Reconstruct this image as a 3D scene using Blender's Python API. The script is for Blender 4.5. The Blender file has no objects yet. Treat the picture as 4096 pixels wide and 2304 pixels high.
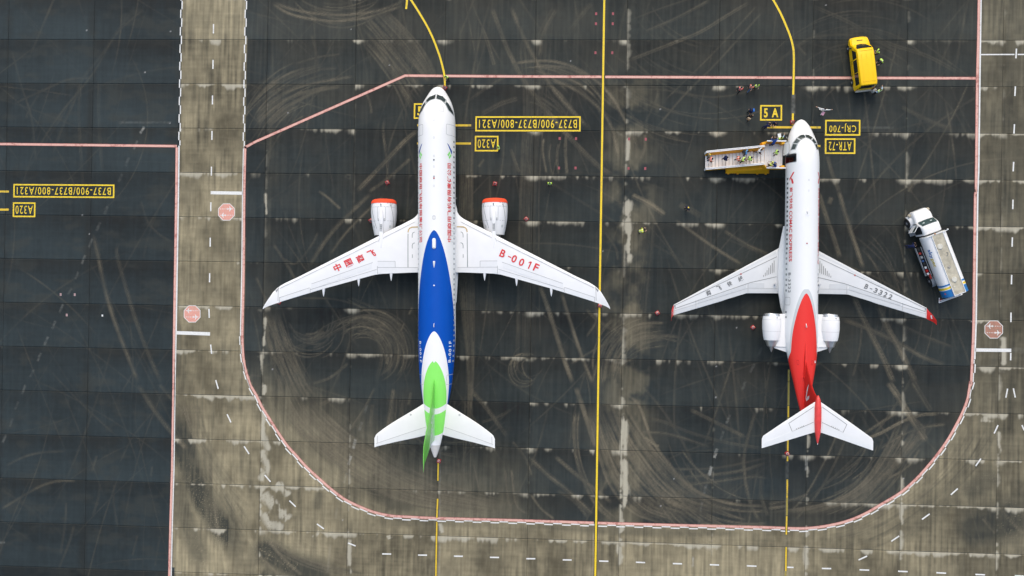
import bpy, bmesh, math, random
import numpy as np
from mathutils import Vector, Matrix, Euler

random.seed(7)
RNG = np.random.default_rng(11)
scene = bpy.context.scene
COL = scene.collection
PI = math.pi

# ------------------------------------------------------------------ camera
CAM_F, CAM_RX, CAM_RY, CAM_RZ = 3100.0, 0.0034837762, 0.0488543833, 0.0166522050
CAM_POS = np.array([32.10646, -27.62653, 85.43506])
cam_d = bpy.data.cameras.new('camera')
cam_o = bpy.data.objects.new('camera', cam_d)
COL.objects.link(cam_o)
cam_o.location = CAM_POS
cam_o.rotation_euler = (CAM_RX, CAM_RY, CAM_RZ)
cam_d.sensor_fit = 'HORIZONTAL'
cam_d.sensor_width = 36.0
cam_d.lens = 36.0 * CAM_F / 4096.0
cam_d.clip_start = 1.0
cam_d.clip_end = 4000.0
scene.camera = cam_o

# ------------------------------------------------------------------ light
SUN_ELEV, SUN_ROT = math.radians(50), math.radians(2)
world = bpy.data.worlds.new('World')
scene.world = world
world.use_nodes = True
wn = world.node_tree
wn.nodes.clear()
w_out = wn.nodes.new('ShaderNodeOutputWorld')
w_bg = wn.nodes.new('ShaderNodeBackground')
w_sky = wn.nodes.new('ShaderNodeTexSky')
w_sky.sky_type = 'NISHITA'
w_sky.sun_disc = False
w_sky.sun_elevation = SUN_ELEV
w_sky.sun_rotation = SUN_ROT
w_sky.air_density = 1.5
w_sky.dust_density = 5.0
w_sky.ozone_density = 2.0
w_bg.inputs['Strength'].default_value = 0.15
wn.links.new(w_sky.outputs[0], w_bg.inputs['Color'])
wn.links.new(w_bg.outputs[0], w_out.inputs['Surface'])

sun_d = bpy.data.lights.new('sun', 'SUN')
sun_d.energy = 0.6
sun_d.angle = math.radians(90)
sun_d.color = (1.0, 0.985, 0.93)
sun_o = bpy.data.objects.new('sun', sun_d)
COL.objects.link(sun_o)
_sd = Vector((math.sin(SUN_ROT) * math.cos(SUN_ELEV), math.cos(SUN_ROT) * math.cos(SUN_ELEV), math.sin(SUN_ELEV)))
sun_o.rotation_euler = _sd.to_track_quat('Z', 'Y').to_euler()
sun_o.location = (0, 0, 120)

scene.view_settings.view_transform = 'Standard'
scene.view_settings.look = 'None'
scene.view_settings.gamma = 1.0
scene.view_settings.use_curve_mapping = False
scene.view_settings.exposure = 0.32
scene.render.engine = 'CYCLES'
scene.cycles.max_bounces = 6
scene.cycles.use_denoising = True


def cam_basis():
    cr, sr = math.cos(CAM_RX), math.sin(CAM_RX)
    rx = np.array([[1, 0, 0], [0, cr, -sr], [0, sr, cr]])
    cr, sr = math.cos(CAM_RY), math.sin(CAM_RY)
    ry = np.array([[cr, 0, sr], [0, 1, 0], [-sr, 0, cr]])
    cr, sr = math.cos(CAM_RZ), math.sin(CAM_RZ)
    rz = np.array([[cr, -sr, 0], [sr, cr, 0], [0, 0, 1]])
    return rz @ ry @ rx


CAM_R = cam_basis()


def G(u, v, z=0.0):
    """survey point: photo position of a spot known to lie at height z -> metres on the apron"""
    d = CAM_R @ np.array([(u - 2048) / CAM_F, -(v - 1152) / CAM_F, -1.0])
    t = (z - CAM_POS[2]) / d[2]
    p = CAM_POS + t * d
    return (float(p[0]), float(p[1]))


def tile(x0, y0, sc=1.8867):
    return lambda pts: [G(x0 + a / sc, y0 + b / sc) for a, b in pts]


T00, T10, T20, T30 = tile(0, 0), tile(1024, 0), tile(2048, 0), tile(3072, 0)
T01, T11, T21, T31 = tile(0, 768), tile(1024, 768), tile(2048, 768), tile(3072, 768)
T02, T12, T22, T32 = tile(0, 1536), tile(1024, 1536), tile(2048, 1536), tile(3072, 1536)


# ------------------------------------------------------------------ materials
def srgb(r, g, b):
    f = lambda c: (c / 255 / 12.92) if c / 255 <= 0.04045 else ((c / 255 + 0.055) / 1.055) ** 2.4
    return (f(r), f(g), f(b))


class NT:
    def __init__(self, name):
        self.m = bpy.data.materials.new(name)
        self.m.use_nodes = True
        self.t = self.m.node_tree
        self.bsdf = self.t.nodes['Principled BSDF']

    def node(self, typ, **kw):
        n = self.t.nodes.new(typ)
        for k, v in kw.items():
            setattr(n, k, v)
        return n

    def link(self, a, b):
        self.t.links.new(a, b)

    def put(self, sock, val):
        if hasattr(val, 'node'):
            self.link(val, sock)
        else:
            sock.default_value = val

    def math(self, op, a, b=0.0, c=0.0, clamp=False):
        n = self.node('ShaderNodeMath', operation=op, use_clamp=clamp)
        self.put(n.inputs[0], a)
        self.put(n.inputs[1], b)
        self.put(n.inputs[2], c)
        return n.outputs[0]

    def mix(self, fac, a, b):
        n = self.node('ShaderNodeMix', data_type='RGBA')
        self.put(n.inputs[0], fac)
        self.put(n.inputs[6], a if hasattr(a, 'node') else (*a, 1.0) if len(a) == 3 else a)
        self.put(n.inputs[7], b if hasattr(b, 'node') else (*b, 1.0) if len(b) == 3 else b)
        return n.outputs[2]

    def coord(self, kind='Object'):
        return self.node('ShaderNodeTexCoord').outputs[kind]

    def xyz(self, v):
        n = self.node('ShaderNodeSeparateXYZ')
        self.link(v, n.inputs[0])
        return n.outputs[0], n.outputs[1], n.outputs[2]

    def noise(self, vec, scale, detail=3.0, rough=0.55):
        n = self.node('ShaderNodeTexNoise')
        n.inputs['Scale'].default_value = scale
        n.inputs['Detail'].default_value = detail
        n.inputs['Roughness'].default_value = rough
        if vec is not None:
            self.link(vec, n.inputs['Vector'])
        return n.outputs['Fac']

    def scale(self, vec, s):
        n = self.node('ShaderNodeMapping')
        self.link(vec, n.inputs['Vector'])
        n.inputs['Scale'].default_value = s
        return n.outputs[0]

    def step(self, v, lo, hi):
        n = self.node('ShaderNodeMapRange')
        n.interpolation_type = 'SMOOTHSTEP'
        self.put(n.inputs[0], v)
        n.inputs[1].default_value = lo
        n.inputs[2].default_value = hi
        return n.outputs[0]

    def attr(self, name):
        n = self.node('ShaderNodeAttribute', attribute_name=name)
        return n

    def finish(self, color, rough=0.5, metal=0.0, coat=0.0, bump=None, bump_d=0.01, spec=None):
        if spec is not None:
            self.bsdf.inputs['Specular IOR Level'].default_value = spec
        self.put(self.bsdf.inputs['Base Color'], color if hasattr(color, 'node') else (*color, 1.0))
        self.put(self.bsdf.inputs['Roughness'], rough)
        self.bsdf.inputs['Metallic'].default_value = metal
        self.bsdf.inputs['Coat Weight'].default_value = coat
        self.bsdf.inputs['Coat Roughness'].default_value = 0.12
        if bump is not None:
            b = self.node('ShaderNodeBump')
            b.inputs['Strength'].default_value = 0.4
            b.inputs['Distance'].default_value = bump_d
            self.link(bump, b.inputs['Height'])
            self.link(b.outputs[0], self.bsdf.inputs['Normal'])
        return self.m


_mc = {}


def M(name, col=None, rough=0.5, metal=0.0, coat=0.0, var=0.10, scale=3.0):
    """plain paint / plastic / cloth with slight procedural unevenness"""
    if name in _mc:
        return _mc[name]
    n = NT(name)
    f = n.noise(n.coord(), scale, 4.0)
    lo = tuple(c * (1 - var) for c in col)
    hi = tuple(min(1.0, c * (1 + var * 0.6)) for c in col)
    c = n.mix(n.step(f, 0.3, 0.7), lo, hi)
    _mc[name] = n.finish(c, rough, metal, coat, spec=.3 if not metal and rough > .15 else None)
    return _mc[name]


def worn_paint(name, col, edge, amount=0.5, scale=2.2):
    """road paint: rubbed thin in patches, with rubber grime"""
    n = NT(name)
    g = n.node('ShaderNodeNewGeometry').outputs['Position']
    f1 = n.noise(g, scale, 6.0, 0.7)
    f2 = n.noise(n.scale(g, (6.0, 6.0, 1.0)), 1.0, 4.0, 0.6)
    f3 = n.noise(g, 0.35, 2.0)
    c = n.mix(n.step(f2, 0.25, 0.8), tuple(x * 0.82 for x in col), col)
    wear = n.math('ADD', f1, n.math('MULTIPLY', n.math('SUBTRACT', f3, 0.5), 0.5))
    c = n.mix(n.math('MULTIPLY', n.step(wear, 0.50, 0.70), amount), c, edge)
    return n.finish(c, 0.65)


# ------------------------------------------------------------------ mesh helpers
class MB:
    def __init__(self):
        self.v, self.f, self.mi = [], [], []

    def add(self, vs, fs, mi=0):
        o = len(self.v)
        self.v += [tuple(map(float, p)) for p in vs]
        self.f += [tuple(i + o for i in f) for f in fs]
        self.mi += [mi] * len(fs)
        return self

    def box(self, c, s, mi=0, rz=0.0, rx=0.0, ry=0.0):
        R = Euler((rx, ry, rz)).to_matrix()
        vs = []
        for z in (-.5, .5):
            for x, y in ((-.5, -.5), (.5, -.5), (.5, .5), (-.5, .5)):
                p = R @ Vector((x * s[0], y * s[1], z * s[2]))
                vs.append((p.x + c[0], p.y + c[1], p.z + c[2]))
        return self.add(vs, [(0, 3, 2, 1), (4, 5, 6, 7), (0, 1, 5, 4), (1, 2, 6, 5), (2, 3, 7, 6), (3, 0, 4, 7)], mi)

    def hexa(self, b, t, mi=0):
        """8 corner block: bottom ring b, top ring t"""
        return self.add(list(b) + list(t), [(0, 3, 2, 1), (4, 5, 6, 7), (0, 1, 5, 4), (1, 2, 6, 5), (2, 3, 7, 6), (3, 0, 4, 7)], mi)

    def loft(self, rings, mi=0, caps=True, closed=True):
        n = len(rings[0])
        vs = [p for r in rings for p in r]
        fs = []
        for i in range(len(rings) - 1):
            for j in range(n if closed else n - 1):
                k = (j + 1) % n
                fs.append((i * n + j, i * n + k, (i + 1) * n + k, (i + 1) * n + j))
        if caps:
            fs.append(tuple(range(n - 1, -1, -1)))
            fs.append(tuple((len(rings) - 1) * n + j for j in range(n)))
        return self.add(vs, fs, mi)

    def lathe(self, prof, c, axis='z', n=20, mi=0, caps=True):
        rings = []
        for a, r in prof:
            ring = []
            for j in range(n):
                t = 2 * PI * j / n
                x, y = r * math.cos(t), r * math.sin(t)
                if axis == 'z':
                    p = (c[0] + x, c[1] + y, c[2] + a)
                elif axis == 'y':
                    p = (c[0] + x, c[1] + a, c[2] + y)
                else:
                    p = (c[0] + a, c[1] + x, c[2] + y)
                ring.append(p)
            rings.append(ring)
        return self.loft(rings, mi, caps)

    def tube(self, pts, r, n=8, mi=0):
        pts = [Vector(p) for p in pts]
        rings = []
        for i, p in enumerate(pts):
            d = (pts[min(i + 1, len(pts) - 1)] - pts[max(i - 1, 0)]).normalized()
            a = d.orthogonal().normalized()
            if i and abs(a.dot(pa)) < 0.999:
                a = (pa - d * pa.dot(d)).normalized()
            pa = a
            b = d.cross(a)
            rr = r[i] if isinstance(r, (list, tuple)) else r
            rings.append([tuple(p + (a * math.cos(2 * PI * j / n) + b * math.sin(2 * PI * j / n)) * rr) for j in range(n)])
        return self.loft(rings, mi)

    def prism(self, poly, z0, z1, mi=0):
        n = len(poly)
        vs = [(x, y, z0) for x, y in poly] + [(x, y, z1) for x, y in poly]
        fs = [tuple(range(n - 1, -1, -1)), tuple(range(n, 2 * n))]
        fs += [(i, (i + 1) % n, n + (i + 1) % n, n + i) for i in range(n)]
        return self.add(vs, fs, mi)

    def grid(self, P, mi=0, wrap=False):
        a, b = len(P), len(P[0])
        vs = [p for r in P for p in r]
        fs = [(i * b + j, i * b + (j + 1) % b, (i + 1) * b + (j + 1) % b, (i + 1) * b + j)
              for i in range(a - 1) for j in range(b if wrap else b - 1)]
        return self.add(vs, fs, mi)

    def mesh(self, name, mats, smooth=False, bevel=0.0, recalc=True, angle=35, merge=0.0):
        me = bpy.data.meshes.new(name)
        me.from_pydata(self.v, [], self.f)
        for m in (mats if isinstance(mats, (list, tuple)) else [mats]):
            me.materials.append(m)
        me.polygons.foreach_set('material_index', self.mi)
        if bevel or recalc or merge:
            bm = bmesh.new()
            bm.from_mesh(me)
            if merge:
                bmesh.ops.remove_doubles(bm, verts=bm.verts, dist=merge)
            if recalc:
                bmesh.ops.recalc_face_normals(bm, faces=bm.faces)
            if bevel:
                eds = [e for e in bm.edges if len(e.link_faces) == 2 and e.calc_face_angle(0) > 0.6]
                bmesh.ops.bevel(bm, geom=eds, offset=bevel, segments=2, affect='EDGES', clamp_overlap=True)
            bm.to_mesh(me)
            bm.free()
        if smooth:
            me.shade_smooth()
            me.set_sharp_from_angle(angle=math.radians(angle))
        me.update()
        return me

    def build(self, name, mats, parent=None, **kw):
        return link(name, self.mesh(name, mats, **kw), parent)


def link(name, me, parent=None, loc=(0, 0, 0)):
    o = bpy.data.objects.new(name, me)
    COL.objects.link(o)
    if parent is not None:
        o.parent = parent
    o.location = loc
    return o


def tag(o, label, cat, group=None):
    o['label'] = label
    o['category'] = cat
    if group:
        o['group'] = group
    return o


def thing(name, label, cat, loc=(0, 0, 0), rz=0.0, group=None):
    o = bpy.data.objects.new(name, None)
    o.empty_display_size = 0.3
    COL.objects.link(o)
    o.location = loc
    o.rotation_euler = (0, 0, rz)
    return tag(o, label, cat, group)


def dup(root, loc, rz=None, label=None, group=None):
    r = root.copy()
    COL.objects.link(r)
    r.location = loc
    if rz is not None:
        r.rotation_euler = (0, 0, rz)
    if label:
        r['label'] = label
    if group:
        r['group'] = group
    for ch in list(root.children):
        c = ch.copy()
        COL.objects.link(c)
        c.parent = r
        for g in ch.children:
            d = g.copy()
            COL.objects.link(d)
            d.parent = c
    return r


_tc = {}


def text2d(body, bold=0.0, space=1.0):
    """flat lettering as (points, faces), bounding box moved to the origin"""
    key = (body, bold, space)
    if key in _tc:
        return _tc[key]
    cu = bpy.data.curves.new('lettering', 'FONT')
    cu.body = body
    cu.size = 1.0
    cu.offset = bold
    cu.space_character = space
    cu.resolution_u = 3
    cu.fill_mode = 'FRONT'
    o = bpy.data.objects.new('lettering', cu)
    COL.objects.link(o)
    dg = bpy.context.evaluated_depsgraph_get()
    me = bpy.data.meshes.new_from_object(o.evaluated_get(dg))
    vs = np.array([v.co[:2] for v in me.vertices])
    fs = [tuple(p.vertices) for p in me.polygons]
    if body == '1':
        vs = np.array([(.24, 0), (.36, 0), (.36, .73), (.26, .73), (.08, .60), (.08, .48), (.24, .59)])
        fs = [(0, 1, 2, 6), (6, 2, 3), (6, 3, 4, 5)]
    bpy.data.objects.remove(o)
    bpy.data.curves.remove(cu)
    bpy.data.meshes.remove(me)
    vs = vs - vs.min(axis=0)
    _tc[key] = (vs, fs)
    return _tc[key]


def conform(vs2, fs, fn, cell=0.15):
    """slice a flat shape on a grid, then lay it on a curved surface: fn(a, b) -> xyz"""
    bm = bmesh.new()
    bv = [bm.verts.new((a, b, 0)) for a, b in vs2]
    for f in fs:
        try:
            bm.faces.new([bv[i] for i in f])
        except ValueError:
            pass
    if cell:
        A = np.array(vs2)
        for ax in (0, 1):
            lo, hi = A[:, ax].min(), A[:, ax].max()
            k = math.floor(lo / cell) + 1
            while k * cell < hi:
                co = Vector((0, 0, 0)); co[ax] = k * cell
                no = Vector((0, 0, 0)); no[ax] = 1
                bmesh.ops.bisect_plane(bm, geom=bm.verts[:] + bm.edges[:] + bm.faces[:], plane_co=co, plane_no=no)
                k += 1
    bm.verts.index_update()
    vs = [fn(v.co.x, v.co.y) for v in bm.verts]
    fo = [tuple(v.index for v in f.verts) for f in bm.faces]
    bm.free()
    return vs, fo


def smooth_path(pts, step=0.25):
    """Catmull-Rom through points, evenly sampled"""
    P = np.array(pts, float)
    if len(P) == 2:
        n = max(2, int(np.linalg.norm(P[1] - P[0]) / step) + 1)
        return P[0] + (P[1] - P[0]) * np.linspace(0, 1, n)[:, None]
    Q = np.vstack([2 * P[0] - P[1], P, 2 * P[-1] - P[-2]])
    out = []
    for i in range(1, len(Q) - 2):
        p0, p1, p2, p3 = Q[i - 1], Q[i], Q[i + 1], Q[i + 2]
        n = max(2, int(np.linalg.norm(p2 - p1) / step))
        t = np.linspace(0, 1, n, endpoint=False)[:, None]
        out.append(0.5 * ((2 * p1) + (-p0 + p2) * t + (2 * p0 - 5 * p1 + 4 * p2 - p3) * t ** 2 + (-p0 + 3 * p1 - 3 * p2 + p3) * t ** 3))
    out.append(P[-1:])
    return np.vstack(out)


def normals2(p):
    s = np.diff(p, axis=0)
    s /= np.linalg.norm(s, axis=1)[:, None] + 1e-9
    a, b = np.vstack([s[:1], s]), np.vstack([s, s[-1:]])
    d = a + b
    d /= np.linalg.norm(d, axis=1)[:, None] + 1e-9
    k = np.clip((d * a).sum(1), 0.4, 1.0)[:, None]
    return np.stack([-d[:, 1], d[:, 0]], 1) / k, d


def ribbon(mb, path, w, z, off=0.0, mi=0):
    p = np.array(path, float)
    n, _ = normals2(p)
    a, b = p + n * (off + w / 2), p + n * (off - w / 2)
    return mb.grid([[(x[0], x[1], z), (y[0], y[1], z)] for x, y in zip(b, a)], mi)


# ================================================================== GROUND
PX, PY = 10.024, 5.0
COLS, ROWS = range(-4, 9), range(-2, 14)
RES = 0.0625                                     # wear map cell, metres
GX0, GX1 = COLS[0] * PX, (COLS[-1] + 1) * PX
GY1, GY0 = -ROWS[0] * PY, -(ROWS[-1] + 1) * PY
GW, GH = int(round((GX1 - GX0) / RES)), int(round((GY1 - GY0) / RES))
XX = GX0 + (np.arange(GW) + 0.5) * (GX1 - GX0) / GW
YY = GY0 + (np.arange(GH) + 0.5) * (GY1 - GY0) / GH


def vnoise(cx, cy, seed, shape=None):
    """value noise, cell size (cx, cy) metres"""
    h, w = (GH, GW) if shape is None else shape
    r = np.random.default_rng(seed)
    nx, ny = int((GX1 - GX0) / cx) + 3, int((GY1 - GY0) / cy) + 3
    g = r.random((ny, nx)).astype(np.float32)
    fx = np.linspace(0, (GX1 - GX0) / cx, w)
    fy = np.linspace(0, (GY1 - GY0) / cy, h)
    ix, iy = fx.astype(int), fy.astype(int)
    tx, ty = fx - ix, fy - iy
    tx, ty = tx * tx * (3 - 2 * tx), ty * ty * (3 - 2 * ty)
    row = g[:, ix] * (1 - tx) + g[:, ix + 1] * tx
    return (row[iy] * (1 - ty)[:, None] + row[iy + 1] * ty[:, None]).astype(np.float32)


def fbm(cx, cy, seed, octs=4, gain=0.55):
    a, t, o = 1.0, 0.0, 0
    for k in range(octs):
        o = o + a * vnoise(cx / 2 ** k, cy / 2 ** k, seed + k * 17)
        t += a
        a *= gain
    return o / t


def sst(x, lo, hi):
    t = np.clip((x - lo) / (hi - lo), 0, 1)
    return t * t * (3 - 2 * t)


def inside(poly, sub=4):
    P = np.array(poly)
    x, y = np.meshgrid(XX[::sub], YY[::sub])
    r = np.zeros(x.shape, bool)
    n = len(P)
    for i in range(n):
        x0, y0 = P[i]
        x1, y1 = P[(i + 1) % n]
        if y0 == y1:
            continue
        r ^= ((y0 > y) != (y1 > y)) & (x < (x1 - x0) * (y - y0) / (y1 - y0) + x0)
    r = np.repeat(np.repeat(r, sub, 0), sub, 1)[:GH, :GW].astype(np.float32)
    return r


def blur(a, k):
    """box blur, k cells, both ways"""
    for ax in (0, 1):
        for _ in range(2):
            c = np.cumsum(np.pad(a, [(k + 1, k) if i == ax else (0, 0) for i in (0, 1)], mode='edge'), axis=ax)
            n = a.shape[ax]
            a = (np.take(c, np.arange(2 * k + 1, 2 * k + 1 + n), ax) - np.take(c, np.arange(0, n), ax)) / (2 * k + 1)
    return a.astype(np.float32)


# boundary of the stand (pink line), also used for the paint
PINK_LEFT = T00([(1850, 1105)]) + T01([(1843, 0), (1838, 590), (1833, 850), (1828, 1080), (1835, 1230), (1850, 1330), (1880, 1430)]) \
    + T02([(1893, 15)]) + T12([(3, 85), (40, 165), (100, 260), (170, 370), (240, 470), (300, 535), (380, 625), (500, 735), (600, 820), (690, 882),
                                (810, 937), (900, 970), (1020, 995), (1150, 1003), (1360, 1013), (1932, 1028)])
PINK_BOTTOM = T22([(0, 1030), (630, 1050), (1250, 1066), (1932, 1083)])
PINK_RIGHT = T32([(0, 1083), (135, 1088), (270, 1090), (420, 1075), (580, 1040), (720, 985), (860, 905), (1000, 820), (1120, 715), (1240, 580),
                  (1345, 440), (1420, 310), (1475, 200), (1510, 100), (1525, 0)]) + T31([(1533, 1449), (1543, 1250), (1553, 970), (1557, 600), (1565, 0)]) \
    + T30([(1570, 1449), (1580, 590)])
CURVE_L = smooth_path(PINK_LEFT[4:], 0.3)
CURVE_R = smooth_path(PINK_RIGHT[:17], 0.3)
STAND = [PINK_LEFT[0]] + [tuple(p) for p in smooth_path(PINK_LEFT, 0.6)] + PINK_BOTTOM[1:] + [tuple(p) for p in smooth_path(PINK_RIGHT[:-2], 0.6)] \
    + [PINK_RIGHT[-1], T20([(690, 580)])[0], T10([(1125, 570)])[0]]

m_stand = inside(STAND)
road_poly = T00([(1372, -40), (1850, -40), (1850, 1105)]) + [tuple(p) for p in smooth_path(PINK_LEFT, 0.6)] + PINK_BOTTOM[1:] \
    + [tuple(p) for p in smooth_path(PINK_RIGHT[:-2], 0.6)] + [PINK_RIGHT[-1]] + T30([(1600, -200)]) + [(95, 12), (95, -72), (-9.0, -72)] + T02([(1290, 1100), (1318, 0)]) + T01([(1330, 1000), (1340, 0)]) + T00([(1350, 1100)])
m_road = inside(road_poly)
m_left = (XX < -9.6)[None, :] * np.ones((GH, 1), np.float32)

fine = fbm(0.5, 0.5, 5, 3)
streak_y = fbm(0.22, 5.0, 21, 3)                 # brushed along Y
streak_x = fbm(4.0, 0.2, 31, 3)
big = fbm(9, 9, 41, 4)
mid = fbm(2.2, 2.2, 61, 4)

# ---- tone of each slab
tone = np.zeros((GH, GW), np.float32)
slab_r = np.random.default_rng(4).random((len(ROWS), len(COLS)))
ci = np.clip(((XX - GX0) / PX).astype(int), 0, len(COLS) - 1)
ri = np.clip(((GY1 - YY) / PY).astype(int), 0, len(ROWS) - 1)
tone = slab_r[ri][:, ci].astype(np.float32) - 0.5
fx = (XX - GX0) / PX % 1.0 * PX                  # metres right of the slab's left joint
fy = (GY1 - YY) / PY % 1.0 * PY                  # metres below the slab's upper joint
FX, FY = np.meshgrid(fx, fy)

# ---- beige (bare concrete) versus dark (sealed, rubbered) ground
road_x = sst(XX, 66, 84)[None, :]
beige = m_road * (0.92 - 0.30 * road_x)
# top right strip is greyer
beige *= 1 - 0.38 * (sst(XX, 72, 80)[None, :] * sst(YY, -46, -34)[:, None])
curve = np.vstack([CURVE_L[::3], CURVE_R[::3]])
xs, ys = np.meshgrid(XX[::16], YY[::16])
dmin = np.full(xs.shape, 1e9, np.float32)
for p in curve:
    dmin = np.minimum(dmin, (xs - p[0]) ** 2 + (ys - p[1]) ** 2)
dmin = np.sqrt(dmin)
dcur = np.repeat(np.repeat(dmin, 16, 0), 16, 1)[:GH, :GW]
dcur = blur(np.pad(dcur, ((0, GH - dcur.shape[0]), (0, GW - dcur.shape[1])), mode='edge'), 10)
low = sst(YY, -34, -46)[:, None]
inner = m_stand * (0.02 + 0.58 * sst(dcur, 11.0, 0.3) * low * sst(XX, 36, 14)[None, :] + 0.10 * sst(dcur, 4.0, 0.3) * low)
cen = np.exp(-((XX - 40.6) / 2.6) ** 2)[None, :] * sst(mid, 0.30, 0.62) * (1 - m_left)
inner = np.maximum(inner, 0.34 * cen * m_stand)
upper = (1 - m_stand) * (1 - m_road) * (1 - m_left) * 0.05
leftap = m_left * (1 - m_road) * 0.0
beige = np.maximum(np.maximum(beige, inner), np.maximum(upper, leftap))
beige += (1 - m_left) * (0.34 * (mid - 0.5) + 0.40 * (streak_y - 0.5)) * (0.10 + beige)
leftgate = sst(FX, 2.5, 0.0) * m_stand * sst(XX, 12, -4)[None, :]
beige += 0.25 * leftgate * mid

# big rubbered sweep turning out of the left service road
sweep = np.zeros((GH, GW), np.float32)


def stroke(buf, path, w, a, soft=0.5, hard=False, noise=None, fade=0.0):
    """lay one worn track on the wear map (max-blend), w metres wide"""
    p = smooth_path(path, 0.05)
    n, _ = normals2(p)
    L = len(p)
    amp = np.full(L, a)
    if fade:
        t = np.linspace(0, 1, L)
        amp = amp * sst(t, 0, fade) * sst(t, 1.0, 1 - fade)
    r = np.interp(np.arange(L), np.arange(0, L + 40, 24), 0.45 + 0.55 * RNG.random(len(np.arange(0, L + 40, 24))))
    if not hard:
        amp = amp * r
    for o in np.arange(-w / 2, w / 2 + 1e-6, 0.05 if w < 2 else 0.06):
        q = p + n * o
        e = (1 - soft * abs(o) / (w / 2)) * (1.0 if hard else RNG.choice([.15, .4, .7, 1.0, 1.15]))
        ix = ((q[:, 0] - GX0) / (GX1 - GX0) * GW).astype(int)
        iy = ((q[:, 1] - GY0) / (GY1 - GY0) * GH).astype(int)
        ok = (ix >= 0) & (ix < GW) & (iy >= 0) & (iy < GH)
        np.maximum.at(buf, (iy[ok], ix[ok]), (amp * e)[ok])


def pair(buf, path, gap, w, a, **k):
    p = smooth_path(path, 0.4)
    n, _ = normals2(p)
    for s in (-.5, .5):
        stroke(buf, p + n * gap * s, w, a, **k)


light = np.zeros((GH, GW), np.float32)           # pale scrubbed tracks
dark = np.zeros((GH, GW), np.float32)            # rubber tracks

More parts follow.
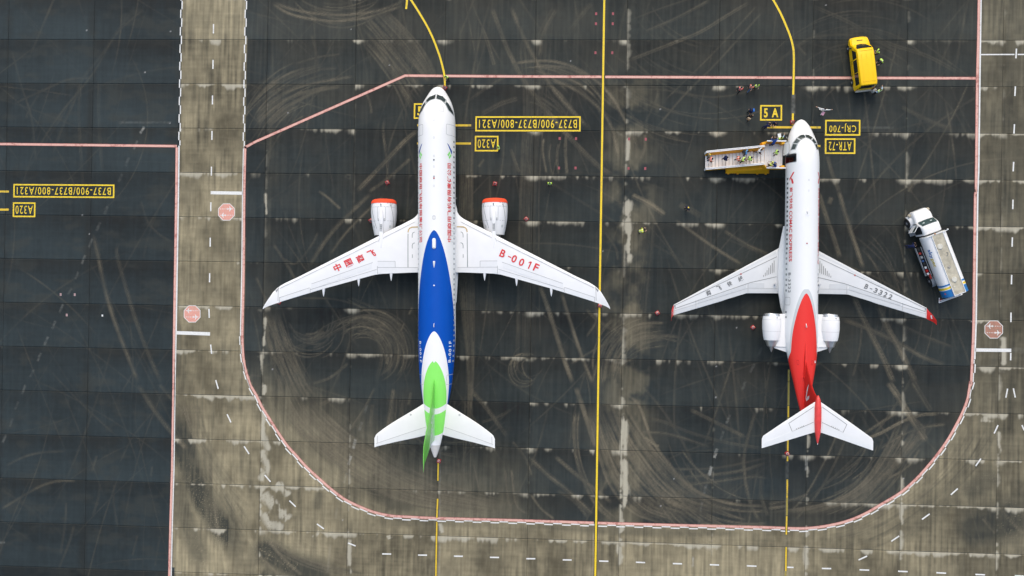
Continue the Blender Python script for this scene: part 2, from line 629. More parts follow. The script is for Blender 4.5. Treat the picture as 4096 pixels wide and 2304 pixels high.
LT = [
    (T00, [(1100, 60), (880, 260), (700, 560), (450, 870), (270, 1150)], .3, .16), (T00, [(980, 100), (760, 420), (620, 600), (560, 760), (470, 960), (390, 1180)], .3, .18),
    (T00, [(610, 600), (598, 900), (630, 1449)], .3, .22), (T00, [(748, 600), (745, 900), (770, 1300)], .35, .22), (T00, [(90, 380), (160, 640), (240, 900), (275, 1250)], .25, .16),
    (T00, [(700, 590), (520, 600), (330, 680), (90, 790)], .25, .14), (T00, [(330, 660), (220, 830), (200, 900)], .25, .12), (T00, [(520, 780), (440, 920), (330, 1090), (180, 1320)], .25, .13),
    (T01, [(700, 300), (740, 480), (800, 760), (870, 990), (950, 1200), (1050, 1449)], .5, .42), (T01, [(890, 380), (885, 480), (945, 700), (1020, 950), (1120, 1220), (1220, 1449)], .4, .42),
    (T01, [(1060, 60), (1110, 220), (1200, 320), (1310, 385)], .22, .30), (T01, [(1200, 120), (1120, 330), (1080, 520)], .2, .10),
    (T02, [(1040, 0), (1160, 190), (1300, 370), (1420, 500)], .5, .40), (T02, [(1200, 0), (1290, 110), (1400, 230)], .4, .36),
    (T02, [(1380, 100), (1420, 280), (1500, 470), (1600, 680), (1730, 880), (1850, 1110), (1960, 1300)], .45, .55),
    (T02, [(1610, 780), (1630, 1000), (1650, 1180), (1720, 1449)], .35, .45), (T02, [(1490, 1110), (1520, 1250), (1575, 1449)], .3, .42), (T02, [(1820, 1100), (1932, 1230)], .5, .5),
    (T02, [(40, 620), (180, 550), (330, 515), (500, 507)], .25, .26), (T02, [(0, 950), (150, 860), (300, 775), (430, 735), (580, 732)], .3, .30), (T02, [(0, 790), (150, 890), (260, 970), (340, 1070)], .25, .12),
    (T02, [(760, 740), (740, 870), (700, 1000)], .25, .2), (T02, [(860, 750), (860, 900), (890, 1080)], .25, .2), (T02, [(500, 880), (490, 1050), (455, 1300)], .25, .2), (T02, [(560, 1060), (520, 1200), (440, 1400)], .25, .18),
    (T02, [(1150, 620), (1140, 700)], .25, .3), (T02, [(730, 540), (690, 660)], .3, .3), (T02, [(1040, 1140), (1000, 1300)], .2, .2), (T02, [(1210, 1140), (1170, 1380)], .2, .2), (T02, [(1160, 200), (1000, 400), (900, 600)], .2, .14),
    (T10, [(120, 10), (290, 70), (540, 108), (800, 98), (980, 60), (1130, -5)], .34, .50), (T10, [(110, 20), (270, 110), (540, 158), (800, 142), (980, 88), (1110, 40)], .34, .42),
    (T10, [(0, 950), (100, 850), (300, 720), (560, 655)], .35, .34), (T10, [(0, 860), (150, 740), (380, 640), (740, 575)], .3, .26), (T10, [(0, 740), (200, 610), (450, 530), (620, 510)], .3, .24), (T10, [(0, 910), (120, 790), (280, 730)], .3, .3),
    (T10, [(420, 260), (450, 370), (470, 520)], .25, .2), (T10, [(760, 1449), (960, 1240), (1130, 1060), (1230, 980)], .5, .40), (T10, [(850, 1449), (1000, 1340), (1170, 1190)], .35, .34), (T10, [(240, 800), (450, 690), (640, 650)], .4, .26),
    (T10, [(300, 480), (480, 430), (640, 410)], .2, .16), (T10, [(830, 700), (860, 780), (870, 860)], .25, .22), (T10, [(90, 950), (230, 820), (300, 800)], .4, .3), (T10, [(970, 900), (960, 1000), (990, 1250), (980, 1449)], .25, .24),
    (T10, [(1700, 200), (1740, 300), (1800, 500)], .35, .26), (T10, [(1780, 60), (1880, 330), (1960, 500)], .45, .30), (T10, [(1540, 800), (1740, 660), (1900, 560)], .4, .16), (T10, [(1700, 860), (1850, 780), (1980, 740)], .5, .22), (T10, [(1720, 1200), (1680, 1260)], .35, .35), (T10, [(1640, 1330), (1620, 1380)], .2, .4),
    (T20, [(-10, 40), (60, 220), (160, 420), (290, 640), (430, 810), (590, 980)], .42, .40), (T20, [(-10, 420), (90, 610), (250, 820), (430, 1030), (640, 1240), (770, 1330)], .5, .36),
    (T20, [(0, 480), (180, 458), (340, 468), (500, 520), (650, 620), (760, 740), (840, 880), (880, 960)], .34, .46), (T20, [(180, 490), (400, 510), (520, 550), (620, 600)], .3, .30), (T20, [(290, 600), (430, 650), (560, 730), (680, 840), (760, 980), (800, 1160), (820, 1200)], .36, .46),
    (T20, [(240, 1040), (235, 1150), (262, 1310)], .22, .34), (T20, [(290, 1080), (280, 1180), (300, 1320)], .22, .26), (T20, [(350, 1080), (340, 1180), (350, 1320)], .24, .34), (T20, [(412, 1000), (402, 1120), (415, 1320)], .26, .38), (T20, [(130, 1000), (120, 1200), (140, 1330)], .6, .22),
    (T20, [(880, 455), (1200, 330), (1420, 240), (1600, 130), (1800, 10)], .34, .32), (T20, [(1000, 240), (1250, 130), (1500, -5)], .34, .26), (T20, [(1090, 970), (1300, 720), (1550, 470), (1900, 80)], .26, .22), (T20, [(1150, 760), (1500, 420), (1860, 30)], .22, .18), (T20, [(1000, 940), (1100, 700), (1030, 640)], .3, .12),
    (T20, [(200, 440), (230, 250), (330, 60)], .8, .16), (T20, [(430, 230), (540, 90), (600, 20)], .5, .14), (T20, [(880, 990), (930, 1080), (940, 1200)], .5, .2), (T20, [(1000, 1010), (1000, 1120), (970, 1200)], .3, .2), (T20, [(-10, 1120), (40, 1260), (60, 1300)], .3, .2),
    (T30, [(330, 40), (600, 160), (900, 320), (1200, 420), (1480, 570)], .34, .20), (T30, [(1020, 1420), (1150, 1280), (1300, 1040), (1430, 800), (1520, 600)], .24, .26), (T30, [(450, 1170), (480, 1290), (540, 1449)], .4, .26), (T30, [(0, 520), (300, 300), (420, 290)], .25, .12), (T30, [(300, 270), (700, 270), (1000, 400)], .25, .10), (T30, [(1000, 800), (1200, 900), (1400, 980)], .5, .12), (T30, [(1100, 1380), (1060, 1449)], .4, .3), (T30, [(760, 780), (690, 1000)], .3, .13), (T30, [(210, 330), (290, 420)], .25, .15),
    (T31, [(380, 0), (430, 160), (490, 330), (545, 500)], .45, .40), (T31, [(530, -20), (600, 220), (660, 400), (720, 580)], .40, .42), (T31, [(640, 780), (720, 960), (800, 1120), (870, 1260), (950, 1449)], .55, .46), (T31, [(830, 850), (900, 1020), (980, 1160), (1050, 1300), (1120, 1449)], .55, .42),
    (T31, [(560, 960), (800, 1050), (1000, 1150), (1180, 1250), (1350, 1310)], .45, .30), (T31, [(900, 950), (1150, 1080), (1400, 1180)], .4, .24), (T31, [(480, 40), (460, 90)], .5, .3), (T31, [(710, 1000), (690, 1200), (640, 1400)], .2, .24), (T31, [(0, 1290), (200, 1300), (420, 1290)], .3, .2),
    (T21, [(210, 700), (290, 930), (380, 1220), (460, 1449)], .45, .42), (T21, [(370, 750), (440, 980), (520, 1220), (610, 1449)], .45, .42), (T21, [(900, 20), (1040, 90), (1160, 175)], .5, .5), (T21, [(1220, 200), (1500, 400), (1740, 550)], .34, .34), (T21, [(1600, 290), (1780, 400), (1940, 470)], .4, .3), (T21, [(1260, 90), (1430, 180)], .6, .18),
    (T21, [(30, 1300), (80, 1250), (130, 1260)], .2, .3), (T21, [(150, 1250), (80, 1290), (100, 1380), (150, 1420), (60, 1420), (20, 1330), (60, 1240), (160, 1230)], .14, .30), (T21, [(745, 1449), (800, 1250), (900, 1130), (1060, 1080), (1280, 1095)], .3, .38), (T21, [(830, 1230), (920, 1130), (1100, 1100), (1260, 1130)], .25, .34), (T21, [(820, 1070), (950, 1000), (1150, 985)], .3, .34), (T21, [(690, 1449), (740, 1210), (900, 1050), (1100, 1000)], .3, .30), (T21, [(560, 1100), (640, 950), (600, 700)], .25, .24), (T21, [(560, 880), (640, 960), (780, 1050)], .3, .34), (T21, [(700, 300), (780, 420), (800, 520)], .25, .2), (T21, [(770, 1449), (820, 1320), (960, 1230)], .3, .3), (T21, [(600, 1449), (700, 1150), (830, 980)], .3, .26), (T21, [(440, 1300), (700, 1150), (990, 1030)], .25, .28),
    (T11, [(230, 960), (300, 1060), (480, 1100), (640, 1030), (800, 960), (960, 1010), (1080, 1080), (1140, 1170)], .22, .28), (T11, [(370, 1110), (600, 980), (780, 940), (940, 1020), (1020, 1180), (1000, 1400)], .22, .26), (T11, [(750, 1040), (900, 1080), (990, 1200), (1000, 1360)], .22, .26), (T11, [(310, 800), (600, 810), (860, 890), (1060, 990), (1140, 1150)], .22, .22), (T11, [(700, 790), (900, 880), (1040, 960), (1100, 1060)], .22, .24), (T11, [(680, 800), (880, 930), (940, 1000)], .2, .2), (T11, [(200, 1000), (260, 1180), (620, 1000), (610, 860)], .2, .2),
    (T11, [(60, 900), (130, 1070), (240, 1250), (380, 1449)], .5, .36), (T11, [(90, 950), (180, 1130), (330, 1350), (400, 1449)], .4, .3), (T11, [(70, 1000), (120, 1200), (220, 1400)], .4, .3), (T11, [(400, 560), (500, 400), (600, 270), (770, 100), (870, 10)], .5, .30), (T11, [(560, 470), (660, 330), (780, 200), (960, 30)], .4, .26), (T11, [(640, 130), (540, 40), (470, -10)], .25, .3), (T11, [(130, 390), (240, 560), (320, 700)], .25, .22), (T11, [(0, 640), (60, 780), (110, 900)], .3, .22), (T11, [(200, 500), (300, 540), (420, 400), (470, 300)], .25, .2), (T11, [(1180, 870), (1155, 925)], .2, .4), (T11, [(1120, 990), (1095, 1050)], .2, .4), (T11, [(1000, 1240), (985, 1300)], .25, .4), (T11, [(420, 1449), (560, 1400), (700, 1290)], .25, .25),
    (T12, [(230, 1380), (120, 1290), (0, 1240)], .3, .2), (T12, [(90, 1180), (220, 1330), (350, 1449)], .4, .42), (T12, [(0, 1270), (110, 1380), (180, 1449)], .4, .40), (T12, [(560, 120), (480, 160)], .4, .3), (T12, [(900, 20), (820, 180), (700, 360)], .3, .25), (T12, [(1040, 30), (1000, 300), (980, 420)], .4, .28), (T12, [(880, 150), (860, 330)], .4, .22), (T12, [(1640, 600), (1680, 800), (1660, 900)], .2, .25), (T12, [(1880, 640), (1900, 860), (1932, 960)], .2, .22), (T12, [(1700, 290), (1820, 250), (1930, 190)], .2, .22), (T12, [(1600, 20), (1740, 180), (1900, 400)], .45, .26), (T12, [(1000, 480), (1100, 660)], .3, .2), (T12, [(1170, 60), (1150, 160)], .3, .2),
    (T22, [(490, 200), (480, 350), (490, 520), (540, 700), (640, 900), (790, 1040)], .6, .46), (T22, [(130, 550), (280, 690), (430, 810), (620, 990)], .5, .42), (T22, [(320, 540), (470, 670), (620, 790), (760, 900)], .4, .36), (T22, [(480, 20), (530, 160), (600, 380), (640, 480)], .5, .34), (T22, [(140, 830), (220, 940), (320, 1020)], .25, .34), (T22, [(-5, 640), (30, 900), (110, 980)], .25, .3), (T22, [(340, 800), (470, 880), (580, 1010)], .4, .3), (T22, [(0, 430), (100, 560), (150, 700)], .25, .2),
    (T22, [(830, 50), (950, 150), (1010, 300), (1060, 430), (1180, 600), (1330, 760), (1500, 860), (1700, 910), (1932, 925)], .3, .44), (T22, [(1000, 380), (1080, 530), (1220, 690), (1380, 830), (1540, 920), (1720, 955), (1932, 960)], .3, .38), (T22, [(1230, 840), (1400, 950), (1560, 1020), (1750, 1055), (1932, 1055)], .34, .36), (T22, [(1180, 700), (1350, 700), (1700, 660), (1932, 590)], .3, .2), (T22, [(1230, 770), (1500, 740), (1800, 700), (1932, 710)], .3, .22), (T22, [(1000, 400), (1080, 460), (1110, 475)], .3, .5), (T22, [(1030, 260), (1150, 290), (1350, 370), (1600, 440), (1900, 490)], .3, .26), (T22, [(1340, 190), (1560, 300), (1760, 400)], .4, .24), (T22, [(900, 360), (1180, 380), (1500, 480)], .3, .22), (T22, [(1840, 200), (1760, 500), (1760, 700), (1800, 900), (1880, 1050)], .35, .24), (T22, [(1880, 700), (1880, 840), (1932, 1000)], .3, .2), (T22, [(1060, 640), (1500, 640), (1932, 560)], .3, .15),
    (T32, [(900, -20), (960, 60), (1040, 190), (1120, 320), (1200, 440)], .6, .42), (T32, [(1090, -20), (1150, 80), (1230, 210)], .55, .36), (T32, [(690, 430), (850, 370), (1000, 290), (1150, 235), (1290, 225)], .34, .44), (T32, [(840, 490), (1000, 390), (1150, 330), (1350, 300)], .34, .40), (T32, [(700, 390), (900, 260), (980, 215)], .3, .3), (T32, [(570, 200), (500, 430), (400, 640), (290, 830), (150, 990)], .26, .30), (T32, [(660, 210), (560, 480), (400, 790), (190, 1050)], .24, .24), (T32, [(690, 210), (760, 340), (870, 450)], .2, .22), (T32, [(1150, 480), (1060, 620), (900, 720)], .3, .26), (T32, [(1000, 180), (1180, 350), (1060, 480), (960, 540)], .3, .3), (T32, [(1760, 950), (1840, 1040), (1932, 1130)], .4, .25), (T32, [(1620, 1010), (1720, 1130)], .4, .25), (T32, [(1800, 650), (1880, 780), (1932, 830)], .4, .2), (T32, [(0, 910), (200, 870), (300, 830)], .3, .3), (T32, [(0, 940), (150, 920)], .3, .3),
]
for fn, pts, w, a in LT:
    stroke(light, fn(pts), w, a, fade=0.08)


def fan(buf, A, B, n, w, a, seed, spread=0.0):
    """n tracks between two guide paths"""
    r = np.random.default_rng(seed)
    P, Q = smooth_path(A, 0.5), smooth_path(B, 0.5)
    k = 40
    rs = lambda p: np.stack([np.interp(np.linspace(0, len(p) - 1, k), np.arange(len(p)), p[:, i]) for i in (0, 1)], 1)
    P, Q = rs(P), rs(Q)
    for i in range(int(n * (1.7 if w < .26 else 1))):
        t = r.random()
        t2 = np.clip(t + r.normal() * 0.18, -0.1, 1.1)
        tt = np.linspace(t, t2, k)[:, None]
        path = P * (1 - tt) + Q * tt
        i0, i1 = sorted(r.integers(0, k, 2))
        if i1 - i0 < 16 or r.random() < .45:
            i0, i1 = 0, k - 1
        stroke(buf, path[i0:i1 + 1:3] if i1 - i0 > 6 else path[i0:i1 + 1], w * (0.25 + r.random() * .9), a * (0.35 + 0.65 * r.random()), fade=0.2)


fan(light, T12([(430, 90), (640, 290), (850, 450), (1150, 650), (1500, 790), (1932, 900)]), T12([(110, 100), (280, 300), (500, 520), (800, 740), (1200, 900), (1932, 1000)]), 78, .20, .46, 1)
fan(dark, T12([(400, 60), (640, 300), (850, 460), (1150, 660), (1500, 800), (1932, 910)]), T12([(60, 60), (230, 300), (450, 520), (760, 740), (1160, 910), (1932, 990)]), 46, .26, .75, 2)
fan(light, T11([(180, 900), (260, 1100), (420, 1449)]) + T12([(560, 140)]), T11([(60, 900), (100, 1200), (180, 1449)]) + T12([(220, 160)]), 18, .2, .28, 3)
fan(light, T22([(830, 60), (960, 300), (1120, 520), (1400, 800), (1800, 950)]), T22([(560, 160), (650, 500), (760, 760), (950, 960), (1250, 1055)]), 46, .22, .48, 4)
fan(dark, T22([(900, 60), (1000, 300), (1150, 560), (1400, 820), (1800, 1000)]), T22([(600, 160), (680, 500), (800, 760), (1000, 1000), (1300, 1120)]), 18, .3, .5, 5)
fan(light, T10([(770, 20), (900, 160), (1130, 420), (1330, 660)]), T10([(800, 330), (930, 480), (1060, 660), (1180, 900)]), 26, .2, .30, 6)
fan(light, T10([(950, 40), (1150, 230), (1290, 420), (1390, 640)]), T10([(790, 20), (1000, 250), (1200, 480), (1330, 660)]), 24, .2, .30, 7)
fan(light, T32([(1300, 250), (1150, 450), (900, 700), (620, 900), (300, 1000)]), T32([(1000, 220), (880, 500), (700, 760), (440, 900), (0, 980)]), 36, .22, .38, 8)
fan(light, T32([(1700, 250), (1500, 560), (1150, 880), (700, 1120), (300, 1180)]), T32([(1480, 210), (1280, 560), (1000, 840), (640, 1050), (300, 1130)]), 34, .26, .34, 9)
fan(dark, T32([(1800, 250), (1600, 600), (1250, 950), (900, 1180), (500, 1300)]), T32([(1480, 230), (1300, 580), (1000, 870), (640, 1070), (300, 1140)]), 30, .36, .62, 10)
fan(light, T21([(640, 1449), (700, 1150), (900, 980), (1200, 960)]), T21([(830, 1449), (860, 1300), (980, 1200), (1200, 1150)]), 12, .2, .26, 11)
fan(light, T11([(750, 900), (950, 960), (1100, 1150), (1080, 1380)]), T11([(500, 1000), (800, 1000), (940, 1200), (900, 1449)]), 14, .16, .22, 12)
fan(dark, T02([(1320, 60), (1420, 260), (1600, 560), (1760, 860), (1932, 1120)]), T02([(1310, 380), (1400, 600), (1560, 850), (1700, 1100), (1800, 1449)]), 18, .9, .7, 13)
fan(dark, T12([(0, 1130), (150, 1230), (400, 1340), (800, 1449)]), T12([(0, 1300), (60, 1400), (160, 1480), (300, 1520)]), 16, .9, .9, 14)
fan(dark, T02([(1330, 0), (1335, 600), (1330, 1300)]), T02([(1500, 700), (1520, 1000), (1560, 1449)]), 8, .7, .5, 15)
fan(light, T10([(1500, 660), (1530, 1000), (1540, 1449)]) + T11([(1540, 700), (1600, 1449)]) + T12([(1560, 900)]), T10([(1640, 660), (1640, 1449)]) + T11([(1640, 1449)]) + T12([(1500, 900)]), 34, .12, .26, 16)
fan(light, T20([(0, 0), (80, 700), (60, 1449)]) + T21([(40, 1449)]), T20([(330, 0), (260, 700), (200, 1449)]) + T21([(200, 1449)]), 24, .12, .16, 17)
fan(light, T12([(1150, 20), (1060, 900)]), T12([(1000, 20), (960, 980)]), 14, .12, .24, 18)
fan(light, T12([(1480, 40), (1500, 960)]), T12([(1640, 40), (1640, 960)]), 14, .12, .24, 19)
fan(light, T10([(0, 700), (250, 560), (560, 480)]), T10([(0, 1040), (250, 820), (560, 640)]), 12, .2, .22, 20)
fan(light, T21([(820, 60), (840, 500), (830, 1449)]), T21([(1100, 60), (1060, 500), (960, 1449)]), 20, .2, .14, 21)
fan(light, T02([(1390, 40), (1480, 420), (1660, 800), (1932, 1080)]), T02([(1500, 40), (1620, 420), (1800, 700), (1932, 860)]), 26, .2, .36, 22)
fan(dark, T02([(1345, 40), (1420, 420), (1600, 820), (1932, 1180)]), T02([(1480, 40), (1600, 460), (1780, 760), (1932, 900)]), 22, .3, .6, 23)
fan(light, T12([(0, 1130), (200, 1290), (480, 1400), (800, 1449)]), T12([(0, 880), (200, 1060), (440, 1200), (800, 1330)]), 22, .22, .32, 24)
# random faint traffic everywhere
for i in range(420):
    x, y = RNG.uniform(GX0, GX1), RNG.uniform(GY0, GY1)
    a = RNG.normal(PI / 2, 0.5) if RNG.random() < .7 else RNG.uniform(0, PI)
    k, L = RNG.normal(0, 0.025), RNG.uniform(8, 30)
    pts = []
    for t in np.linspace(0, 1, 7):
        pts.append((x, y))
        x += math.cos(a) * L / 6
        y += math.sin(a) * L / 6
        a += k * L / 6
    stroke(light, pts, RNG.uniform(.05, .22), RNG.uniform(.05, .20) * (1.25 if x < -10 else 1), fade=0.3)


def loops(fn, c, r0, r1, a0, a1, n, w, a, seed, buf=None):
    """families of turning circles: c and radii in survey pixels of the tile, angles in degrees"""
    r = np.random.default_rng(seed)
    for _ in range(int(n * 1.8)):
        rr = r.uniform(r0, r1)
        cx, cy = c[0] + r.normal() * 26, c[1] + r.normal() * 26
        lo, hi = np.sort(r.uniform(a0, a1, 2))
        lo, hi = min(lo, (a0 + a1) / 2 - 12), max(hi, (a0 + a1) / 2 + 12)
        e = r.uniform(.86, 1.12)
        pts = [(cx + rr * math.cos(math.radians(t)), cy - rr * e * math.sin(math.radians(t))) for t in np.linspace(lo, hi, 14)]
        stroke(light if buf is None else buf, fn(pts), w * r.uniform(.3, 1.1), a * r.uniform(.4, 1.15), fade=.15)


loops(T11, (830, 1230), 130, 330, -70, 150, 22, .17, .34, 41)
loops(T11, (420, 980), 90, 260, 180, 400, 12, .16, .28, 42)
loops(T21, (1080, 1330), 200, 460, 80, 200, 24, .18, .36, 43)
loops(T21, (110, 1330), 55, 120, 0, 360, 8, .14, .34, 44)
loops(T22, (1930, 250), 700, 1150, 190, 262, 26, .2, .36, 45)
loops(T20, (230, 1010), 430, 560, 5, 110, 8, .2, .40, 46)
loops(T20, (100, 1000), 150, 420, 10, 90, 12, .16, .26, 47)
loops(T10, (620, -340), 400, 500, 215, 320, 9, .2, .40, 48)
loops(T10, (560, 1250), 500, 760, 95, 165, 20, .18, .34, 49)
loops(T32, (250, 250), 560, 860, 280, 350, 22, .2, .32, 50)
loops(T12, (1250, -260), 950, 1250, 195, 262, 44, .16, .42, 51)
loops(T12, (1500, 100), 200, 600, 190, 330, 12, .16, .22, 52)
loops(T30, (700, 900), 300, 900, 30, 160, 14, .16, .16, 53)
loops(T31, (300, 900), 500, 1100, -40, 60, 12, .18, .20, 54)
loops(T20, (1500, -200), 500, 1300, 200, 300, 14, .16, .18, 55)
# broad rubbered areas where everything turns
for fn, pts, w, a in ((T02, [(1345, 120), (1380, 420), (1480, 760), (1660, 1060), (1850, 1330)], 4.2, 1.0), (T02, [(1310, 600), (1400, 1000), (1560, 1449)], 3.4, .62), (T12, [(-60, 1180), (120, 1290), (330, 1390), (640, 1470)], 4.2, 1.1), (T12, [(20, 1420), (200, 1500)], 4, .8),
                      (T22, [(0, 1062), (900, 1110), (1932, 1130)], 1.3, .45), (T12, [(900, 1040), (1932, 1060)], 1.0, .30), (T32, [(1380, 1100), (1600, 1080), (1780, 1040), (1990, 940)], 5.5, .95), (T32, [(1450, 860), (1750, 650)], 2.6, .5), (T32, [(900, 1200), (1200, 1020), (1480, 760)], 2.4, .35), (T12, [(480, 800), (460, 960)], 1.4, .5), (T12, [(1000, 850), (1030, 960)], 1.6, .6), (T12, [(760, 700), (1000, 880), (1260, 950)], 2.0, .5),
                      (T11, [(30, 60), (40, 600)], .9, .3), (T01, [(1350, 900), (1345, 1449)], .8, .5), (T01, [(1820, 100), (1815, 700)], .6, .5)):
    b = np.zeros((GH, GW), np.float32)
    stroke(b, fn(pts), w, 1.0, soft=1.0, hard=True, fade=.25)
    dark = np.maximum(dark, np.clip(b * 1.6, 0, 1) * a * (0.75 + 0.9 * (streak_y - .4)))
# tread pattern along the tracks
light *= 0.72 + 0.45 * vnoise(0.16, 0.16, 77)
light *= (0.55 + 0.9 * mid) * (1 - 0.42 * m_left * (1 - m_road))
dark *= 0.5 + 1.0 * mid

# ---- joints: pale bleeding and grime


def noise1(n_lines, length, cell, seed, octs=4, gain=.7):
    """independent 1-D noise for each joint"""
    r = np.random.default_rng(seed)
    out, t, a = 0.0, 0.0, 1.0
    for k in range(octs):
        c = cell / 2 ** k
        m = int((GX1 - GX0 if length == GW else GY1 - GY0) / c) + 3
        g = r.random((n_lines, m)).astype(np.float32)
        f = np.linspace(0, m - 3, length) + .37
        i = f.astype(int)
        u = f - i
        u = u * u * (3 - 2 * u)
        out = out + a * (g[:, i] * (1 - u) + g[:, i + 1] * u)
        t += a
        a *= gain
    return out / t


hn = noise1(len(ROWS), GW, 1.5, 91)[ri]           # varies along each joint
hn2 = vnoise(PX, PY, 95)
rowr = np.random.default_rng(8).random((len(ROWS), 1))
jr = (0.25 + 0.75 * np.random.default_rng(9).random((len(ROWS), len(COLS))))[ri][:, ci].astype(np.float32)
amt = np.clip(0.24 + 0.78 * m_road + 0.34 * (1 - m_left) * sst(XX, -10, 10)[None, :] * m_stand, 0, 1) * (1 - 0.82 * m_left * (1 - m_road))
reach = 0.18 + 0.75 * np.clip(hn - 0.42, 0, 1) * 2.2
pale = np.clip(1 - FY / reach, 0, 1) ** 0.7 * sst(hn * 0.75 + mid * 0.35 + jr * 0.38 + 0.10 * m_road, 0.74, 0.98) * amt
edge_d = np.minimum(FX, PX - FX)
vn_ = noise1(len(COLS), GH, 1.7, 131)[ci].T
vcol = np.array([0.1, 0.15, 0.1, 0.05, 0.75, 0.5, 0.12, 0.3, 1.0, 0.35, 0.75, 0.8, 0.7])[np.clip(ci, 0, 12)][None, :].astype(np.float32)
vreach = 0.12 + 0.85 * np.clip(vn_ - 0.40, 0, 1) * 1.8 * vcol
vpale = np.clip(1 - FX / vreach, 0, 1) ** 0.5 * sst(vn_ + 0.25 * (mid - 0.5) + 0.10 * vcol, 0.50, 0.66) * vcol
vpale *= (0.45 + 0.55 * sst(YY, -28, -48)[:, None])
corner = np.exp(-((edge_d / 0.9) ** 2)) * np.exp(-(FY / 0.55) ** 2) * sst(mid + jr * .4, 0.62, 0.9) * (1 - 0.8 * m_left)
pale = np.maximum(np.maximum(pale, vpale * 0.95), corner * 0.8)
pale *= 0.6 + 0.55 * fine + 0.2 * streak_y
# ragged pale scour patches at the lower left turn
for pts, w in ((T12([(40, 820), (120, 900), (210, 990), (250, 1040)]), 1.5), (T12([(60, 960), (120, 1060), (220, 1085)]), 1.4), (T12([(150, 740), (210, 790), (250, 850)]), 1.0), (T12([(50, 480), (80, 640), (20, 740)]), .9),
               (T12([(60, 0), (60, 90)]), .7), (T12([(60, 180), (60, 380), (100, 520)]), .8), (T12([(710, 1150), (705, 1300), (710, 1449)]), .5), (T22([(845, 170), (850, 330), (840, 500), (850, 700), (860, 850), (840, 1000)]), .9),
               (T22([(845, 1040), (820, 1110)]), .6), (T22([(805, 1200), (815, 1370)]), .7), (T32([(290, 1210), (285, 1380)]), .8), (T32([(1010, 900), (1010, 1080)]), .5), (T21([(880, 30), (870, 200), (880, 420), (860, 560)]), 1.2),
               (T20([(880, 1000), (870, 1230)]), .5), (T32([(1740, 350), (1750, 540)]), .5), (T32([(1650, 240), (1650, 290)]), 1.6), (T31([(1770, 1080), (1775, 1320)]), .8), (T12([(1380, 1050), (1400, 1130)]), .7), (T12([(1000, 1140), (1010, 1170)]), 1.0), (T12([(440, 1130), (460, 1150)]), 1.2), (T11([(70, 0), (80, 180)]), .3), (T11([(70, 930), (60, 1180)]), .4), (T11([(40, 1210), (50, 1449)]), .35)):
    b = np.zeros((GH, GW), np.float32)
    stroke(b, pts, w, 1.0, soft=0.7, hard=True, fade=0.12)
    pale = np.maximum(pale, b * sst(fbm(0.7, 1.1, 203, 4) * 0.8 + streak_y * 0.35 + b * 0.15, 0.50, 0.72) * 0.95)
grime = np.exp(-FY / 1.0) * sst(hn + mid * 0.4, 0.48, 0.78) * (0.35 + 0.65 * jr) * 0.85 + np.exp(-FY / 1.4) * 0.42 * jr * (1 - 0.8 * m_road)
grime = np.maximum(grime, np.exp(-(edge_d / 0.42) ** 2) * sst(vn_, 0.40, 0.62) * 0.55 * (1 - pale))
grime *= 0.55 + 0.45 * np.maximum(m_left, m_stand)
v0 = np.exp(-((XX + 20.35 + 0.25 * np.sin(YY.mean() * 0.1)) / 0.5) ** 2)[None, :] * (0.35 + 0.65 * sst(vnoise(30, 3.0, 301), 0.3, 0.7))
grime = np.maximum(grime, v0 * 0.75)

# ---- put the colours together (albedo)
BLUE, NEUT = np.array([0.0180, 0.0260, 0.0285]), np.array([0.0155, 0.0213, 0.0218])
BROWN, BEIGE, PALE, TAN = np.array([0.060, 0.054, 0.040]), np.array([0.228, 0.198, 0.126]), np.array([0.42, 0.395, 0.31]), np.array([0.190, 0.163, 0.112])
lf = np.clip(1.0 - sst(XX, -6, 12), 0, 1)[None, :] * np.ones((GH, 1))
lf = np.maximum(lf, 0.35 * sst(YY, -30, -45)[:, None])[..., None]
base = NEUT + (BLUE - NEUT) * lf
tonev = 1.0 + 0.42 * tone + 0.7 * (big - 0.5) + 0.40 * (streak_y - 0.5) + 0.30 * (streak_x - 0.5) * (1 - m_road) + 0.3 * (fine - 0.5) + (0.20 + 0.35 * jr) * (sst(FY / PY, 0.0, 0.75) - 0.5)
base = base * tonev[..., None]
brown_m = (sst(fbm(4, 4, 401, 4), 0.46, 0.72) * (1 - m_left) * 0.34)[..., None]
base = base * (1 - brown_m * 0.55) + BROWN * brown_m * 0.55
ol = (sst(fbm(2.5, 1.2, 451, 4), 0.50, 0.74) * m_left * 0.35)[..., None]
base = base * (1 - ol) + np.array([0.046, 0.048, 0.040]) * ol
b_ = np.clip(beige, 0, 1.1)[..., None]
road = BEIGE * (1.0 + 0.34 * tone + 0.95 * (streak_y - 0.5) + 0.7 * (big - 0.5) + 0.4 * (mid - 0.5) + 0.35 * (fine - 0.5) + 0.30 * (streak_x - 0.5) * m_road)[..., None]
col = base * (1 - b_) + road * b_
smut = (sst(fbm(3.5, 6, 501, 4) * 0.7 + streak_y * 0.5, 0.62, 0.84) * m_road * 0.75)[..., None]
col = col * (1 - smut * 0.7)
dk = np.clip(dark, 0, 1)[..., None]
col = col * (1 - 0.86 * dk) + NEUT * 1.05 * 0.86 * dk
g_ = np.clip(grime, 0, 0.85)[..., None]
col = col * (1 - 0.72 * g_) + np.array([0.018, 0.019, 0.017]) * 0.72 * g_
l_ = np.clip(light * 1.7, 0, 0.85)[..., None]
col = col * (1 - l_) + np.maximum(TAN, col * 1.35) * l_
p_ = sst(pale * (0.75 + 0.5 * streak_y), 0.10, 0.72)[..., None] * 0.92
col = col * (1 - p_) + PALE * (0.8 + 0.3 * streak_y[..., None]) * p_
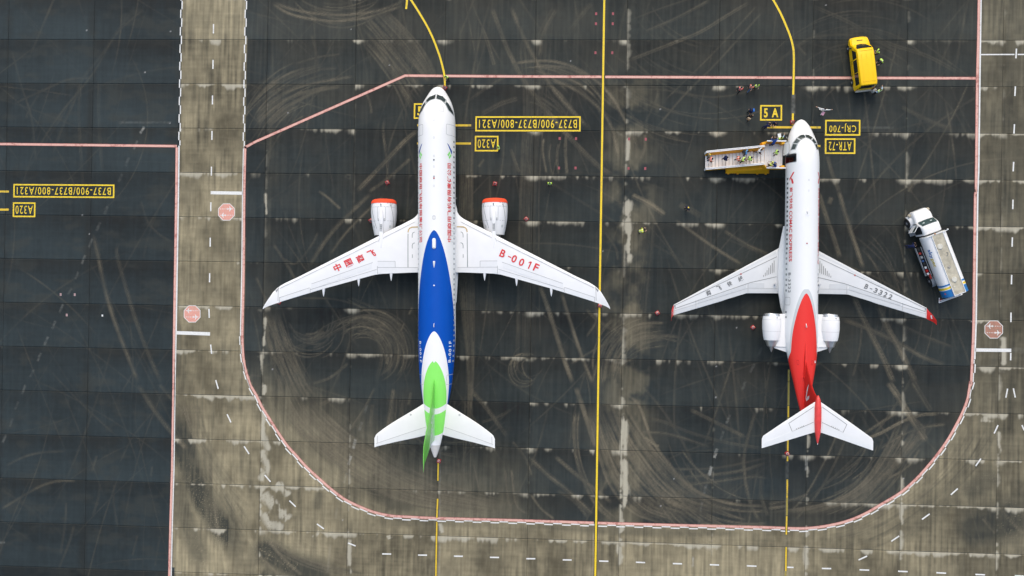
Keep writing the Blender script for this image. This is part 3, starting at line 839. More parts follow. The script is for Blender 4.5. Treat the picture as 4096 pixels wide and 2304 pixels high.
# worn remains of old paint
old = np.zeros((GH, GW), np.float32)
OLD = [(T00, [(898, 924), (1290, 924)], .28, .30), (T00, [(1088, 960), (1060, 1005)], .26, .75), (T00, [(1035, 1065), (1010, 1125)], .26, .5), (T00, [(972, 1190), (948, 1250)], .3, .25), (T00, [(920, 1315), (895, 1370)], .3, .2),
       (T01, [(810, 110), (790, 165)], .3, .25), (T01, [(755, 232), (728, 290)], .3, .3), (T01, [(695, 355), (672, 420)], .26, .4), (T01, [(643, 480), (620, 540)], .28, .5), (T01, [(590, 605), (570, 655)], .26, .3), (T01, [(540, 730), (515, 770)], .26, .25),
       (T01, [(475, 850), (450, 910)], .26, .5), (T01, [(418, 975), (395, 1030)], .26, .5), (T01, [(362, 1095), (335, 1155)], .26, .5), (T01, [(308, 1218), (285, 1275)], .28, .5), (T01, [(252, 1345), (230, 1395)], .26, .3), (T02, [(192, 10), (168, 75)], .26, .5), (T02, [(140, 135), (115, 190)], .26, .2), (T02, [(95, 260), (75, 320)], .26, .2), (T02, [(44, 385), (22, 440)], .28, .5), (T02, [(0, 1197), (35, 1197)], .2, .6),
       (T30, [(710, 962), (945, 962)], .26, .28), (T12, [(838, 160), (820, 220)], .26, .3), (T12, [(800, 290), (780, 350)], .3, .35), (T12, [(752, 420), (735, 485)], .3, .7), (T12, [(717, 547), (700, 610)], .28, .8), (T12, [(685, 675), (665, 750)], .28, .4), (T12, [(610, 940), (600, 1010)], .28, .35), (T12, [(580, 1085), (570, 1140)], .28, .3), (T12, [(560, 1215), (542, 1420)], .28, .3),
       (T22, [(1645, 235), (1622, 295)], .28, .6), (T22, [(1597, 360), (1575, 425)], .28, .3), (T22, [(1548, 490), (1528, 555)], .34, .8), (T22, [(1507, 625), (1490, 690)], .34, .8), (T22, [(1468, 757), (1450, 825)], .28, .45), (T22, [(1437, 895), (1425, 960)], .28, .3), (T22, [(1413, 1030), (1403, 1095)], .28, .3), (T22, [(1370, 1305), (1366, 1375)], .22, .9), (T22, [(1755, 5), (1740, 40)], .28, .3),
       (T21, [(1830, 1300), (1800, 1360)], .28, .3), (T21, [(1885, 1180), (1860, 1235)], .28, .2), (T21, [(1765, 1430), (1750, 1449)], .28, .3), (T32, [(290, 550), (290, 652)], .26, .9), (T31, [(1840, 1193), (1932, 1198)], .7, .22), (T12, [(1388, 600), (1385, 1449)], .16, .5), (T12, [(1382, 480), (1388, 600)], .3, .3), (T32, [(155, -10), (145, 500)], .30, .35), (T32, [(147, 560), (138, 1000)], .3, .35),
       (T30, [(193, 715), (190, 860)], .42, .4)]
for fn, pts, w, a in OLD:
    stroke(old, fn(pts), w * .85, a * (.20 if pts[0] != (193, 715) and a < .7 else .42), soft=0.2, hard=True)
old *= 0.45 + 0.75 * sst(vnoise(0.2, 0.2, 601) * 0.6 + fine * 0.4, 0.3, 0.6)
col = col * (1 - old[..., None]) + np.array([0.52, 0.52, 0.47]) * old[..., None]
# pale specks
sp = (np.random.default_rng(13).random((GH // 2 + 1, GW // 2 + 1)) > 0.99992).astype(np.float32)
sp = np.repeat(np.repeat(sp, 2, 0), 2, 1)[:GH, :GW, None] * 0.6
col = col * (1 - sp) + 0.5 * sp
col = np.clip(col, 0.012, 0.7).astype(np.float32)


def concrete_mat():
    n = NT('apron_concrete')
    a = n.attr('wear').outputs['Color']
    g = n.node('ShaderNodeNewGeometry').outputs['Position']
    f = n.noise(g, 9.0, 5.0, 0.7)
    f2 = n.noise(n.scale(g, (22.0, 1.2, 1.0)), 1.0, 3.0, 0.6)
    k = n.math('ADD', n.math('MULTIPLY', f, 0.55), n.math('MULTIPLY', f2, 0.45))
    k = n.math('ADD', 0.72, n.math('MULTIPLY', k, 0.56))
    mx = n.node('ShaderNodeVectorMath', operation='SCALE')
    n.link(a, mx.inputs[0])
    n.link(k, mx.inputs['Scale'])
    n.bsdf.inputs['Specular IOR Level'].default_value = 0.22
    return n.finish(mx.outputs[0], 0.72, bump=f, bump_d=0.004)


def base_mat():
    n = NT('apron_subgrade')
    g = n.node('ShaderNodeNewGeometry').outputs['Position']
    f = n.noise(g, 0.05, 6.0)
    return n.finish(n.mix(f, (0.012, 0.012, 0.011), (0.03, 0.03, 0.027)), 0.85)


CONC = concrete_mat()
apron = MB().add([(-900, -900, -.05), (900, -900, -.05), (900, 900, -.05), (-900, 900, -.05)], [(0, 1, 2, 3)]).build('apron', base_mat())
apron['kind'] = 'structure'


def outer_mat():
    n = NT('outer_concrete')
    g = n.node('ShaderNodeNewGeometry').outputs['Position']
    br = n.node('ShaderNodeTexBrick', offset=0.0)
    n.link(g, br.inputs['Vector'])
    br.inputs['Scale'].default_value = 1.0
    br.inputs['Brick Width'].default_value = PX
    br.inputs['Row Height'].default_value = PY
    br.inputs['Mortar Size'].default_value = 0.03
    br.inputs['Color1'].default_value = (0.022, 0.028, 0.028, 1)
    br.inputs['Color2'].default_value = (0.030, 0.034, 0.032, 1)
    br.inputs['Mortar'].default_value = (0.012, 0.012, 0.011, 1)
    f = n.noise(g, 0.15, 6.0)
    c = n.mix(n.math('MULTIPLY', n.step(f, 0.4, 0.7), 0.3), br.outputs['Color'], (0.075, 0.068, 0.050))
    return n.finish(c, 0.75, spec=.22)


# the rest of the airfield pavement, a frame round the slabs
fr = MB()
O = 880.0
for x0, y0, x1, y1 in ((-O, GY1, O, O), (-O, -O, O, GY0), (-O, GY0, GX0, GY1), (GX1, GY0, O, GY1)):
    fr.add([(x0, y0, -.004), (x1, y0, -.004), (x1, y1, -.004), (x0, y1, -.004)], [(0, 1, 2, 3)])
fr.build('outer_pavement', outer_mat(), apron)

VIS = (-36, 88, -66, 9)
GAP = 0.012
for r in ROWS:
    for c in COLS:
        x0, x1 = c * PX + GAP, (c + 1) * PX - GAP
        y1, y0 = -r * PY - GAP, -(r + 1) * PY + GAP
        vis = x1 > VIS[0] and x0 < VIS[1] and y1 > VIS[2] and y0 < VIS[3]
        nx, ny = (112, 56) if vis else (16, 8)
        gx, gy = np.linspace(x0, x1, nx), np.linspace(y0, y1, ny)
        X, Y = np.meshgrid(gx, gy)
        V = np.zeros((ny * nx + 4, 3), np.float32)
        V[:-4, 0], V[:-4, 1] = X.ravel(), Y.ravel()
        V[-4:] = [(x0, y0, -.05), (x1, y0, -.05), (x1, y1, -.05), (x0, y1, -.05)]
        i = (np.arange(ny - 1)[:, None] * nx + np.arange(nx - 1)[None, :]).ravel()
        F = np.stack([i, i + 1, i + nx + 1, i + nx], 1)
        me = bpy.data.meshes.new('concrete_slab')
        k = ny * nx
        rim = [list(range(0, nx)), [j * nx + nx - 1 for j in range(ny)], list(range(k - 1, k - nx - 1, -1)), [j * nx for j in range(ny - 1, -1, -1)]]
        side = [(k + (q + 1) % 4, k + q) for q in range(4)]
        nl = len(F) * 4
        loops = [F.ravel()] + [np.array(rim[q][::-1] + [k + q, k + (q + 1) % 4]) for q in range(4)]
        starts = list(range(0, nl, 4))
        tot = [4] * len(F)
        s = nl
        for L_ in loops[1:]:
            starts.append(s)
            tot.append(len(L_))
            s += len(L_)
        me.vertices.add(len(V))
        me.vertices.foreach_set('co', V.ravel())
        me.loops.add(s)
        me.loops.foreach_set('vertex_index', np.concatenate(loops).astype(np.int32))
        me.polygons.add(len(starts))
        me.polygons.foreach_set('loop_start', np.array(starts, np.int32))
        me.update(calc_edges=True)
        at = me.attributes.new('wear', 'FLOAT_COLOR', 'POINT')
        fxi = np.clip((X.ravel() - GX0) / (GX1 - GX0) * GW - 0.5, 0, GW - 2)
        fyi = np.clip((Y.ravel() - GY0) / (GY1 - GY0) * GH - 0.5, 0, GH - 2)
        ix, iy = fxi.astype(int), fyi.astype(int)
        tx, ty = (fxi - ix)[:, None], (fyi - iy)[:, None]
        cc = (col[iy, ix] * (1 - tx) + col[iy, ix + 1] * tx) * (1 - ty) + (col[iy + 1, ix] * (1 - tx) + col[iy + 1, ix + 1] * tx) * ty
        C4 = np.full((len(V), 4), 1.0, np.float32)
        C4[:-4, :3] = cc
        C4[-4:, :3] = 0.04
        at.data.foreach_set('color', C4.ravel())
        me.materials.append(CONC)
        link('concrete_slab', me, apron)


# ================================================================== PAINT ON THE GROUND
Z1, Z2 = 0.004, 0.008
PINK = worn_paint('pink_line_paint', (0.74, 0.43, 0.36), (0.36, 0.10, 0.085), 0.75)
RED_EDGE = worn_paint('red_line_paint', (0.42, 0.12, 0.10), (0.16, 0.07, 0.06), 0.6)
WHITE = worn_paint('white_line_paint', (0.78, 0.79, 0.77), (0.40, 0.39, 0.35), 0.45)
YELLOW = worn_paint('yellow_line_paint', (0.76, 0.52, 0.03), (0.16, 0.14, 0.06), 0.75, 3.0)
YELLOW2 = worn_paint('fresh_yellow_paint', (0.86, 0.62, 0.02), (0.42, 0.30, 0.04), 0.5)
YOLD = worn_paint('worn_yellow_paint', (0.34, 0.27, 0.05), (0.10, 0.10, 0.08), 0.9, 3.5)
BLACK = worn_paint('black_line_paint', (0.017, 0.017, 0.016), (0.05, 0.05, 0.045), 0.5)
OCT = worn_paint('stop_red_paint', (0.74, 0.35, 0.28), (0.50, 0.32, 0.24), 0.5)
OCT_OLD = worn_paint('faded_stop_paint', (0.42, 0.20, 0.14), (0.20, 0.17, 0.12), 0.8)
SQ = worn_paint('red_square_paint', (0.34, 0.07, 0.09), (0.09, 0.05, 0.05), 0.6, 5.0)
SQ_OLD = worn_paint('pale_square_paint', (0.40, 0.27, 0.27), (0.15, 0.13, 0.13), 0.6, 5.0)


def line_thing(name, label, parts, cat='painted line'):
    """parts: (mesh name, material, [(path, width, z, offset)])"""
    o = None
    for nm, mat, rib in parts:
        for path, w, z, off in rib:
            mb = ribbon(MB(), path, w, z, off)
            if o is None:
                o = thing(name, label, cat)
            mb.build(nm, mat, o, recalc=False)
    return o


def pink(name, label, path):
    return line_thing(name, label, [('paint_stripe', PINK, [(path, .235, Z1, 0)]), ('paint_edge', RED_EDGE, [(path, .035, Z1, .1355), (path, .025, Z1, -.1305)])], 'painted line')


def yel(name, label, paths, mat=None):
    mat = mat or YELLOW2
    return line_thing(name, label, [('paint_stripe', mat, [(p, .21 if mat is YELLOW2 else .17, Z2, 0) for p in paths]),
                                    ('paint_edge', BLACK, [(p, .07 if mat is YELLOW2 else .05, Z2, s * (.141 if mat is YELLOW2 else .111)) for p in paths for s in (1, -1)])], 'painted line')


def sp(pts, step=0.5):
    return [tuple(p) for p in smooth_path(pts, step)]


yline = [G(2418, -60), G(2405.5, 763), G(2393, 1536), G(2380.5, 2340)]
yel('taxi_line', 'long unbroken yellow line running the full height between the two airliners', [yline])
yel('lead_in_line', 'yellow line curving down to the nose of the big blue and green airliner', [sp(T10([(1130, -60), (1170, 0), (1225, 85), (1290, 195), (1340, 300), (1385, 420), (1412, 520), (1422, 570), (1426, 650)]))])
yel('lead_in_line', 'yellow line curving down to the nose of the smaller red tailed airliner', [sp(T30([(0, -70), (40, 0), (90, 90), (135, 190), (170, 280), (188, 350), (195, 420), (193, 600), (190, 715)])), T30([(188, 856), (186, 945)])])
yel('line_stub', 'short yellow stub beside the top of the curving lead in line', [T10([(1142, -20), (1133, 68)])])
t = yel('tail_line', 'yellow line running down from the cone behind the big airliner tail', [T12([(1376, 595), (1373, 730)]), T12([(1371, 866), (1365, 1010)]), T12([(1364.5, 1040), (1357, 1480)])], YELLOW)
t = yel('tail_line', 'broken worn yellow line passing under the tail of the smaller airliner', [T32([(154, 165), (153, 250)]), T32([(150, 400), (149, 512)]), T32([(148, 545), (147, 582)]), T32([(146, 720), (144, 858)]), T32([(141, 995), (138, 1136)]), T32([(137, 1230), (134, 1412)])], YELLOW)
FADED = []
for p in (T32([(156, -20), (154.5, 160)]), T32([(153, 255), (151, 395)]), T32([(144, 860), (142, 990)]), T31([(157, 1340), (156, 1435)]), T32([(134, 1415), (132, 1470)])):
    FADED.append(p)
for oo in scene.objects:
    if oo.name.startswith('tail_line') and 'broken' in oo.get('label', ''):
        for p in FADED:
            ribbon(MB(), p, .2, Z2).build('faded_stripe', YOLD, oo, recalc=False)

pink('boundary_line', 'pink line slanting up and across the top of both aircraft stands', [G(979, 590)] + T10([(0, 1068), (1125, 571), (1932, 577)]) + T20([(678, 580)]))
pink('boundary_line', 'pink line crossing behind the yellow van from the taxi line to the right road', T20([(704, 580.5), (1932, 586)]) + T30([(1568, 591)]))
pink('boundary_line', 'pink line round the left side and lower left corner of the big airliner stand', [PINK_LEFT[0]] + sp(PINK_LEFT)[1:] + [G(2375, 2091.5)])
pink('boundary_line', 'pink line along the bottom and round the lower right corner beside the smaller airliner', [G(2389, 2092)] + PINK_BOTTOM[2:] + sp(PINK_RIGHT)[1:] + T30([(1588, 300), (1594, -60)]))
pink('boundary_line', 'pink line crossing the left stand above the upside down painted signs', [G(-160, 574)] + T00([(0, 1087), (1335, 1103)]))
pink('boundary_line', 'pink line down the right edge of the left stand beside the white line', T00([(1334, 1112), (1331, 1449)]) + T01([(1315, 1000)]) + T02([(1310, 0), (1299, 650), (1286, 1080), (1277, 1490)]))


d0 = MB().add([(-.5, -.5, 0), (.5, -.5, 0), (.5, .5, 0), (-.5, .5, 0)], [(0, 1, 2, 3)]).mesh('centre_dash', WHITE, recalc=False)


def blocks(root, path, L, off, w=.13, start=0):
    """two staggered rows of white blocks"""
    p = smooth_path(path, 0.05)
    d = np.concatenate([[0], np.cumsum(np.linalg.norm(np.diff(p, axis=0), axis=1))])
    k, s = start, 0.0
    while s < d[-1] - 0.05:
        e = min(s + L, d[-1])
        a, b = s + .015, e - .015
        q = np.stack([np.interp(np.linspace(a, b, 2), d, p[:, i]) for i in (0, 1)], 1)
        n, t = normals2(q)
        m = q.mean(axis=0) + n[0] * (off + (0.5 if k % 2 else -0.5) * (w + .004))
        o = link('white_block', d0, root, (m[0], m[1], Z1))
        o.scale = (float(np.linalg.norm(q[1] - q[0])), w, 1)
        o.rotation_euler = (0, 0, math.atan2(t[0][1], t[0][0]))
        k += 1
        s = e
    return root


def white_blocks(label, path, L=.985, off=0, start=0):
    return blocks(thing('road_edge_marking', label, 'painted line'), path, L, off, start=start)


def white_line(name, label, path, w, off=0, cat='painted line'):
    return tag(ribbon(MB(), path, w, Z1, off).build(name, WHITE, recalc=False), label, cat)


white_blocks('staggered white block marking on the left edge of the left service road', T00([(1375, -60), (1371, 0), (1363, 400), (1355, 1000), (1353, 1098)]))
white_blocks('staggered white block marking on the right edge of the left service road', T00([(1860, -60), (1857, 0), (1849, 400), (1841, 1000), (1838, 1118)]))
white_line('edge_line', 'straight white line beside the pink line on the left edge of the left service road', T00([(1351, 1100), (1347, 1449)]) + T01([(1330, 1000)]) + T02([(1320, 0), (1312, 650), (1299, 1080), (1290, 1490)]), .16)
white_line('edge_line', 'straight white line beside the pink line on the right edge of the left service road', T00([(1838, 1120)]) + T01([(1831, 0), (1825, 590), (1820, 850), (1815, 1085)]), .13)
lc = smooth_path(T01([(1813, 1088), (1820, 1230), (1836, 1330), (1865, 1430)]) + T02([(1879, 20)]) + T12([(-11, 97), (26, 175), (86, 271), (157, 383), (227, 484), (287, 549), (368, 640), (489, 751), (590, 837), (682, 899), (803, 955), (895, 988), (1017, 1013), (1150, 1021), (1360, 1030), (1925, 1046)]) + T22([(630, 1068)]), .3)
white_blocks('staggered white block marking outside the pink curve at the lower left of the big airliner stand', lc)
rc = smooth_path(T22([(650, 1068), (1250, 1084), (1932, 1101)]) + T32([(135, 1107), (270, 1108), (424, 1093), (587, 1058), (730, 1002), (871, 921), (1012, 835), (1133, 728), (1254, 592), (1360, 450), (1436, 318), (1491, 206), (1527, 104), (1542, 0)]) + T31([(1551, 1449), (1560, 1265)]), .3)
white_blocks('staggered white block marking outside the pink curve at the lower right of the smaller airliner stand', rc)
white_line('edge_line', 'straight white line on the right of the pink line beside the fuel truck', T31([(1560, 1262), (1571, 970), (1575, 600), (1583, 0)]) + T30([(1590, 1300), (1599, 590), (1608, -60)]), .16)

# centre dashes, each its own
DASH = [(T00, (1611.5, 182), (1610.5, 252), 0), (T00, (1608, 452), (1607, 520), 0), (T00, (1604, 720), (1603, 788), 0), (T00, (1600, 988), (1599, 1055), 0), (T00, (1596, 1258), (1595, 1325), 0),
        (T01, (1591.5, 78), (1590.5, 145), 0), (T01, (1587, 345), (1586, 412), 0), (T01, (1582.5, 613), (1581.5, 681), 0), (T01, (1577, 882), (1579, 949), 0), (T01, (1590, 1151), (1597, 1221), 0),
        (T02, (1628, -30), (1647, 36), 1), (T02, (1714, 228), (1743, 290), 1), (T02, (1842, 470), (1880, 528), 1), (T12, (65, 686), (110, 738), 1), (T12, (252, 880), (300, 926), 1), (T12, (460, 1056), (512, 1093), 1), (T12, (695, 1200), (752, 1222), 1),
        (T12, (952, 1282), (1020, 1283), 2), (T12, (1223, 1291), (1291, 1291.5), 2), (T12, (1494, 1299), (1561, 1300), 2), (T12, (1766, 1308), (1834, 1309), 2), (T22, (108, 1318), (176, 1318.5), 2), (T22, (383, 1327), (450, 1328), 2), (T22, (658, 1336), (727, 1338), 2), (T22, (935, 1345), (1004, 1347.5), 2), (T22, (1214, 1355), (1283, 1357), 2), (T22, (1493, 1363.5), (1563, 1366), 2), (T22, (1772, 1372), (1845, 1375), 2),
        (T32, (145, 1383), (193, 1384), 2), (T32, (407, 1392), (477, 1393), 2), (T32, (691, 1402), (764, 1405), 2), (T32, (982, 1413), (1054, 1416), 2), (T32, (1271, 1424), (1344, 1428), 2), (T32, (1565, 1437), (1638, 1440), 2), (T32, (1862, 1447), (1934, 1450), 2),
        (T32, (683, 1328), (748, 1298), 3), (T32, (930, 1187), (990, 1147), 3), (T32, (1162, 1022), (1220, 980), 3), (T32, (1380, 836), (1432, 789), 3), (T32, (1567, 619), (1607, 563), 3), (T32, (1707, 373), (1736, 310), 3), (T32, (1795, 103), (1808, 35), 3),
        (T32, (1852, 33), (1866, 102), 4), (T32, (1917, 310), (1934, 350), 4),
        (T30, (1875, 367), (1871, 440), 5), (T30, (1867, 652), (1863, 724), 5), (T30, (1860, 937), (1856, 1008), 5), (T30, (1854, 1222), (1850, 1293), 5), (T31, (1849, 58), (1847, 129), 5), (T31, (1844, 342), (1842, 413), 5), (T31, (1839, 626), (1837, 697), 5), (T31, (1834, 910), (1833, 982), 5), (T31, (1832, 1214), (1831, 1270), 5)]
DL = ['white dash along the middle of the left service road', 'white dash curving round the lower left corner of the road', 'white dash along the middle of the bottom road',
      'white dash curving round the lower right road corner', 'white dash slanting the other way at the right edge junction', 'white dash along the middle of the right hand road']
DE = [', counted from the top', ', from the top', ', counted from the left', ', from the bottom', '', ', counted from the top']
DG = ['left road centre dashes', 'lower left curve dashes', 'bottom road centre dashes', 'lower right curve dashes', 'right junction dashes', 'right road centre dashes']
ORD = ['first', 'second', 'third', 'fourth', 'fifth', 'sixth', 'seventh', 'eighth', 'ninth', 'tenth', 'eleventh', 'twelfth', 'thirteenth', 'fourteenth', 'fifteenth', 'sixteenth', 'seventeenth', 'eighteenth', 'nineteenth', 'twentieth']
count = {}
for fn, a, b, k in DASH:
    (x0, y0), (x1, y1) = fn([a, b])
    L = math.hypot(x1 - x0, y1 - y0)
    o = link('centre_dash', d0, None, ((x0 + x1) / 2, (y0 + y1) / 2, Z1))
    o.scale = (L, .145 if k != 2 else .15, 1)
    o.rotation_euler = (0, 0, math.atan2(y1 - y0, x1 - x0))
    count[k] = count.get(k, 0) + 1
    tag(o, DL[k].replace('white dash', ORD[count[k] - 1] + ' white dash') + DE[k], 'road dash', DG[k])

white_line('stop_bar', 'thick white stop bar above the upper stop octagon on the left road', T01([(1590, 5), (1830, 9)]), .36, cat='stop line')
white_line('stop_bar', 'thick white stop bar below the lower stop octagon on the left road', T01([(1335, 1062), (1585, 1071)]), .38, cat='stop line')
white_line('stop_bar', 'thick white stop bar below the stop octagon on the right road', T31([(1564, 1192), (1836, 1195)]), .36, cat='stop line')
white_line('cross_line', 'thin white line crossing the upper right road', T30([(1606, 412), (1860, 411)]), .13)
white_line('cross_line', 'thin white line running off the right edge beyond the first dash', T30([(1884, 411), (2000, 411)]), .13)


def octagon(label, u, v, mat):
    x, y = G(u, v)
    o = thing('stop_marking', label, 'ground marking', (x, y, 0), 0.015)
    R = 1.035
    def poly(r):
        return [(r * math.cos(PI / 8 + k * PI / 4), r * math.sin(PI / 8 + k * PI / 4)) for k in range(8)]
    a, b = poly(R), poly(R - .07)
    MB().add([(*p, Z1) for p in b], [tuple(range(8))]).build('red_panel', mat, o, recalc=False)
    MB().add([(*p, Z1) for p in b] + [(*p, Z1) for p in a], [(i, (i + 1) % 8, 8 + (i + 1) % 8, 8 + i) for i in range(8)]).build('border', WHITE, o, recalc=False)
    half = [(.34, 0), (.30, .035), (.12, .045), (-.02, .28), (-.09, .28), (-.02, .05), (-.20, .04), (-.28, .11), (-.33, .11), (-.30, 0)]
    plane = half + [(x_, -y_) for x_, y_ in half[-2:0:-1]]
    for sgn, px_, py_ in ((1, .40, .35), (-1, -.40, -.36)) if 'left' in label and 'upper' in label else ((-1, -.42, .36), (1, .42, -.35)):
        MB().add([(px_ + sgn * x_, py_ + y_, Z2) for x_, y_ in plane], [tuple(range(len(plane)))]).build('airplane_symbol', WHITE, o, recalc=False)
        for k in range(4):
            m = MB()
            xx = -sgn * (-.05 + .24 * k) * 1.0 + (0.0)
            m.add([(xx - .07, py_ - .03, Z2), (xx + .07, py_ - .03, Z2), (xx + .07, py_ + .03, Z2), (xx - .07, py_ + .03, Z2)], [(0, 1, 2, 3)])
            m.build('path_dash', WHITE, o, recalc=False)
    return o


octagon('red painted octagon with white plane symbols, upper one on the left road', 906, 848, OCT)
octagon('red painted octagon with white plane symbols, lower one on the left road', 768.5, 1255.5, OCT)
octagon('faded red brown painted octagon with plane symbols on the right road', 3975, 1318, OCT_OLD)


def sign_box(name, label, c, w, h, body, rz, flip, th=.16, tw=.93, hh=.56, bold=.004, mat=None):
    """painted frame with lettering, centre c"""
    mat = mat or YELLOW2
    o = thing(name, label, 'painted sign', (*c, 0), rz)
    a = [(-w / 2, -h / 2), (w / 2, -h / 2), (w / 2, h / 2), (-w / 2, h / 2)]
    b = [(x - math.copysign(th, x), y - math.copysign(th, y)) for x, y in a]
    fr4 = [(i, (i + 1) % 4, 4 + (i + 1) % 4, 4 + i) for i in range(4)]
    MB().add([(*p, Z1) for p in a + b], fr4).build('frame', mat, o, recalc=False)
    e = [(x + math.copysign(.05, x), y + math.copysign(.05, y)) for x, y in a]
    MB().add([(*p, Z1) for p in e + a], fr4).build('frame_edge', BLACK, o, recalc=False)
    vs, fs = text2d(body, bold, 1.22)
    m = vs.max(axis=0)
    s = -1 if flip else 1
    q = (vs / m - .5) * [w * tw, h * hh]
    MB().add([(s * x, s * y, Z1) for x, y in q], fs).build('lettering', mat, o, recalc=False)
    return o


def cs(u0, v0, u1, v1):
    (x0, y0), (x1, y1) = G(u0, v0), G(u1, v1)
    return ((x0 + x1) / 2, (y0 + y1) / 2), abs(x1 - x0), abs(y1 - y0)


def bx(label, px, body, flip, rz=.0, **k):
    c, w, h = cs(*px)
    return sign_box('stand_sign', label, c, w, h, body, rz, flip, **k)


bx('yellow framed upside down B737-900/B737-800/A321 sign right of the big airliner', (1902, 464, 2322, 527), 'B737-900/B737-800/A321', True, 0.006)
bx('yellow framed upside down A320 sign right of the big airliner', (1900, 543, 1993, 606), 'A320', True, 0.006, tw=.76)
bx('yellow framed upside down B737-900/B737-800/A321 sign on the left stand', (54, 735, 457, 793), 'B737-900/B737-800/A321', True, .004)
bx('yellow framed upside down A320 sign on the left stand', (52, 809, 141, 869), 'A320', True, .004, tw=.76)
bx('yellow framed upside down CRJ-700 sign right of the smaller airliner nose', (3301, 479, 3441, 543), 'CRJ-700', True, 0.006, tw=.76)
bx('yellow framed upside down ATR-72 sign right of the smaller airliner nose', (3300, 553, 3421, 616), 'ATR-72', True, 0.006, tw=.74)
bx('yellow framed upright 5A stand number between the stairs and the pink line', (3041, 420, 3128, 482.5), '5 A', False, 0.006, tw=.66, hh=.60, bold=.035)
bx('yellow framed stand number 5 half hidden under the big airliner nose', (1656, 413, 1743, 475.5), '5  ', False, 0.006, tw=.27, hh=.60, bold=.035)
for o in scene.objects:
    if o.name.startswith('lettering') and o.parent and 'half hidden' in o.parent['label']:
        o.location.x = -.50


def bar(label, a, b):
    return yel_bar(label, [G(*a), G(*b)])


def yel_bar(label, path):
    return tag(ribbon(MB(), path, .23, Z1).build('nose_stop_bar', YELLOW, recalc=False), label, 'stop bar')


bar('yellow stop bar under the big airliner nose level with the long sign', (1669, 501), (1884.5, 501.5))
bar('yellow stop bar under the big airliner nose level with the A320 sign', (1668, 573.5), (1884, 574))
bar('yellow stop bar under the smaller airliner nose level with the CRJ-700 sign', (3069, 509), (3283, 509.8))
bar('yellow stop bar under the smaller airliner nose level with the ATR-72 sign', (3150, 583), (3281.5, 584))
bar('yellow stop bar at the left edge level with the long sign on the left stand', (-60, 766), (36, 766.5))
bar('yellow stop bar at the left edge level with the A320 sign on the left stand', (-60, 838), (35, 838.5))

sq0 = MB().add([(-.11, -.15, 0), (.11, -.15, 0), (.11, .15, 0), (-.11, .15, 0)], [(0, 1, 2, 3)])
sqm, sqo = sq0.mesh('red_square', SQ, recalc=False), sq0.mesh('pale_square', SQ_OLD, recalc=False)
SQS = [([(2384.5, 55), (2452, 55), (2384, 95), (2451, 95), (2382, 211), (2449, 211)], 'six small red painted squares above the pink line', 'red squares above the pink line', sqm),
       ([(2238.5, 554), (2304, 554.5), (2236, 672), (2302, 672)], 'four small red painted squares left of the yellow taxi line', 'red squares left of the taxi line', sqm),
       ([(2516, 556), (2583, 557), (2514, 673.5), (2581, 674)], 'four small red painted squares right of the yellow taxi line', 'red squares right of the taxi line', sqm),
       ([(242.5, 1178), (299, 1178.5), (267, 1260)], 'three small faded pink squares on the left stand', 'faded squares on the left stand', sqo)]
for pts, lab, grp, me in SQS:
    for i, (u, v) in enumerate(pts):
        o = link('painted_square', me, None, (*G(u, v), Z1))
        w_ = ['top left', 'top right', 'middle left', 'middle right', 'bottom left', 'bottom right'] if len(pts) == 6 else ['upper left', 'upper right', 'lower left', 'lower right'] if len(pts) == 4 else ['upper left', 'upper right', 'lower']
        tag(o, w_[i] + ' one of the ' + lab, 'painted square', grp)
o = link('painted_square', MB().add([(-.09, -.11, 0), (.09, -.11, 0), (.09, .11, 0), (-.09, .11, 0)], [(0, 1, 2, 3)]).mesh('white_square', WHITE, recalc=False), None, (*G(409.5, 1262), Z1))
tag(o, 'small white painted square on the dark left stand', 'painted square')


# ================================================================== AIRLINERS
def pchip(xs, ys):
    """monotone cubic through a table"""
    xs, ys = np.array(xs, float), np.array(ys, float)
    h, d = np.diff(xs), np.diff(ys) / np.diff(xs)
    m = np.zeros(len(xs))
    for i in range(1, len(xs) - 1):
        if d[i - 1] * d[i] > 0:
            w1, w2 = 2 * h[i] + h[i - 1], h[i] + 2 * h[i - 1]
            m[i] = (w1 + w2) / (w1 / d[i - 1] + w2 / d[i])
    m[0], m[-1] = d[0], d[-1]

    def f(x):
        x = np.clip(x, xs[0], xs[-1])
        i = np.clip(np.searchsorted(xs, x) - 1, 0, len(xs) - 2)
        t = (x - xs[i]) / h[i]
        return (1 + 2 * t) * (1 - t) ** 2 * ys[i] + t * (1 - t) ** 2 * h[i] * m[i] + t * t * (3 - 2 * t) * ys[i + 1] + t * t * (t - 1) * h[i] * m[i + 1]
    return f


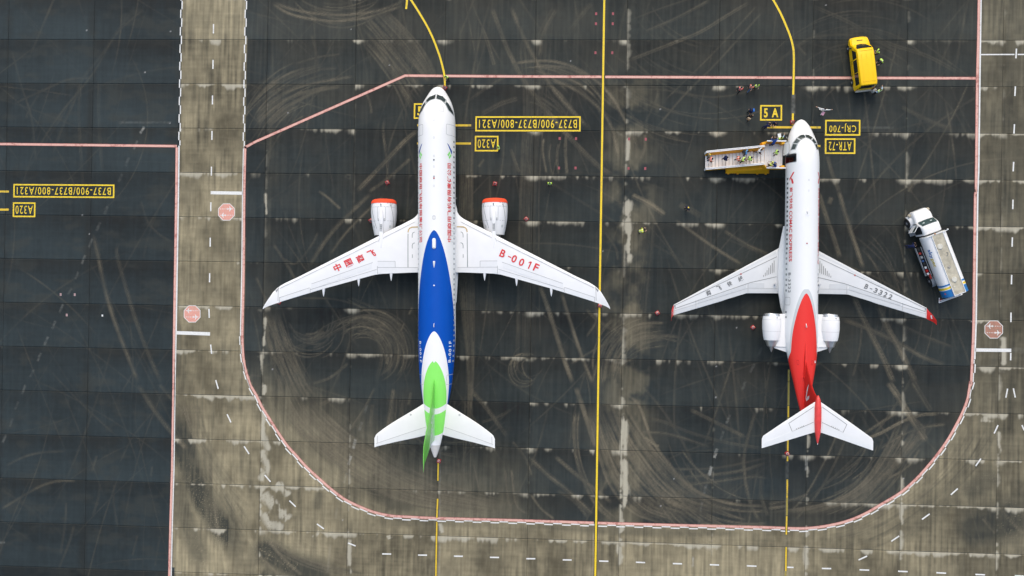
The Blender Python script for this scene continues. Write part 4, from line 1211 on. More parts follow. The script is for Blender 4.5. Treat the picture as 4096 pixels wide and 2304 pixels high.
class Jet:
    """body axes: x right of the nose-up view, y = S0 - s (s metres behind the nose), z up"""

    def __init__(self, root, S0, hw, top, bot):
        self.root, self.S0 = root, S0
        self.hw, self.top, self.bot = pchip(*zip(*hw)), pchip(*zip(*top)), pchip(*zip(*bot))

    def pt(self, s, th, off=0.0):
        """point on the fuselage skin, th from the crown (+ right)"""
        a, t, b = self.hw(s), self.top(s), self.bot(s)
        zc, h = (t + b) / 2, (t - b) / 2
        n = Vector((math.sin(th) * h, 0, math.cos(th) * a)).normalized()
        e = 0.05
        n.y = (self.hw(s + e) - self.hw(s - e)) / (2 * e) * abs(math.sin(th)) * 1.0 + max(0.0, (self.top(s + e) - self.top(s - e)) / (2 * e)) * max(0, math.cos(th))
        n.normalize()
        return (float(a * math.sin(th) + n.x * off), float(self.S0 - s + n.y * off), float(zc + h * math.cos(th) + n.z * off))

    def fuselage(self, stations, mat, name='fuselage', N=96, hole=None):
        mb = MB()
        ths = [2 * PI * j / N for j in range(N)]
        st = sorted(set(stations))
        P = [[self.pt(s, t) for t in ths] for s in st]
        mb.grid(P, wrap=True)
        n = len(ths)
        if hole:
            s0, s1, t0, t1 = hole
            keep = []
            for f in mb.f:
                i = f[0] // n
                t = ths[f[0] % n]
                t = t - 2 * PI if t > PI else t
                if s0 - 1e-4 <= st[i] < s1 - 1e-4 and t0 - 1e-4 <= t < t1 - 1e-4:
                    continue
                keep.append(f)
            mb.f, mb.mi = keep, [0] * len(keep)
        mb.f.append(tuple((len(st) - 1) * n + j for j in range(n)))
        mb.mi.append(0)
        me = mb.mesh(name, mat, smooth=True, angle=60)
        A = me.attributes.new('theta', 'FLOAT', 'POINT')
        B = me.attributes.new('station', 'FLOAT', 'POINT')
        A.data.foreach_set('value', np.array([abs(t - 2 * PI if t > PI else t) for _ in st for t in ths], np.float32))
        B.data.foreach_set('value', np.array([s for s in st for _ in ths], np.float32))
        return link(name, me, self.root)

    def decal(self, name, poly, mat, off=0.008, cell=0.16, parent=None, lat=False):
        """poly in (s, th) or, lat=True, in (s, lateral)"""
        R = 1.0 if lat else 1.9
        if lat:
            fn = lambda s, x: self.pt(s, math.asin(max(-1, min(1, x / float(self.hw(s))))), off)
        else:
            fn = lambda s, a: self.pt(s, a / R, off)
        vs, fs = conform([(s, t * R) for s, t in poly], [tuple(range(len(poly)))], fn, cell)
        return MB().add(vs, fs).build(name, mat, parent or self.root, smooth=True, angle=80)

    def text(self, body, s0, s1, th_base, th_top, side, mat, name='lettering', bold=.012, off=0.009, space=1.0):
        """lettering along the side: right side reads tail to nose, left side nose to tail; up is the crown"""
        vs, fs = text2d(body, bold, space)
        m = vs.max(axis=0)
        R = 1.9
        u, v = vs[:, 0] / m[0], vs[:, 1] / m[1]
        s = s1 + (s0 - s1) * u if side > 0 else s0 + (s1 - s0) * u
        th = (th_base + (th_top - th_base) * v) * R * side
        vv, ff = conform(list(zip(s, th)), fs, lambda a, b: self.pt(a, b / R, off), 0.12)
        return MB().add(vv, ff).build(name, mat, self.root, smooth=True, angle=80)

    def outline(self, name, poly, mat, w=.05, off=.006, closed=True, parent=None, lat=False):
        """thin drawn line on the skin, path in (s, th)"""
        P = list(poly) + ([poly[0]] if closed else [])
        dens = []
        for (a0, b0), (a1, b1) in zip(P[:-1], P[1:]):
            k = max(1, int(max(abs(a1 - a0), abs(b1 - b0) * 1.9) / .2))
            dens += [(a0 + (a1 - a0) * i / k, b0 + (b1 - b0) * i / k) for i in range(k)]
        dens.append(P[-1])
        R = 1.9
        q = np.array([(a, b * R) for a, b in dens])
        n, _ = normals2(q)
        rows = []
        for p, nn in zip(q, n):
            rows.append([self.pt((p + nn * w / 2)[0], (p + nn * w / 2)[1] / R, off), self.pt((p - nn * w / 2)[0], (p - nn * w / 2)[1] / R, off)])
        return MB().grid(rows).build(name, mat, parent or self.root)


class Surface:
    """wing-like surface: sections (span, le_s, te_s, z, thickness), span measured along +x for side=+1"""

    def __init__(self, jet, secs, side):
        self.j, self.side = jet, side
        S = np.array(secs, float)
        self.sp = S[:, 0]
        self.le, self.te, self.z, self.t = (pchip(S[:, 0], S[:, i]) for i in range(1, 5))

    def prof(self, c):
        return 0.5 * 5 * (0.2969 * math.sqrt(max(c, 0)) - 0.126 * c - 0.3516 * c * c + 0.2843 * c ** 3 - 0.1015 * c ** 4)

    def pt(self, lat, s, off=0.0, up=True):
        le, te = float(self.le(lat)), float(self.te(lat))
        c = min(1, max(0, (s - le) / (te - le)))
        h = self.prof(c) * float(self.t(lat)) * (1 if up else -0.8)
        return (self.side * lat, self.j.S0 - s, float(self.z(lat)) + h + (off if up else -off))

    def build(self, name, mat, n=14, fine=40):
        sp = np.unique(np.concatenate([self.sp, np.linspace(self.sp[0], self.sp[-1], fine)]))
        cs_ = (1 - np.cos(np.linspace(0, PI, n))) / 2
        rings = []
        for l in sp:
            le, te = float(self.le(l)), float(self.te(l))
            up = [self.pt(l, le + (te - le) * c) for c in cs_]
            dn = [self.pt(l, le + (te - le) * c, 0, False) for c in cs_[::-1]][1:-1]
            rings.append(up + dn)
        return MB().loft(rings).build(name, mat, self.j.root, smooth=True, angle=50)

    def panel(self, name, quad, mat, off=0.022, n=8, m=3, parent=None):
        """raised moving panel: quad [(lat,s)] x4 in order, lofted on the skin with its own edges"""
        a, b, c, d = [np.array(p) for p in quad]
        top, low = [], []
        for i in range(n + 1):
            u = i / n
            p0, p1 = a + (b - a) * u, d + (c - d) * u
            top.append([self.pt(*(p0 + (p1 - p0) * j / m), off) for j in range(m + 1)])
        mb = MB().grid(top)
        per = [top[0][j] for j in range(m + 1)] + [top[i][m] for i in range(1, n + 1)] + [top[n][j] for j in range(m - 1, -1, -1)] + [top[i][0] for i in range(n - 1, 0, -1)]
        k = len(per)
        mb.add(per + [(x, y, z - off * 1.6) for x, y, z in per], [(i, (i + 1) % k, k + (i + 1) % k, k + i) for i in range(k)])
        return mb.build(name, mat, parent or self.j.root, smooth=True, angle=30)

    def line(self, path, w=.05, off=.012, mb=None):
        dens = []
        for p, q in zip(path[:-1], path[1:]):
            k = max(1, int(math.dist(p, q) / .35))
            dens += [(p[0] + (q[0] - p[0]) * i / k, p[1] + (q[1] - p[1]) * i / k) for i in range(k)]
        dens.append(path[-1])
        q = np.array(dens)
        n, _ = normals2(q)
        rows = [[self.pt(*(p + nn * w / 2), off), self.pt(*(p - nn * w / 2), off)] for p, nn in zip(q, n)]
        return (mb or MB()).grid(rows)

    def text(self, body, c, ang, w, h, mat, name='lettering', bold=.012, off=.03, space=1.0):
        """lettering lying on the wing, centred on c=(signed x, s), reading direction ang from +x"""
        vs, fs = text2d(body, bold, space)
        m = vs.max(axis=0)
        q = (vs / m - .5) * [w, h]
        ca, sa = math.cos(ang), math.sin(ang)
        xy = [(c[0] + a * ca - b * sa, -c[1] + a * sa + b * ca) for a, b in q]
        vv, ff = conform(xy, fs, lambda x, y: self.pt(abs(x), -y, off), 0.3)
        return MB().add(vv, ff).build(name, mat, self.j.root)


def gear(jet, s, x, zt, r, w, name):
    o = MB().tube([(x, jet.S0 - s, r), (x, jet.S0 - s, zt)], .11, 10).tube([(x - w, jet.S0 - s, r), (x + w, jet.S0 - s, r)], .07, 8).build(name, M('gear_metal', (.55, .56, .58), .4, .6), jet.root, smooth=True)
    for sx in (-w, w):
        MB().lathe([(-.16, r * .55), (-.17, r * .9), (-.1, r), (.1, r), (.17, r * .9), (.16, r * .55)], (x + sx, jet.S0 - s, r), 'x', 24).build('wheel', M('tyre', (.02, .02, .021), .8), o, smooth=True)
    return o


WHITEP = M('aircraft_white', (.81, .82, .825), .35, coat=.1, var=.02, scale=.8)
WINGW = M('wing_white', (.79, .80, .805), .38, coat=.05, var=.025, scale=.7)
WINGG = M('wing_pale_grey', (.67, .69, .70), .35, coat=.15, var=.03, scale=.7)
PANELG = M('panel_gap', (.36, .38, .39), .6)
PANELD = M('panel_gap_dark', (.16, .17, .17), .6)
RED = M('lettering_red', (.66, .05, .055), .35, var=.06)
GREYT = M('lettering_grey', (.17, .18, .185), .4)
NAVY = M('logo_blue', (.008, .07, .36), .3)
LIME = M('logo_green', (.25, .76, .19), .35)
WTXT = M('lettering_white', (.80, .82, .84), .35)
GLASS = M('cockpit_glass', (.035, .05, .052), .08, coat=.4, var=.4, scale=1.5)
WINGLASS = M('cabin_window_glass', (.14, .16, .165), .15)
FRAME = M('window_frame_grey', (.42, .45, .46), .4)
STEEL = M('nozzle_metal', (.50, .48, .45), .35, .75)
LIP = M('intake_lip_metal', (.62, .64, .66), .25, .8)
DARK = M('dark_void', (.012, .012, .013), .8)
ORANGE = M('intake_cover_orange', (.88, .09, .032), .75, var=.12, scale=4)
STRAP = M('cover_strap', (.13, .15, .15), .7)


def rrect(a0, a1, b0, b1, r=.08, k=4):
    """rounded rectangle in (s, b), r in the same units scaled"""
    out = []
    ra, rb = r, r / 1.9
    for ca, cb, st in ((a1 - ra, b1 - rb, 0), (a0 + ra, b1 - rb, 1), (a0 + ra, b0 + rb, 2), (a1 - ra, b0 + rb, 3)):
        for i in range(k + 1):
            t = (st + i / k) * PI / 2
            out.append((ca + ra * math.cos(t), cb + rb * math.sin(t)))
    return out


def windows(jet, s_list, th, side, mat, parent, h=.16, w=.11):
    """cabin windows: one shared pane, each an object seated on the skin"""
    me = None
    for s in s_list:
        p = jet.pt(s, th * side, .006)
        q = jet.pt(s, (th + .01) * side, .006)
        zax = (Vector(jet.pt(s, th * side, .1)) - Vector(jet.pt(s, th * side, 0))).normalized()
        xax = Vector((0, -1, 0))
        yax = zax.cross(xax).normalized()
        if me is None:
            pts = rrect(-w, w, -h / 1.0, h / 1.0, .075, 3)
            mb = MB()
            k = len(pts)
            inn = [(a * .74, b * .8) for a, b in pts]
            mb.add([(a, b, 0) for a, b in inn], [tuple(range(k))], 0)
            mb.add([(a, b, .004) for a, b in pts] + [(a, b, 0) for a, b in inn], [(i, (i + 1) % k, k + (i + 1) % k, k + i) for i in range(k)], 1)
            me = mb.mesh('cabin_window', mat, recalc=False)
        o = link('cabin_window', me, parent)
        Mx = Matrix((xax, yax, zax)).transposed().to_4x4()
        Mx.translation = Vector(p)
        o.matrix_local = Mx


# ------------------------------------------------------------------ the big airliner
LC = 39.15
S0C = 19.0
ca = thing('airliner', 'big white airliner with blue and green tail sweep and orange engine covers', 'airplane',
           (19.76 + S0C * math.sin(.0179), -5.99 - S0C * math.cos(.0179), 0), .0179)
JC = Jet(ca, S0C,
         [(0, .02), (.10, .34), (.39, .69), (.8, .98), (1.43, 1.33), (2.05, 1.60), (2.9, 1.83), (3.7, 1.93), (4.8, 1.98), (26.5, 1.98), (28, 1.94), (30, 1.82), (31.5, 1.67), (33.6, 1.33), (35.7, .99), (37.9, .55), (39.0, .20), (LC, .13)],
         [(0, 3.02), (.12, 3.34), (.39, 3.60), (.8, 3.88), (1.1, 4.06), (1.68, 4.62), (2.3, 5.12), (3, 5.45), (3.7, 5.65), (5, 5.83), (30, 5.83), (33, 5.78), (36, 5.66), (38, 5.52), (LC, 5.36)],
         [(0, 2.98), (.12, 2.74), (.39, 2.50), (.8, 2.28), (1.4, 2.05), (2.2, 1.88), (3.5, 1.70), (5, 1.66), (25, 1.66), (28, 2.0), (31, 2.8), (34, 3.75), (37, 4.6), (LC, 5.06)])


def livery_c():
    n = NT('white_blue_green_livery')
    th, s = n.attr('theta').outputs['Fac'], n.attr('station').outputs['Fac']
    x, y, z = n.xyz(n.coord())
    lat2 = n.math('MULTIPLY', x, x)
    ramp = lambda apex, c, p: n.math('MULTIPLY', n.math('POWER', n.math('MAXIMUM', n.math('SUBTRACT', s, apex), 0.0), p), c)
    f = n.noise(n.coord(), 0.8, 4.0)
    white = n.mix(f, (.80, .81, .815), (.83, .84, .845))
    blue = n.mix(f, (.001, .070, .40), (.0015, .082, .45))
    green = n.mix(f, (.24, .76, .13), (.27, .82, .16))
    grey = n.mix(n.noise(n.scale(n.coord(), (1, 8, 1)), 1.5), (.48, .47, .45), (.62, .61, .59))
    c = n.mix(n.math('LESS_THAN', th, ramp(15.58, .345, .6)), white, blue)
    c = n.mix(n.math('LESS_THAN', th, ramp(26.04, .375, .6)), c, white)
    gm = n.math('LESS_THAN', th, ramp(29.08, .44, .6))
    bf = n.math('SUBTRACT', 34.04, n.math('MULTIPLY', lat2, .34))
    bb = n.math('SUBTRACT', 34.64, n.math('MULTIPLY', lat2, .34))
    band = n.math('MULTIPLY', n.math('GREATER_THAN', s, bf), n.math('LESS_THAN', s, bb))
    endg = n.math('LESS_THAN', s, n.math('SUBTRACT', 36.85, n.math('MULTIPLY', lat2, .4)))
    gm = n.math('MULTIPLY', n.math('MULTIPLY', gm, n.math('SUBTRACT', 1.0, band)), endg)
    c = n.mix(gm, c, green)
    c = n.mix(n.math('GREATER_THAN', s, 37.88), c, grey)
    return n.finish(c, 0.35, coat=.02, spec=.16)


fus_c = JC.fuselage(list(np.linspace(0, 1, 16) ** 1.7 * 5) + list(np.linspace(5, 27, 45)) + list(np.linspace(27, LC, 40)), livery_c())

WSC = [(1.2, 12.4, 19.9, 2.85, .95), (1.75, 12.75, 19.9, 2.9, .9), (2.25, 13.72, 19.89, 3.0, .82), (2.7, 14.12, 19.9, 3.05, .78), (4.7, 15.16, 19.93, 3.28, .62), (6.4, 16.05, 20.09, 3.48, .50), (8.05, 16.91, 20.45, 3.67, .42), (11.65, 18.78, 21.5, 4.09, .32),
       (14.6, 20.32, 22.4, 4.45, .25), (16.6, 21.36, 23.04, 4.75, .20), (17.2, 21.95, 23.26, 4.95, .15), (17.6, 22.6, 23.42, 5.15, .11), (17.97, 23.28, 23.62, 5.40, .06), (18.12, 23.62, 23.76, 5.5, .03)]
SLAT = M('slat_white', (.79, .80, .805), .3, coat=.2, var=.02)
FLAPM = M('flap_white', (.75, .765, .775), .35, coat=.15, var=.02)
for side in (-1, 1):
    W = Surface(JC, WSC, side)
    wing = W.build('wing', WINGW)
    P = lambda nm, quad, **k: W.panel(nm, quad, FLAPM if nm != 'slat' else SLAT, parent=wing, **k)
    le = lambda l: float(W.le(l))
    te = lambda l: float(W.te(l))
    for a, b in ((2.5, 5.75), (6.45, 8.75), (8.8, 11.5), (11.55, 14.2), (14.25, 16.5)):
        P('slat', [(a, le(a) + .06), (b, le(b) + .06), (b, le(b) + .47 - .016 * b), (a, le(a) + .55 - .016 * a)])
    P('flap', [(2.1, 19.38), (6.38, 19.38), (6.38, te(6.38) - .04), (2.1, te(2.1) - .03)])
    P('flap', [(6.5, 19.60), (13.35, 21.72), (13.35, te(13.35) - .04), (6.5, te(6.5) - .04)])
    P('aileron', [(13.55, 21.56), (16.55, 22.58), (16.55, te(16.55) - .03), (13.55, te(13.55) - .03)])
    P('spoiler', [(4.58, 18.71), (6.38, 18.71), (6.38, 19.34), (4.58, 19.34)])
    for k in range(4):
        a, b = 7.0 + k * 1.6, 8.55 + k * 1.6
        f = lambda l, d: 18.93 + (l - 7.14) * .358 + d
        P('spoiler', [(a, f(a, 0)), (b, f(b, 0)), (b, f(b, .52)), (a, f(a, .55))])
    gap = MB()
    for path in ([(2.1, 19.35), (6.42, 19.35)], [(6.42, 19.2), (6.42, te(6.42) - .03)], [(6.5, 19.56), (13.42, 21.70)], [(13.45, 21.5), (13.45, te(13.45) - .03)], [(13.5, 21.51), (16.6, 22.55)], [(16.6, 22.5), (16.6, te(16.6) - .03)],
                 [(2.45, le(2.45) + .56), (6.0, le(6.0) + .50)], [(6.4, le(6.4) + .48), (16.55, le(16.55) + .26)], [(6.1, 16.1), (6.35, 16.62)], [(5.78, 15.62), (5.95, 16.0)], [(4.55, 18.69), (6.4, 18.69)], [(6.9, 18.82), (13.3, 21.1)], [(16.7, 21.5), (16.75, 22.9)], [(4.55, 18.69), (4.55, 19.34)]):
        W.line(path, .04, .026, gap)
    g_ = gap.build('panel_gap', PANELG, wing)
    g_['kind'] = 'stuff'
    # emergency exit path: striped corner, line and arrows
    W.line([(3.17, 15.75), (3.2, 19.33)], .06, .03).build('walkway_line', M('walkway_grey', (.16, .20, .20), .5), wing)
    hz = NT('yellow_black_hatch')
    hx, hy, hzz = hz.xyz(hz.coord())
    fr_ = hz.math('FRACT', hz.math('MULTIPLY', hz.math('ADD', hx, hy), 7.0))
    if side == -1:
        HATCH = hz.finish(hz.mix(hz.math('GREATER_THAN', fr_, .62), (.72, .50, .16), (.12, .11, .07)), .5)
    W.line([(2.05, 15.02), (2.75, 15.04), (3.0, 15.16), (3.13, 15.36), (3.17, 15.6)], .11, .03).build('walkway_edge', HATCH, wing)
    for s in (15.65, 16.8):
        W.line([(2.46, s - .08), (2.66, s), (2.73, s + .2), (2.73, s + .52)], .05, .03).build('exit_arrow', M('walkway_grey'), wing)
    W.line([(2.73, 17.95), (2.73, 18.32)], .05, .03).build('exit_arrow', M('walkway_grey'), wing)
    # flap track fairings
    for lat, s in ((5.02, 20.78), (8.44, 21.36), (12.11, 22.45)):
        zt = float(W.z(lat)) - .16
        L = 2.3
        MB().lathe([(-L, .02), (-L * .8, .14), (-L * .5, .20), (-L * .25, .17), (-.25, .08), (0, .015)][::-1], (side * lat, S0C - s + 0, zt), 'y', 12).build('flap_fairing', WHITEP, wing, smooth=True) if False else \
            MB().lathe([(0, .015), (.25, .08), (.7, .155), (1.2, .19), (1.8, .14), (L, .02)], (side * lat, S0C - s, zt), 'y', 12).build('flap_fairing', WHITEP, wing, smooth=True)
    # wing tip lamp
    W.panel('wing_tip_light', [(16.62, 21.44), (17.0, 21.80), (16.9, 22.0), (16.66, 21.62)], M('lamp_lens', (.30, .32, .33), .1), parent=wing)
    # engine
    ex, ez = side * 6.03, 2.05
    es = lambda s: S0C - s
    nac = MB().lathe([(es(15.85), 1.02), (es(15.2), 1.16), (es(14.2), 1.34), (es(13.3), 1.40), (es(12.6), 1.38), (es(12.25), 1.32), (es(12.05), 1.22), (es(12.0), 1.12), (es(12.2), 1.0)], (ex, 0, ez), 'y', 40, caps=False).build('engine', WHITEP, ca, smooth=True, angle=60)
    MB().lathe([(es(15.84), 1.0), (es(15.5), .95)], (ex, 0, ez), 'y', 32).build('fan_duct', DARK, nac)
    MB().lathe([(es(17.1), .12), (es(16.75), .48), (es(15.6), .72)], (ex, 0, ez), 'y', 28).build('exhaust_nozzle', STEEL, nac, smooth=True)
    MB().lathe([(es(12.42), 1.385), (es(12.26), 1.36), (es(12.06), 1.26), (es(11.96), 1.1), (es(11.92), .8), (es(11.9), .05)], (ex, 0, ez), 'y', 40).build('intake_cover', ORANGE, nac, smooth=True, angle=60)
    rn = lambda s: float(np.interp(s, [12.0, 12.25, 12.6, 13.3, 14.2, 15.2, 15.85], [1.22, 1.32, 1.38, 1.40, 1.34, 1.16, 1.02]))
    def onn(s, t, o=.01):
        return (ex + math.sin(t) * (rn(s) + o), es(s), ez + math.cos(t) * (rn(s) + o))
    for t0 in (-1.02, .72):
        for a in (-.28, 0, .2):
            MB().tube([onn(12.4, t0 + a), onn(12.75, t0 + (.06 if a else 0))], .018, 5).build('cover_strap', STRAP, nac)
        MB().tube([onn(12.75 + k * .3, t0 + (.06 + .055 * k)) for k in range(9)], .018, 5).build('cover_strap', STRAP, nac)
    pl = MB()
    for a, b in (([(12.85, -1.2), (12.85, 1.2)]), ([(14.35, -1.3), (14.35, 1.3)]), ([(12.85, -.30), (14.35, -.30)]), ([(12.85, .33), (14.35, .33)])):
        k = 10
        q = [(a[0] + (b[0] - a[0]) * i / k, a[1] + (b[1] - a[1]) * i / k) for i in range(k + 1)]
        dx = (.0, .014) if abs(b[0] - a[0]) > .1 else (.02, 0)
        pl.grid([[onn(s + dx[0], t + dx[1], .006), onn(s - dx[0], t - dx[1], .006)] for s, t in q])
    g_ = pl.build('panel_gap', PANELG, nac)
    g_['kind'] = 'stuff'
    # pylon with vents
    def pyl(w0, w1):
        ss = [12.95, 13.4, 14.0, 14.6, 15.4, 16.3, 17.2]
        ws = [.03, .20, .25, .20, .22, .24, .10]
        zz = [3.44, 3.62, 3.66, 3.60, 3.56, 3.60, 3.62]
        zb = [3.2, 3.2, 3.1, 3.0, 2.8, 2.9, 3.2]
        rings = [[(ex - w, es(s), b), (ex + w, es(s), b), (ex + w, es(s), t - .08), (ex + w * .5, es(s), t), (ex - w * .5, es(s), t), (ex - w, es(s), t - .08)] for s, w, t, b in zip(ss, ws, zz, zb)]
        return MB().loft(rings)
    py = pyl(0, 0).build('pylon', WHITEP, ca, smooth=True, angle=40)
    MB().box((ex, es(15.05), 3.565), (.30, .92, .05)).build('vent_panel', M('vent_grey', (.50, .52, .53), .5), py, bevel=.02)
    for i in range(3):
        for sx in (-.065, .065):
            MB().box((ex + sx, es(14.8 + .2 * i), 3.60), (.09, .14, .02)).build('vent_slot', M('vent_dark', (.28, .30, .31), .6), py)
    for sx in (-.30, .30):
        MB().box((ex + sx * side * side, es(14.2), ez + 1.30), (.14, .26, .05)).build('latch_plate', M('vent_grey'), nac, bevel=.01)
    MB().add([onn(12.62, -.09, .0), onn(12.62, .03, .0), onn(12.85, -.03, .02), onn(12.5, -.03, .09)], [(0, 1, 3), (1, 2, 3), (2, 0, 3)]).build('hoist_fin', M('vent_dark'), nac)
    for t in (-.85, .78):
        q = [onn(14.95 + .17 * math.cos(k), t + .10 * math.sin(k), .006) for k in np.linspace(0, 2 * PI, 10, endpoint=False)]
        MB().add(q, [tuple(range(10))]).build('service_door', M('service_grey', (.55, .60, .59), .5), nac)
    # tailplane
    H = Surface(JC, [(.45, 33.1, 36.75, 5.02, .5), (1.3, 33.68, 37.0, 5.05, .36), (5.9, 36.6, 37.98, 5.62, .14), (6.12, 36.80, 38.05, 5.65, .10), (6.27, 37.15, 38.1, 5.66, .05)], side)
    ht = H.build('tailplane', WINGW, fine=20)
    H.panel('elevator', [(1.0, 36.1), (6.1, 37.74), (6.1, float(H.te(6.1)) - .03), (1.0, float(H.te(1.0)) - .03)], FLAPM, parent=ht)
    g_ = H.line([(5.95, 36.9), (5.98, 37.7)], .035, .012, H.line([(1.0, 36.06), (6.1, 37.7)], .035, .02)).build('panel_gap', PANELG, ht)
    g_['kind'] = 'stuff'
    c0 = H.pt(2.55, 34.75, .02)
    MB().lathe([(0, .11), (.006, .08), (.008, 0.01)], c0, 'z', 14).build('access_cap', M('vent_grey'), ht)
    for k in range(4):
        l = 3.6 + k * .75
        p = H.pt(l, float(H.te(l)) - .02)
        MB().tube([p, (p[0], p[1] - .22, p[2])], .015, 5).build('static_wick', STRAP, ht)
W_L, W_R = Surface(JC, WSC, -1), Surface(JC, WSC, 1)
# wing lettering, a character at a time so each stands square to the leading edge
for ch, u, v in (('中', 1351.5, 1070), ('国', 1395, 1051.5), ('商', 1440, 1034), ('飞', 1484, 1014.5)):
    x, y = G(u, v, 3.9)
    dx, dy = x - ca.location.x, y - ca.location.y
    a = .0179
    lx, ly = dx * math.cos(a) + dy * math.sin(a), -dx * math.sin(a) + dy * math.cos(a)
    W_L.text(ch, (lx, S0C - ly), math.radians(25.5), .80, .82, RED, bold=.03)
for ch, u, v, w in (('B', 2010.5, 1013.5, .55), ('-', 2038, 1027, .36), ('0', 2056.5, 1035, .52), ('0', 2086.5, 1049, .52), ('1', 2116.5, 1059.5, .30), ('F', 2145, 1070, .50)):
    x, y = G(u, v, 3.9)
    dx, dy = x - ca.location.x, y - ca.location.y
    lx, ly = dx * math.cos(a) + dy * math.sin(a), -dx * math.sin(a) + dy * math.cos(a)
    W_R.text(ch, (lx, S0C - ly), math.radians(-24.0), w, .82 if ch != '-' else .10, RED, bold=.022)

# fin
FZ = [5.45, 5.9, 6.5, 6.95, 7.8, 8.8, 9.7, 11.0, 12.2, 12.6, 12.72]
FLE = [30.7, 31.05, 31.55, 32.1, 33.1, 33.95, 34.65, 35.42, 36.25, 36.65, 36.95]
FTE = [37.35, 37.35, 37.3, 37.3, 37.32, 37.5, 37.78, 38.1, 38.42, 38.85, 39.05]
FT = [.20, .22, .30, .36, .40, .38, .36, .30, .22, .16, .08]
fle, fte, fth = pchip(FZ, FLE), pchip(FZ, FTE), pchip(FZ, FT)


def fin_pt(s, z, side, off=0.0):
    l, t = float(fle(z)), float(fte(z))
    c = min(1, max(0, (s - l) / (t - l)))
    h = 2.5 * (0.2969 * math.sqrt(c) - 0.126 * c - 0.3516 * c * c + 0.2843 * c ** 3 - 0.1015 * c ** 4) * float(fth(z))
    return (side * (h + off), S0C - s, z)


cs_ = (1 - np.cos(np.linspace(0, PI, 14))) / 2
rings = []
for z in np.linspace(FZ[0], FZ[-1], 36):
    l, t = float(fle(z)), float(fte(z))
    rings.append([fin_pt(l + (t - l) * c, z, 1) for c in cs_] + [fin_pt(l + (t - l) * c, z, -1) for c in cs_[::-1]][1:-1])


def fin_mat():
    n = NT('green_fin_paint')
    x, y, z = n.xyz(n.coord())
    f = n.noise(n.coord(), .8, 4)
    g = n.mix(f, (.22, .74, .11), (.25, .80, .13))
    pale = n.mix(f, (.50, .80, .46), (.56, .84, .52))
    s = n.math('SUBTRACT', S0C, y)
    # the white band of the fuselage sweeps up the fin as a pale field
    lim = n.math('ADD', 33.95, n.math('MULTIPLY', n.math('SUBTRACT', z, 6.0), .52))
    m = n.math('MULTIPLY', n.math('GREATER_THAN', s, lim), n.math('LESS_THAN', n.math('SUBTRACT', z, n.math('MULTIPLY', n.math('SUBTRACT', s, 34.0), .55)), 7.35))
    return n.finish(n.mix(m, g, pale), .35, coat=.04, spec=.25)


fin = MB().loft(rings).build('tail_fin', fin_mat(), ca, smooth=True, angle=50)
for side in (-1, 1):
    rr = [[fin_pt(float(fle(z)) + (float(fte(z)) - float(fle(z))) * c, z, side, .004) for c in (.70, .712)] for z in np.linspace(6.1, 12.3, 20)]
    g_ = MB().grid(rr).build('rudder_gap', M('fin_gap', (.14, .42, .08), .6), fin)
    vs, fs = text2d('C919', .012)
    m = vs.max(axis=0)
    q = (vs / m) * [3.0, 1.7]
    pts = [((37.1 - a) if side > 0 else (34.1 + a), 6.85 + b) for a, b in q]
    vv, ff = conform(pts, fs, lambda s_, z_: fin_pt(s_ + (z_ - 6.85) * .35, z_, side, .008), .25)
    MB().add(vv, ff).build('fin_lettering', WTXT, fin)
# flight deck windows
for sx in (-1, 1):
    fr = JC.decal('window_surround', [(1.02, sx * .02), (1.25, sx * .69), (1.70, sx * 1.07), (1.95, sx * 1.15), (2.35, sx * 1.49), (2.95, sx * 1.80), (3.45, sx * 1.89), (3.02, sx * 1.37), (2.33, sx * 1.01), (1.92, sx * .57), (1.74, sx * .02)], FRAME, .008, .1, lat=True)
    JC.decal('windscreen', [(1.10, sx * .09), (1.33, sx * .67), (1.75, sx * 1.02), (2.10, sx * .93), (1.83, sx * .56), (1.67, sx * .09)], GLASS, .016, .1, parent=fr, lat=True)
    JC.decal('side_window', [(1.98, sx * 1.14), (2.40, sx * 1.46), (2.96, sx * 1.74), (3.34, sx * 1.83), (2.94, sx * 1.40), (2.27, sx * 1.06)], GLASS, .016, .1, parent=fr, lat=True)
    JC.outline('wiper', [(1.03, sx * .05), (1.12, sx * .05), (1.5, sx * .06)], STRAP, .03, .03, closed=False)
WM = [WINGLASS, FRAME]
WMB = [M('window_glass_pale', (.42, .45, .47), .15), M('window_frame_blue', (.30, .38, .52), .4)]
for side in (-1, 1):
    windows(JC, [6.2 + .535 * k for k in range(17)], 1.27, side, WM, ca)
    windows(JC, [6.2 + .535 * k for k in range(17, 34) if k not in ()], 1.27, side, [M('window_glass_pale'), FRAME], ca)
    windows(JC, [6.2 + .535 * k for k in range(34, 44)], 1.27, side, WMB, ca)
    JC.text('中国商用飞机有限责任公司', 8.56, 16.78, 1.01, .72, side, RED, bold=.022)
    JC.text('B-001F', 27.1, 29.32, 1.03, .83, side, WTXT, bold=.02, space=1.25)
    JC.outline('cabin_door', rrect(4.5, 5.62, side * 1.25 - .58, side * 1.25 + .58, .14), PANELG, .035)
    for s in (15.28, 16.42):
        JC.outline('emergency_exit', rrect(s - .32, s + .32, side * 1.2 - .22, side * 1.2 + .22, .1), M('exit_outline', (.50, .52, .53), .5), .05)
    JC.outline('rear_door', rrect(30.6, 31.6, side * 1.2 - .42, side * 1.2 + .42, .14), M('exit_outline'), .045)
    lg = JC.decal('logo', [(6.50, side * .72), (6.58, side * .79), (7.25, side * 1.075), (7.60, side * 1.04), (7.50, side * 1.0), (6.56, side * .73)], NAVY, .009)
    for bar_ in ([(7.29, .90), (7.53, .93), (7.87, .79), (7.67, .73)], [(7.53, .98), (7.73, 1.02), (8.12, .866), (7.94, .815)]):
        JC.decal('logo_bar', [(s, side * t) for s, t in bar_], LIME, .009, parent=lg)
